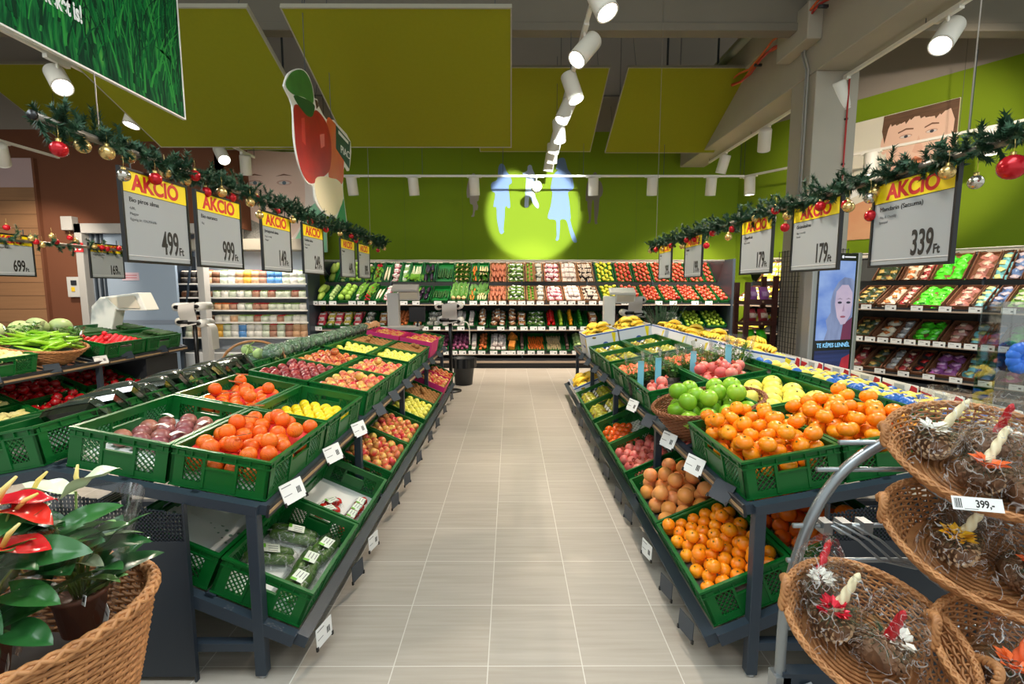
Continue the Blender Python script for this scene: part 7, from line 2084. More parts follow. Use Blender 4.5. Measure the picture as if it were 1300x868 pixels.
mb = MB(); mb.grid(lambda u, v: ((0.205 + 0.012 * math.sin(9 * 2 * PI * u)) * math.cos(2 * PI * u), (0.205 + 0.012 * math.sin(9 * 2 * PI * u)) * math.sin(2 * PI * u), 0.45 - 0.16 * v), 60, 4, mat('bin_bag', (30, 31, 33), 0.3), closed_u=True); mb.build('bin_bag', root, True)
mb = MB(); mb.box((-0.12, -0.01, 0), (0.12, 0.01, 0.22), BLACK); mb.bar((0, 0.005, -0.3), (0, 0.005, 0.02), 0.03, 0.02, BLACK, up=(0, 1, 0)); tag(mb.build('black_board', None, False, T(-1.4, 7.35, 1.08)), 'small blank black board behind the pink boxes', 'board')

# feathery herbs standing among the bananas
root = empty('herb_clump', 'feathery grey green herb clump beyond the bananas', 'plant', T(2.15, 6.9, 0.95))
mb = MB(); RSM = m_('grey_herb', (96, 126, 96), (66, 100, 66))
for i in range(90):
    a, q = g.uniform(0, 6.28), g.uniform(0.02, 0.34)
    t_ = Vector((q * math.cos(a), q * math.sin(a) * 0.6, g.uniform(0.22, 0.42)))
    mb.tube([(0.3 * t_.x, 0.3 * t_.y, 0), tuple(t_)], 0.003, RSM, 4)
    for k in range(10):
        f = 0.3 + 0.07 * k; p = Vector((t_.x * (0.3 + 0.7 * f), t_.y * (0.3 + 0.7 * f), t_.z * f)); b = g.uniform(0, 6.28); L_ = 0.035
        mb.add([tuple(p), tuple(p + Vector((0.004, 0, 0.004))), tuple(p + Vector((L_ * math.cos(b), L_ * math.sin(b), 0.02)))], [(0, 1, 2)], RSM)
mb.build('leafy_stems', root)
mb = MB(); mb.lathe([(0, -0.12), (0.15, -0.12), (0.2, 0.05), (0, 0.05)], mat('herb_pot', (70, 62, 56), 0.6), 16); mb.build('pot', root, True)

# ---------------------------------------------------------------- advertising screen, small rack, cage trolley
MKI = T(3.40, 5.22, 0) @ RZ(0.30)
root = empty('advertising_screen', 'tall silver framed advertising screen before the pale pillar', 'screen', MKI)
SILF = mat('brushed_silver', (168, 168, 166), 0.3, 0.5, 0.7)
mb = MB(); mb.box((-0.34, -0.06, 0), (-0.27, 0.10, 1.96), SILF); mb.box((0.27, -0.06, 0), (0.33, 0.10, 1.96), SILF); mb.box((-0.34, 0.02, 0), (0.33, 0.1, 1.94), SILF); mb.build('frame', root, bevel=0.012)
mb = MB(); mb.box((-0.27, -0.055, 0.2), (0.27, 0.02, 1.95), mat('screen_black', (10, 11, 14), 0.2, 0.6)); mb.build('bezel', root)

def emis(name, a, b, em, sc, nz):
    if name in MATS: return MATS[name]
    m = mat(name, a, 0.25, 0.4, rgb2=b, noise=nz, scale=sc)
    nt = m.node_tree; bs = nt.nodes['Principled BSDF']
    l = bs.inputs['Base Color'].links[0]; s_ = l.from_socket
    nt.links.remove(l); bs.inputs['Base Color'].default_value = (0.01, 0.01, 0.012, 1)
    nt.links.new(s_, bs.inputs['Emission Color']); bs.inputs['Emission Strength'].default_value = em
    return m
Ms = frame(Vector((0, -0.055, 0)), (1, 0, 0), (0, 0, 1), (0, -1, 0))
mb = MB()
def pl(poly, m, z): mb.prism(poly, 0, z, m, Ms)
pl([(-0.245, 1.04), (0.245, 1.04), (0.245, 1.87), (-0.245, 1.87)], emis('screen_blue', (70, 110, 190), (150, 176, 220), 0.9, (2.5, 2.5, 4), 1.3), 0.001)
pl([(-0.13, 1.04), (-0.09, 1.15), (-0.12, 1.25), (-0.06, 1.33), (-0.07, 1.45), (-0.04, 1.56), (0.02, 1.65), (0.10, 1.70), (0.2, 1.69), (0.245, 1.66), (0.245, 1.04)], emis('screen_hair', (136, 150, 186), (100, 112, 146), 0.9, (12, 3, 3), 1.2), 0.0016)
pl([(-0.10, 1.04), (-0.05, 1.12), (-0.02, 1.25), (0.245, 1.25), (0.245, 1.04)], emis('screen_hair', (136, 150, 186), (100, 112, 146), 0.9, (12, 3, 3), 1.2), 0.0018)
pl([(0.10, 1.04), (0.12, 1.2), (0.245, 1.28), (0.245, 1.04)], emis('screen_red_dark', (130, 44, 70), (90, 40, 80), 0.8, (4, 4, 4), 1.0), 0.002)
pl([(-0.01, 1.42), (0.0, 1.55), (0.07, 1.62), (0.16, 1.62), (0.225, 1.54), (0.232, 1.42), (0.215, 1.3), (0.15, 1.21), (0.09, 1.20), (0.03, 1.28)], emis('screen_face', (196, 176, 190), (164, 150, 178), 0.95, (5, 5, 5), 1.0), 0.0022)
DKS = emis('screen_dark', (40, 40, 60), (52, 50, 72), 0.7, (5, 5, 5), 0.5)
for ex in (0.055, 0.175):
    pl(ell(ex, 1.435, 0.03, 0.013, 14), DKS, 0.0026)
    pl([(ex - 0.042, 1.468), (ex, 1.482), (ex + 0.042, 1.468), (ex, 1.474)], emis('screen_brow', (104, 92, 104), (96, 86, 100), 0.8, (5, 5, 5), 0.5), 0.0026)
pl([(0.115, 1.43), (0.128, 1.345), (0.10, 1.338), (0.097, 1.345)], emis('screen_nose', (164, 140, 160), (150, 130, 154), 0.9, (5, 5, 5), 0.5), 0.0026)
pl(ell(0.11, 1.285, 0.038, 0.012, 14), emis('screen_lips', (150, 84, 100), (140, 80, 100), 0.9, (5, 5, 5), 0.5), 0.0026)
pl([(-0.245, 0.3), (0.245, 0.3), (0.245, 0.93), (-0.245, 0.93)], emis('screen_night', (20, 30, 70), (40, 56, 110), 0.8, (1, 14, 30), 1.2), 0.001)
pl([(0.04, 0.3), (0.245, 0.3), (0.245, 0.88), (0.14, 0.84), (0.07, 0.6)], emis('screen_red', (206, 40, 50), (120, 24, 50), 0.8, (5, 5, 5), 1.2), 0.0014)
mb.build('picture', root)
text('TE KÉPES LENNÉL', 0.062, emis('screen_text', (120, 196, 240), (150, 210, 244), 1.0, (5, 5, 5), 0.4), Ms @ T(-0.225, 0.965, 0.003), root, 'screen_lettering', 'LEFT', 0.95, 0.001)
mb = MB(); mb.prism(ell(0.06, 1.912, 0.016, 0.016, 16), 0, 0.001, emis('screen_white', (230, 232, 236), (224, 228, 234), 0.9, (5, 5, 5), 0.3), Ms); mb.box((0.085, 1.904, 0), (0.235, 1.918, 0.001), emis('screen_white', (230, 232, 236), (224, 228, 234), 0.9, (5, 5, 5), 0.3), Ms); mb.build('emblem', root)

MBR = T(3.25, 6.35, 0)
root = empty('wooden_rack', 'narrow dark brown rack with small goods left of the pillar', 'rack', MBR)
BRW = mat('dark_brown_wood', (84, 42, 34), 0.5, rgb2=(68, 32, 26), noise=0.8, scale=(3, 3, 30))
mb = MB()
for x in (-0.22, 0.14):
    for y in (0, 0.3): mb.box((x, y, 0), (x + 0.06, y + 0.04, 1.66 if x < 0 else 1.74), BRW)
mb.build('posts', root)
for z in (0.55, 0.82, 1.10, 1.38):
    mb = MB(); mb.box((-0.2, 0.0, z), (0.18, 0.34, z + 0.03), BRW); mb.box((-0.2, -0.012, z), (0.18, 0.0, z + 0.06), BRW); mb.lathe([(0, 0), (0.012, 0), (0.012, 0.01), (0, 0.01)], WOOD, 10, T(0, -0.012, z + 0.03) @ RX(PI / 2)); mb.build('shelf', root)
for z, key, w in ((1.41, 'bpurple', 'top shelf'), (1.13, 'bred', 'second shelf'), (0.85, 'bgreen', 'third shelf'), (0.58, 'bblack', 'lowest shelf')):
    for j in (0, 1):
        name, me, desc, cat, sx, sy = P[key]
        tag(place(me, name, None, MBR @ T(-0.09 + 0.15 * j, 0.10, z + 0.10) @ RX(1.25)), '%s bag on the %s of the brown rack' % (('left', 'right')[j], w), cat, 'bags on the brown rack')
MCG = T(-6.75, 9.1, 0)
root = empty('roll_cage', 'dark roll cage beside the chilled cabinet', 'cage', MCG)
mb = MB()
for x in (-0.25, 0.35):
    for y in (0, 0.6): mb.box((x, y, 0.1), (x + 0.03, y + 0.03, 2.0), DARK)
for k in range(14):
    mb.bar((-0.25, 0.6, 0.3 + 0.12 * k), (0.38, 0.6, 0.3 + 0.12 * k), 0.012, 0.012, DARK); mb.bar((-0.24, 0.0, 0.3 + 0.12 * k), (-0.24, 0.6, 0.3 + 0.12 * k), 0.012, 0.012, DARK)
for k in range(9): mb.bar((-0.24, 0.07 * k, 0.2), (-0.24, 0.07 * k, 2.0), 0.01, 0.01, DARK, up=(1, 0, 0))
mb.build('bars', root)
mb = MB(); mb.box((-0.25, 0, 0.1), (0.38, 0.6, 0.14), DARK); mb.box((-0.25, 0, 1.35), (0.38, 0.6, 1.38), DARK); mb.box((-0.25, 0, 1.68), (0.38, 0.6, 1.71), DARK); mb.build('shelf', root)
mb = MB()
DG = mat('dark_green_plastic', (20, 66, 54), 0.4)
mb.box((-0.2, 0.02, 1.712), (0.36, 0.5, 1.73), DG)
for a, b in (((-0.2, 0.02, 1.73), (0.36, 0.035, 1.98)), ((-0.2, 0.485, 1.73), (0.36, 0.5, 1.98)), ((-0.2, 0.035, 1.73), (-0.185, 0.485, 1.98)), ((0.345, 0.035, 1.73), (0.36, 0.485, 1.98))): mb.box(a, b, DG)
for z in (1.78, 1.85, 1.92): mb.box((-0.21, 0.01, z), (0.37, 0.02, z + 0.012), DG)
tag(mb.build('storage_crate', None, False, MCG), 'dark green folding crate on the roll cage', 'crate')
mb = MB(); mb.box((-0.18, 0.06, 1.382), (0.3, 0.5, 1.64), KRAFT); mb.box((-0.18, 0.055, 1.5), (0.3, 0.06, 1.53), mat('brown_tape', (150, 112, 74), 0.4)); tag(mb.build('cardboard_box', None, False, MCG), 'brown cardboard box on the middle shelf of the roll cage', 'box')

# ---------------------------------------------------------------- front left: basket of anthuriums
mb = MB(); mb.box((-0.33, -0.22, 0), (0.33, 0.22, 0.04), DARK); mb.box((-0.30, -0.2, 0.04), (0.30, 0.2, 0.26), DARK); mb.box((-0.33, -0.22, 0.26), (0.33, 0.22, 0.30), DARK)
tag(mb.build('plinth', None, False, T(-1.37, 1.15, 0)), 'dark plinth under the big flower basket', 'plinth')
MFB = T(-1.37, 1.15, 0.302)
wicker('wicker_basket', 'big oval willow basket of potted anthuriums at the front left', MFB, 0.42, 0.31, 0.46, 0.30, 0.21, WICK, 56, 46, (), None, 0.008, 0.014, 0.03)
mb = MB(); mb.lathe([(0, 0.01), (0.85, 0.01), (0.9, 0.27), (0, 0.27)], FIBRE, 30, S(0.33, 0.24, 1)); tag(mb.build('basket_filler', None, True, MFB), 'dark filler deep inside the big flower basket', 'liner')
LEAF1 = mat('anthurium_leaf', (34, 94, 46), 0.3, 0.5, rgb2=(22, 70, 36), noise=0.8, scale=(6, 6, 6), rgb3=(56, 118, 52), rand=0.7)
LEAF2 = mat('pale_leaf', (110, 160, 84), 0.4, 0.4, rgb2=(90, 144, 70), noise=0.8, scale=(6, 6, 6))
SPR = mat('red_spathe', (206, 16, 40), 0.18, 0.6, rgb2=(180, 8, 30), noise=0.8, scale=(10, 10, 10), rgb3=(226, 50, 44), rand=0.7)
SPC = mat('coral_spathe', (232, 60, 44), 0.2, 0.6, rgb2=(222, 40, 36), noise=0.8, scale=(10, 10, 10))
SPW = mat('white_spathe', (232, 238, 214), 0.25, 0.5, rgb2=(206, 222, 170), noise=1.0, scale=(6, 6, 6))
SPAD = mat('yellow_spadix', (236, 200, 90), 0.5, rgb2=(230, 216, 150), noise=1.0, scale=(20, 20, 20))
ASTEM = mat('flower_stem', (110, 140, 60), 0.5)
def heart(L_, W, m, fold=0.25, droop=0.3, ruffle=0.0, name='leaf'):
    mb = MB()
    def fn(u, v):
        t = u; s = (v - 0.5) * 2
        w = W * (math.sin(PI * min(1.0, 0.16 + 0.84 * t)) ** 0.75) * (1.0 - 0.25 * t)
        x = L_ * t - 0.22 * L_ * (abs(s) ** 1.2) * (1 - t) ** 2
        y = s * w
        z = fold * abs(y) - droop * L_ * t * t + ruffle * math.sin(9 * t + 2 * s) * abs(s) + 0.004 * math.cos(14 * t) * (1 - abs(s))
        return (x, y, z)
    mb.grid(fn, 13, 11, m)
    me = mb.mesh(name, True)
    return me
HL = [heart(0.15, 0.052, LEAF1, 0.25, 0.35), heart(0.13, 0.048, LEAF1, 0.4, 0.15), heart(0.12, 0.034, LEAF2, 0.3, 0.3)]
HF = {'r': heart(0.105, 0.052, SPR, 0.25, 0.25, 0.004, 'spathe'), 'c': heart(0.10, 0.05, SPC, 0.3, 0.35, 0.004, 'spathe'), 'w': heart(0.115, 0.045, SPW, 0.6, 0.25, 0.006, 'spathe')}
mb = MB(); mb.tube([(0.012, 0, 0.003), (0.03, 0, 0.03), (0.055, 0, 0.05)], [0.0055, 0.006, 0.003], SPAD, 8); SPADM = mb.mesh('spadix', True)
mb = MB(); mb.lathe([(0, 0), (0.045, 0), (0.06, 0.10), (0.064, 0.10), (0.064, 0.112), (0.055, 0.112), (0.052, 0.095), (0, 0.092)], mat('terracotta_pot', (120, 74, 58), 0.5), 20); APOT = mb.mesh('pot', True)
mb = MB(); mb.grid(lambda u, v: ((0.062 + 0.095 * v) * math.cos(2 * PI * u) * (1 + 0.05 * math.cos(6 * PI * u)), (0.062 + 0.095 * v) * math.sin(2 * PI * u) * (1 + 0.05 * math.sin(4 * PI * u)), 0.0 + 0.33 * v), 28, 8, CLEAR, closed_u=True); ASLV = mb.mesh('sleeve', True)
def anthurium(pos, label, flowers, leaves, seed, sticker=False):
    gg = random.Random(seed)
    root = empty('potted_anthurium', label, 'potted plant', T(*pos), 'anthuriums in the basket')
    place(APOT, 'pot', root); place(ASLV, 'sleeve', root, T(0, 0, 0.02))
    st = MB()
    def put(me, name, p, yaw, pitch, roll=0.0, s=1.0):
        M = T(*p) @ RZ(yaw) @ RY(-pitch) @ RX(roll) @ S(s)
        o = place(me, name, root, M)
        st.tube([(0.01 * math.cos(yaw), 0.01 * math.sin(yaw), 0.09), (p[0] * 0.55, p[1] * 0.55, p[2] * 0.6 + 0.06), (p[0], p[1], p[2])], 0.003, ASTEM, 6)
        return o
    for c, p, yaw, pitch, s in flowers:
        o = put(HF[c], 'flower', p, yaw, pitch, 0, s)
        place(SPADM, 'spadix', o)
    for k, p, yaw, pitch, roll, s in leaves: put(HL[k], 'leaf', p, yaw, pitch, roll, s)
    for q in range(26):
        a = gg.uniform(0, 6.28)
        put(HL[(q + q // 5) % 3], 'leaf', (0.045 * math.cos(a), 0.045 * math.sin(a), 0.09 + 0.009 * q), a + gg.uniform(-0.5, 0.5), gg.uniform(0.2, 0.9), gg.uniform(-0.4, 0.4), gg.uniform(0.7, 1.0))
    st.build('stems', root, True)
    if sticker:
        mb = MB(); Ml = T(0.075, -0.07, 0.13) @ RZ(-0.8) @ RX(1.35) @ RZ(0.35)
        mb.box((-0.03, -0.012, 0), (0.03, 0.012, 0.001), CARD, Ml)
        for q in range(9): mb.box((-0.02 + q * 0.004, -0.004, 0.001), (-0.0185 + q * 0.004 + 0.001 * (q % 2), 0.008, 0.0014), INK, Ml)
        mb.build('barcode_sticker', root)
        mb = MB(); Ml = T(0.085, -0.03, 0.03) @ RZ(-0.75) @ RX(1.35)
        mb.box((-0.024, -0.03, 0), (0.024, 0.05, 0.001), CARD, Ml); mb.prism(ell(0.002, -0.006, 0.02, 0.018), 0.001, 0.0016, mat('print_rust', (196, 84, 50), 0.5), Ml); mb.box((-0.018, 0.03, 0.001), (0.014, 0.034, 0.0014), INK, Ml)
        mb.build('care_card', root)
    return root
ZP = 0.575
anthurium((-1.16, 1.24, ZP + 0.10), 'potted anthurium with white flowers in clear sleeve, right side of basket',
          [('w', (-0.01, 0.03, 0.375), 0.3, 0.7, 1.0), ('w', (-0.13, 0.02, 0.375), 0.2, 0.1, 1.0), ('w', (-0.06, -0.04, 0.33), 3.6, -0.2, 1.0), ('w', (0.02, -0.02, 0.2), 0.0, 0.1, 0.6)],
          [(0, (0.0, -0.02, 0.30), 0.35, 0.55, 0.5, 0.8), (0, (-0.03, -0.05, 0.27), 0.15, 0.35, 0.3, 0.85), (1, (-0.02, -0.04, 0.2), -0.6, 0.3, 0.2, 0.9)], 3, True)
anthurium((-1.24, 1.06, ZP + 0.10), 'potted anthurium with red flowers and broad leaves, front of basket',
          [('r', (0.07, 0.0, 0.33), 0.2, 0.1, 1.0), ('r', (0.03, -0.05, 0.30), -0.6, -0.1, 1.05), ('r', (0.05, -0.06, 0.20), -1.2, -0.9, 1.0), ('c', (0.06, 0.05, 0.40), 0.2, -0.2, 0.9), ('r', (0.02, 0.04, 0.41), 0.6, 0.15, 1.1)],
          [(0, (0.10, 0.03, 0.30), 0.1, 0.15, 0.6, 0.85), (0, (0.05, -0.05, 0.22), -0.5, 0.0, 0.5, 0.75), (1, (0.09, 0.0, 0.22), 0.1, -0.2, 0.3, 0.8), (0, (0.07, -0.07, 0.15), -0.6, -0.2, 0.2, 0.75), (1, (0.1, -0.02, 0.14), -0.1, -0.1, 0.2, 0.8), (2, (0.05, -0.08, 0.1), -1.0, -0.1, 0.2, 0.9), (1, (0.06, 0.02, 0.36), 1.2, 0.4, 0.2, 0.8)], 5, True)
anthurium((-1.47, 1.17, ZP + 0.10), 'potted anthurium with coral flowers at the left edge of the basket',
          [('c', (0.06, 0.02, 0.42), 0.2, -0.1, 1.0), ('c', (0.0, -0.05, 0.40), -0.6, 0.1, 1.0), ('r', (0.1, -0.04, 0.34), -0.3, 0.0, 1.0)],
          [(0, (0.05, -0.03, 0.3), -0.3, 0.3, 0.3, 1.0), (0, (-0.04, -0.04, 0.3), -1.8, 0.3, 0.3, 1.0)], 8)

# ---------------------------------------------------------------- front right: tilted baskets on a chrome rack
RKM = mat('rack_grey_metal', (150, 156, 160), 0.32, 0.5, 0.7)
root = empty('basket_rack', 'grey metal rack with curved side bar holding tilted baskets', 'rack', T(0.9, 1.53, 0))
inv = root.matrix_world.inverted()
mb = MB()
def far_(p, k=1.2): return (p[0] * k, p[1] * k, 1.596 + (p[2] - 1.596) * k)
arc = [far_(p) for p in ((0.758, 1.27, 0.50), (0.758, 1.27, 0.69), (0.772, 1.27, 0.80), (0.790, 1.27, 0.885), (0.814, 1.27, 0.965), (0.845, 1.27, 1.035), (0.885, 1.27, 1.095), (0.93, 1.27, 1.14), (1.0, 1.27, 1.185), (1.09, 1.27, 1.21), (1.25, 1.27, 1.225), (1.45, 1.27, 1.225))]
sm = [arc[0]]
for q in range(len(arc) - 1):
    a, b, c, d = arc[max(0, q - 1)], arc[q], arc[q + 1], arc[min(len(arc) - 1, q + 2)]
    for t in (0.25, 0.5, 0.75, 1.0): sm.append(tuple(0.5 * (2 * b[w] + (c[w] - a[w]) * t + (2 * a[w] - 5 * b[w] + 4 * c[w] - d[w]) * t * t + (3 * b[w] - a[w] - 3 * c[w] + d[w]) * t ** 3) for w in range(3)))
sm = [(sm[0][0], sm[0][1], 0.0)] + sm + [(2.0, 1.524, 1.05), (2.02, 1.524, 0.0)]
mb.tube(sm, 0.017, RKM, 8, flat=1.0)
mb.build('side_bar', root, True, inv)
ZB = (1.10, 1.01, 0.82, 0.70, 0.46)
for z, x0 in zip(ZB, (1.055, 0.99, 0.925, 0.912, 0.91)):
    mb = MB(); mb.tube([(x0, 1.53, z), (2.0, 1.53, z)], 0.0085, RKM, 8); mb.build('crossbar', root, True, inv)
mb = MB()
mb.box((0.885, 1.50, 0.0), (0.935, 1.55, 0.30), RKM); mb.box((1.60, 1.55, 0.0), (1.65, 1.60, 0.95), GREY); mb.box((0.91, 1.50, 0.27), (2.0, 1.545, 0.315), GREY); mb.bar((0.98, 1.50, 0.28), (1.08, 1.25, 0.03), 0.035, 0.03, RKM); mb.box((0.9, 1.2, 0.0), (2.0, 1.25, 0.04), GREY)
mb.build('base_frame', root, M=inv)
BKS = [('B1', (1.375, 1.34, 1.12), 0.262, 0.205, 0.10, (-0.12, -0.52, 0.85)), ('B2', (1.34, 1.27, 0.89), 0.275, 0.20, 0.11, (-0.05, -0.56, 0.83)), ('B3', (0.957, 1.19, 0.70), 0.222, 0.182, 0.11, (0.02, -0.55, 0.83)), ('B4', (1.30, 1.09, 0.655), 0.235, 0.185, 0.11, (0.02, -0.55, 0.83))]
BLB = {'B1': 'top tilted willow basket of wrapped pinecone candles at right edge', 'B2': 'middle tilted willow basket of pinecone candles at right edge', 'B3': 'lower left tilted willow basket with loop handle, nearest the aisle', 'B4': 'lowest willow basket cut by the bottom right corner'}
FRM = {}
for key, c, rx, ry, h, n in BKS:
    n = Vector(n).normalized(); e = Vector((0.82, -0.33, -0.22 if key != 'B1' else -0.12)); e = (e - n * e.dot(n)).normalized(); f = n.cross(e)
    M = frame(Vector(c) - n * h, e, f, n)
    FRM[key] = M
    wicker('wicker_basket', BLB[key], M, rx, ry, h, rx * 0.62, ry * 0.62, WICK, 44, 15, ((PI, 0.05), (0.0, 0.05)) if key in ('B3', 'B2', 'B4') else ((PI, 0.04),), 'tilted baskets', 0.006, 0.0085)
    mb = MB()
    q = M @ Vector((0, 0, -0.006)); b_ = [M @ Vector((rx * 0.64 * math.cos(a), ry * 0.64 * math.sin(a), -0.008)) for a in [2 * PI * i / 24 for i in range(24)]]
    mb.tube([tuple(p) for p in b_], 0.004, RKM, 6, closed=True)
    bk_ = M @ Vector((-0.05, ry * 0.7, 0.0)); zb = {'B1': 1.01, 'B2': 0.82, 'B3': 0.70, 'B4': 0.46}[key]
    for dx in (-0.05, 0.05): mb.tube([tuple(bk_ + Vector((dx, 0, 0))), (bk_.x + dx + 0.02, 1.46, (bk_.z + zb) / 2), (bk_.x + dx + 0.04, 1.51, zb + 0.016), (bk_.x + dx + 0.04, 1.545, zb - 0.012)], 0.004, RKM, 6)
    mb.build('wire_holder', root, True, inv)
for dx in (0, 0.035, 0.07):
    mb = MB(); mb.tube([(1.02 + dx, 1.545, 0.81), (1.02 + dx, 1.53, 0.832), (1.04 + dx, 1.50, 0.83), (1.10 + dx, 1.47, 0.80), (1.16 + dx, 1.45, 0.745), (1.26 + dx, 1.44, 0.725), (1.36, 1.44, 0.73)], 0.0045, RKM, 6); mb.build('empty_hook', root, True, inv)
for a, b in (((1.01, 1.505, 0.80), (1.04, 1.55, 0.84)), ((1.07, 1.505, 0.80), (1.10, 1.55, 0.84)), ((1.14, 1.505, 0.80), (1.17, 1.55, 0.84)), ((1.22, 1.505, 1.085), (1.26, 1.55, 1.12)), ((1.29, 1.505, 1.085), (1.33, 1.55, 1.12))):
    mb = MB(); mb.box(a, b, RKM); mb.build('hook_clip', root, M=inv)

CONE = mat('pinecone_scale', (150, 112, 82), 0.6, rgb2=(96, 68, 50), noise=1.0, scale=(30, 30, 30))
CONT = mat('pinecone_tip', (206, 172, 134), 0.6)
mb = MB()
mb.lathe([(0, 0.0), (0.03, 0.006), (0.042, 0.03), (0.036, 0.06), (0.016, 0.085), (0, 0.09)], CONE, 12)
for k in range(96):
    f = k / 96; a = k * 2.39996
    z = 0.006 + 0.08 * f; rr = 0.046 * math.sin(PI * min(0.98, 0.18 + 0.8 * f)) ** 0.8
    Ml = RZ(a) @ T(rr * 0.75, 0, z) @ RY(-0.5 + 0.75 * f * 0.6)
    mb.add([(-0.004, -0.007, 0.0), (0.012, -0.0085, 0.004), (0.0165, 0, 0.006), (0.012, 0.0085, 0.004), (-0.004, 0.007, 0.0), (0.012, 0, -0.003)], [(0, 1, 2, 3, 4), (0, 5, 1), (1, 5, 2), (2, 5, 3), (3, 5, 4)], CONE, Ml)
    mb.add([(0.0115, -0.006, 0.0052), (0.017, -0.003, 0.0068), (0.017, 0.003, 0.0068), (0.0115, 0.006, 0.0052)], [(0, 1, 2, 3)], CONT, Ml)
PCN = mb.mesh('pinecone')
def candle_mesh(m):
    mb = MB()
    mb.grid(lambda u, v: ((0.0115 * (1 - 0.35 * v)) * (1 + 0.22 * math.cos(3 * 2 * PI * u + 22 * v)) * math.cos(2 * PI * u), (0.0115 * (1 - 0.35 * v)) * (1 + 0.22 * math.cos(3 * 2 * PI * u + 22 * v)) * math.sin(2 * PI * u), 0.105 * v), 24, 22, m, closed_u=True)
    mb.lathe([(0.0075, 0.104), (0.004, 0.112), (0, 0.116)], m, 10)
    return mb.mesh('candle', True)
CND = {'cream': candle_mesh(mat('cream_wax', (236, 226, 188), 0.4)), 'red': candle_mesh(mat('red_wax', (190, 20, 36), 0.35)), 'orange': candle_mesh(mat('orange_wax', (240, 104, 50), 0.4))}
def deco_mesh(name, m, n, r, seed):
    gg = random.Random(seed); mb = MB()
    for i in range(n):
        a = gg.uniform(0, 6.28); Ml = RZ(a) @ T(gg.uniform(0.004, r), 0, gg.uniform(0.0, 0.02)) @ RY(-gg.uniform(0.1, 0.9))
        mb.add([(0, 0, 0), (0.012, -0.009, 0.003), (0.026, 0, 0.0), (0.012, 0.009, 0.003)], [(0, 1, 2, 3)], m, Ml)
    return mb.mesh(name)
RIB = {'red': deco_mesh('ribbon', mat('red_foil', (206, 24, 50), 0.2, metal=0.4), 26, 0.02, 1), 'yellow': deco_mesh('ribbon', mat('yellow_petal', (240, 186, 20), 0.5), 26, 0.02, 2), 'orange': deco_mesh('ribbon', mat('orange_petal', (240, 110, 40), 0.5), 22, 0.02, 3), 'white': deco_mesh('ribbon', mat('white_flower', (234, 232, 222), 0.5), 22, 0.018, 4)}
mb = MB()
gg = random.Random(21)
for i in range(70):
    a = gg.uniform(0, 6.28); Ml = RZ(a) @ T(0.012, 0, 0.0) @ RY(-gg.uniform(-0.1, 0.5)); L_ = gg.uniform(0.04, 0.07)
    mb.add([(0, -0.0012, 0), (0, 0.0012, 0), (L_, 0, 0.0)], [(0, 1, 2)], FIR, Ml)
NDL = mb.mesh('fir_sprig')
mb = MB()
mb.grid(lambda u, v: ((0.075 * (1 - 0.25 * v) * (1 + 0.10 * math.sin(5 * 2 * PI * u + 6 * v)) * math.cos(2 * PI * u)) * (1 - 0.35 * max(0, v - 0.8) * 5 * 0.6), (0.066 * (1 - 0.2 * v) * (1 + 0.10 * math.sin(7 * 2 * PI * u + 9 * v)) * math.sin(2 * PI * u)) * (1 - 0.6 * max(0, v - 0.75) * 3.2), -0.004 + 0.21 * v), 40, 22, BAGF, closed_u=True)
WRP = mb.mesh('clear_bag', True)
def candle_set(key, xy, yaw, col, rib, label, tilt=0.35, s=1.0, z=0.02):
    x, y = xy
    M = FRM[key] @ T(x, y, z) @ RZ(yaw)
    # the bag stands up rather than following the basket's floor
    up = (FRM[key].to_3x3().inverted() @ Vector((0.0, -0.25, 1.0))).normalized()
    zq = up; xq = Vector((1, 0, 0)) - zq * zq.x; xq.normalize(); yq = zq.cross(xq)
    M = FRM[key] @ frame(Vector((x, y, z)), xq, yq, zq) @ RZ(yaw) @ S(s)
    root = empty('pinecone_candle', label, 'candle arrangement', M, 'wrapped pinecone candles')
    place(PCN, 'pinecone', root, T(0, 0, 0.045) @ RX(PI / 2 - 0.2) @ T(0, 0, -0.045))
    place(PCN, 'pinecone', root, T(0.035, 0.02, 0.04) @ RZ(1.3) @ RX(PI / 2) @ T(0, 0, -0.045) @ S(0.85))
    place(NDL, 'fir_sprig', root, T(0.005, 0, 0.075))
    place(RIB[rib], 'ribbon', root, T(-0.012, -0.012, 0.078))
    place(CND[col], 'candle', root, T(0.006, 0.0, 0.075) @ RY(tilt) @ RX(-0.1))
    place(WRP, 'clear_bag', root)
candle_set('B3', (-0.085, -0.01), 0.4, 'cream', 'red', 'wrapped pinecones with cream candle in the lower left basket', 0.35, 1.12)
candle_set('B3', (-0.125, 0.075), 1.1, 'red', 'white', 'wrapped pinecones with leaning red candle at the back of lower left basket', 0.8, 1.0)
candle_set('B3', (0.05, -0.03), 2.2, 'red', 'white', 'wrapped pinecones with upright red candle in the lower left basket', -0.15, 1.12)
candle_set('B2', (-0.08, -0.03), 0.2, 'cream', 'yellow', 'wrapped pinecones with cream candle and yellow petals in middle basket', 0.3, 1.1)
candle_set('B2', (0.075, -0.05), 0.9, 'orange', 'orange', 'wrapped pinecones with orange candle in the middle basket', -0.35, 1.1)
candle_set('B2', (-0.02, 0.09), 1.6, 'red', 'red', 'wrapped pinecones with dark red candle at the back of middle basket', 0.3, 1.0)
candle_set('B1', (-0.13, 0.03), 0.0, 'cream', 'white', 'wrapped pinecones with cream candle at the left of top basket', 0.4, 1.1)
candle_set('B1', (-0.04, -0.07), 0.7, 'cream', 'orange', 'wrapped pinecones with cream candle and orange petals in top basket', 0.55, 1.1)
candle_set('B1', (0.07, -0.09), 1.5, 'red', 'red', 'wrapped pinecones with red candle and red foil in top basket', 0.1, 1.1)
candle_set('B1', (0.03, 0.07), 2.5, 'red', 'white', 'wrapped pinecones with red candle at the back of top basket', -0.1, 1.0)
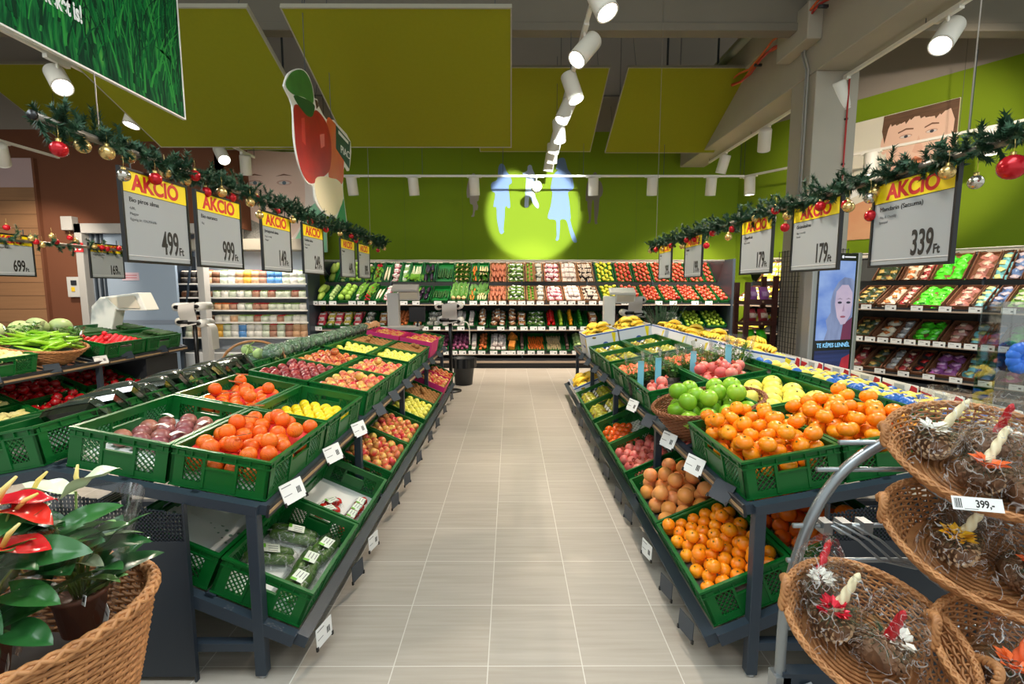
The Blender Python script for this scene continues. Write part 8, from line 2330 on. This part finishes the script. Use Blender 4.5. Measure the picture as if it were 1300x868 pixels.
candle_set('B1', (0.19, -0.03), 3.0, 'cream', 'yellow', 'wrapped pinecones with gilded petals at the right frame edge', 0.2, 1.1)
candle_set('B4', (-0.05, -0.02), 0.4, 'orange', 'orange', 'wrapped pinecones with orange candle in the lowest right basket', 0.3, 1.1)
# the basket's price label
Mp = FRM['B1'] @ T(-0.095, -0.196, 0.103)
o_ = Mp.to_translation(); n_ = Vector((-0.35, -0.8, 0.45)).normalized(); xx = (Vector((1, 0, -0.14)) - n_ * Vector((1, 0, -0.14)).dot(n_)).normalized()
Mp = frame(o_ + n_ * 0.016 + Vector((0, 0, 0.0)), xx, n_.cross(xx), n_)
root = empty('price_label', 'white label reading 399 on the rim of the top basket', 'price label', Mp)
mb = MB(); mb.box((-0.052, -0.017, 0), (0.052, 0.017, 0.0015), CARD); mb.build('card', root)
text('399,-', 0.026, INK, T(-0.004, -0.008, 0.0018), root, 'price_lettering', 'LEFT', 0.72, 0.0006, 0.0002)
mb = MB()
for q in range(6): mb.box((-0.047 + q * 0.0026, -0.012, 0.0015), (-0.0458 + q * 0.0026 + 0.0006 * (q % 2), 0.012, 0.0018), INK)
mb.box((-0.028, -0.014, 0.0015), (0.0, -0.0125, 0.0018), GINK); mb.build('barcode', root)

# clear acrylic post with a blue bow at the right edge
root = empty('acrylic_post', 'clear acrylic display post at the right edge behind the baskets', 'display post', T(2.72, 2.62, 0))
ACR = film('acrylic', tint=(236, 240, 238), base=0.16, rim=0.6, rough=0.03)
mb = MB(); mb.box((-0.09, 0, 0.75), (-0.03, 0.006, 1.52), ACR); mb.box((-0.03, 0.0, 0.75), (0.3, 0.004, 1.52), ACR); mb.box((-0.09, 0.006, 0.75), (-0.084, 0.12, 1.52), ACR); mb.build('acrylic_sheet', root)
mb = MB(); mb.box((-0.1, -0.05, 0.0), (0.3, 0.2, 0.75), DARK); mb.build('pedestal', root)
BOW = mat('blue_ribbon', (50, 120, 220), 0.3, 0.5, rgb2=(30, 90, 196), noise=0.8, scale=(30, 30, 30))
root = empty('ribbon_bow', 'bright blue ribbon bow on the acrylic post', 'bow', T(2.72, 2.60, 1.22))
mb = MB()
for i in range(9):
    a = i * 0.7; 
    mb.ball((0.035 * math.cos(a), -0.01, 0.05 * math.sin(a)), 0.042, BOW, 9, 6, (1, 0.5, 0.9))
mb.build('loops', root, True)
# pale scalloped cutout hanging above the beam side
root = empty('round_cutout', 'pale scalloped round cutout hanging at the top edge', 'hanging sign', frame(Vector((1.95, 3.2, 3.62)), (1, 0, 0), (0, 0, 1), (0, -1, 0)))
mb = MB(); mb.prism([((0.24 + 0.012 * math.cos(5 * a)) * math.cos(a), (0.24 + 0.012 * math.cos(5 * a)) * math.sin(a)) for a in [2 * PI * i / 60 for i in range(60)]], -0.012, 0, WHITE); mb.build('board', root)
mb = MB(); mb.prism(ell(0.05, 0.03, 0.15, 0.16), 0, 0.001, mat('print_cream2', (214, 196, 176), 0.5)); mb.build('printed_round', root)
mb = MB(); mb.tube([(0, 0.24, -0.006), (0, 1.0, -0.006)], 0.003, GREY, 5); mb.build('suspension_wire', root)
# lettering as plain meshes
bpy.context.view_layer.update()
dg = bpy.context.evaluated_depsgraph_get()
for o in [q for q in COL.objects if q.type == 'FONT']:
    me = bpy.data.meshes.new_from_object(o.evaluated_get(dg))
    me.materials.clear(); me.materials.append(o.data.materials[0])
    nm, par, ml = o.name, o.parent, o.matrix_local.copy()
    bpy.data.objects.remove(o)
    place(me, nm, par, ml)
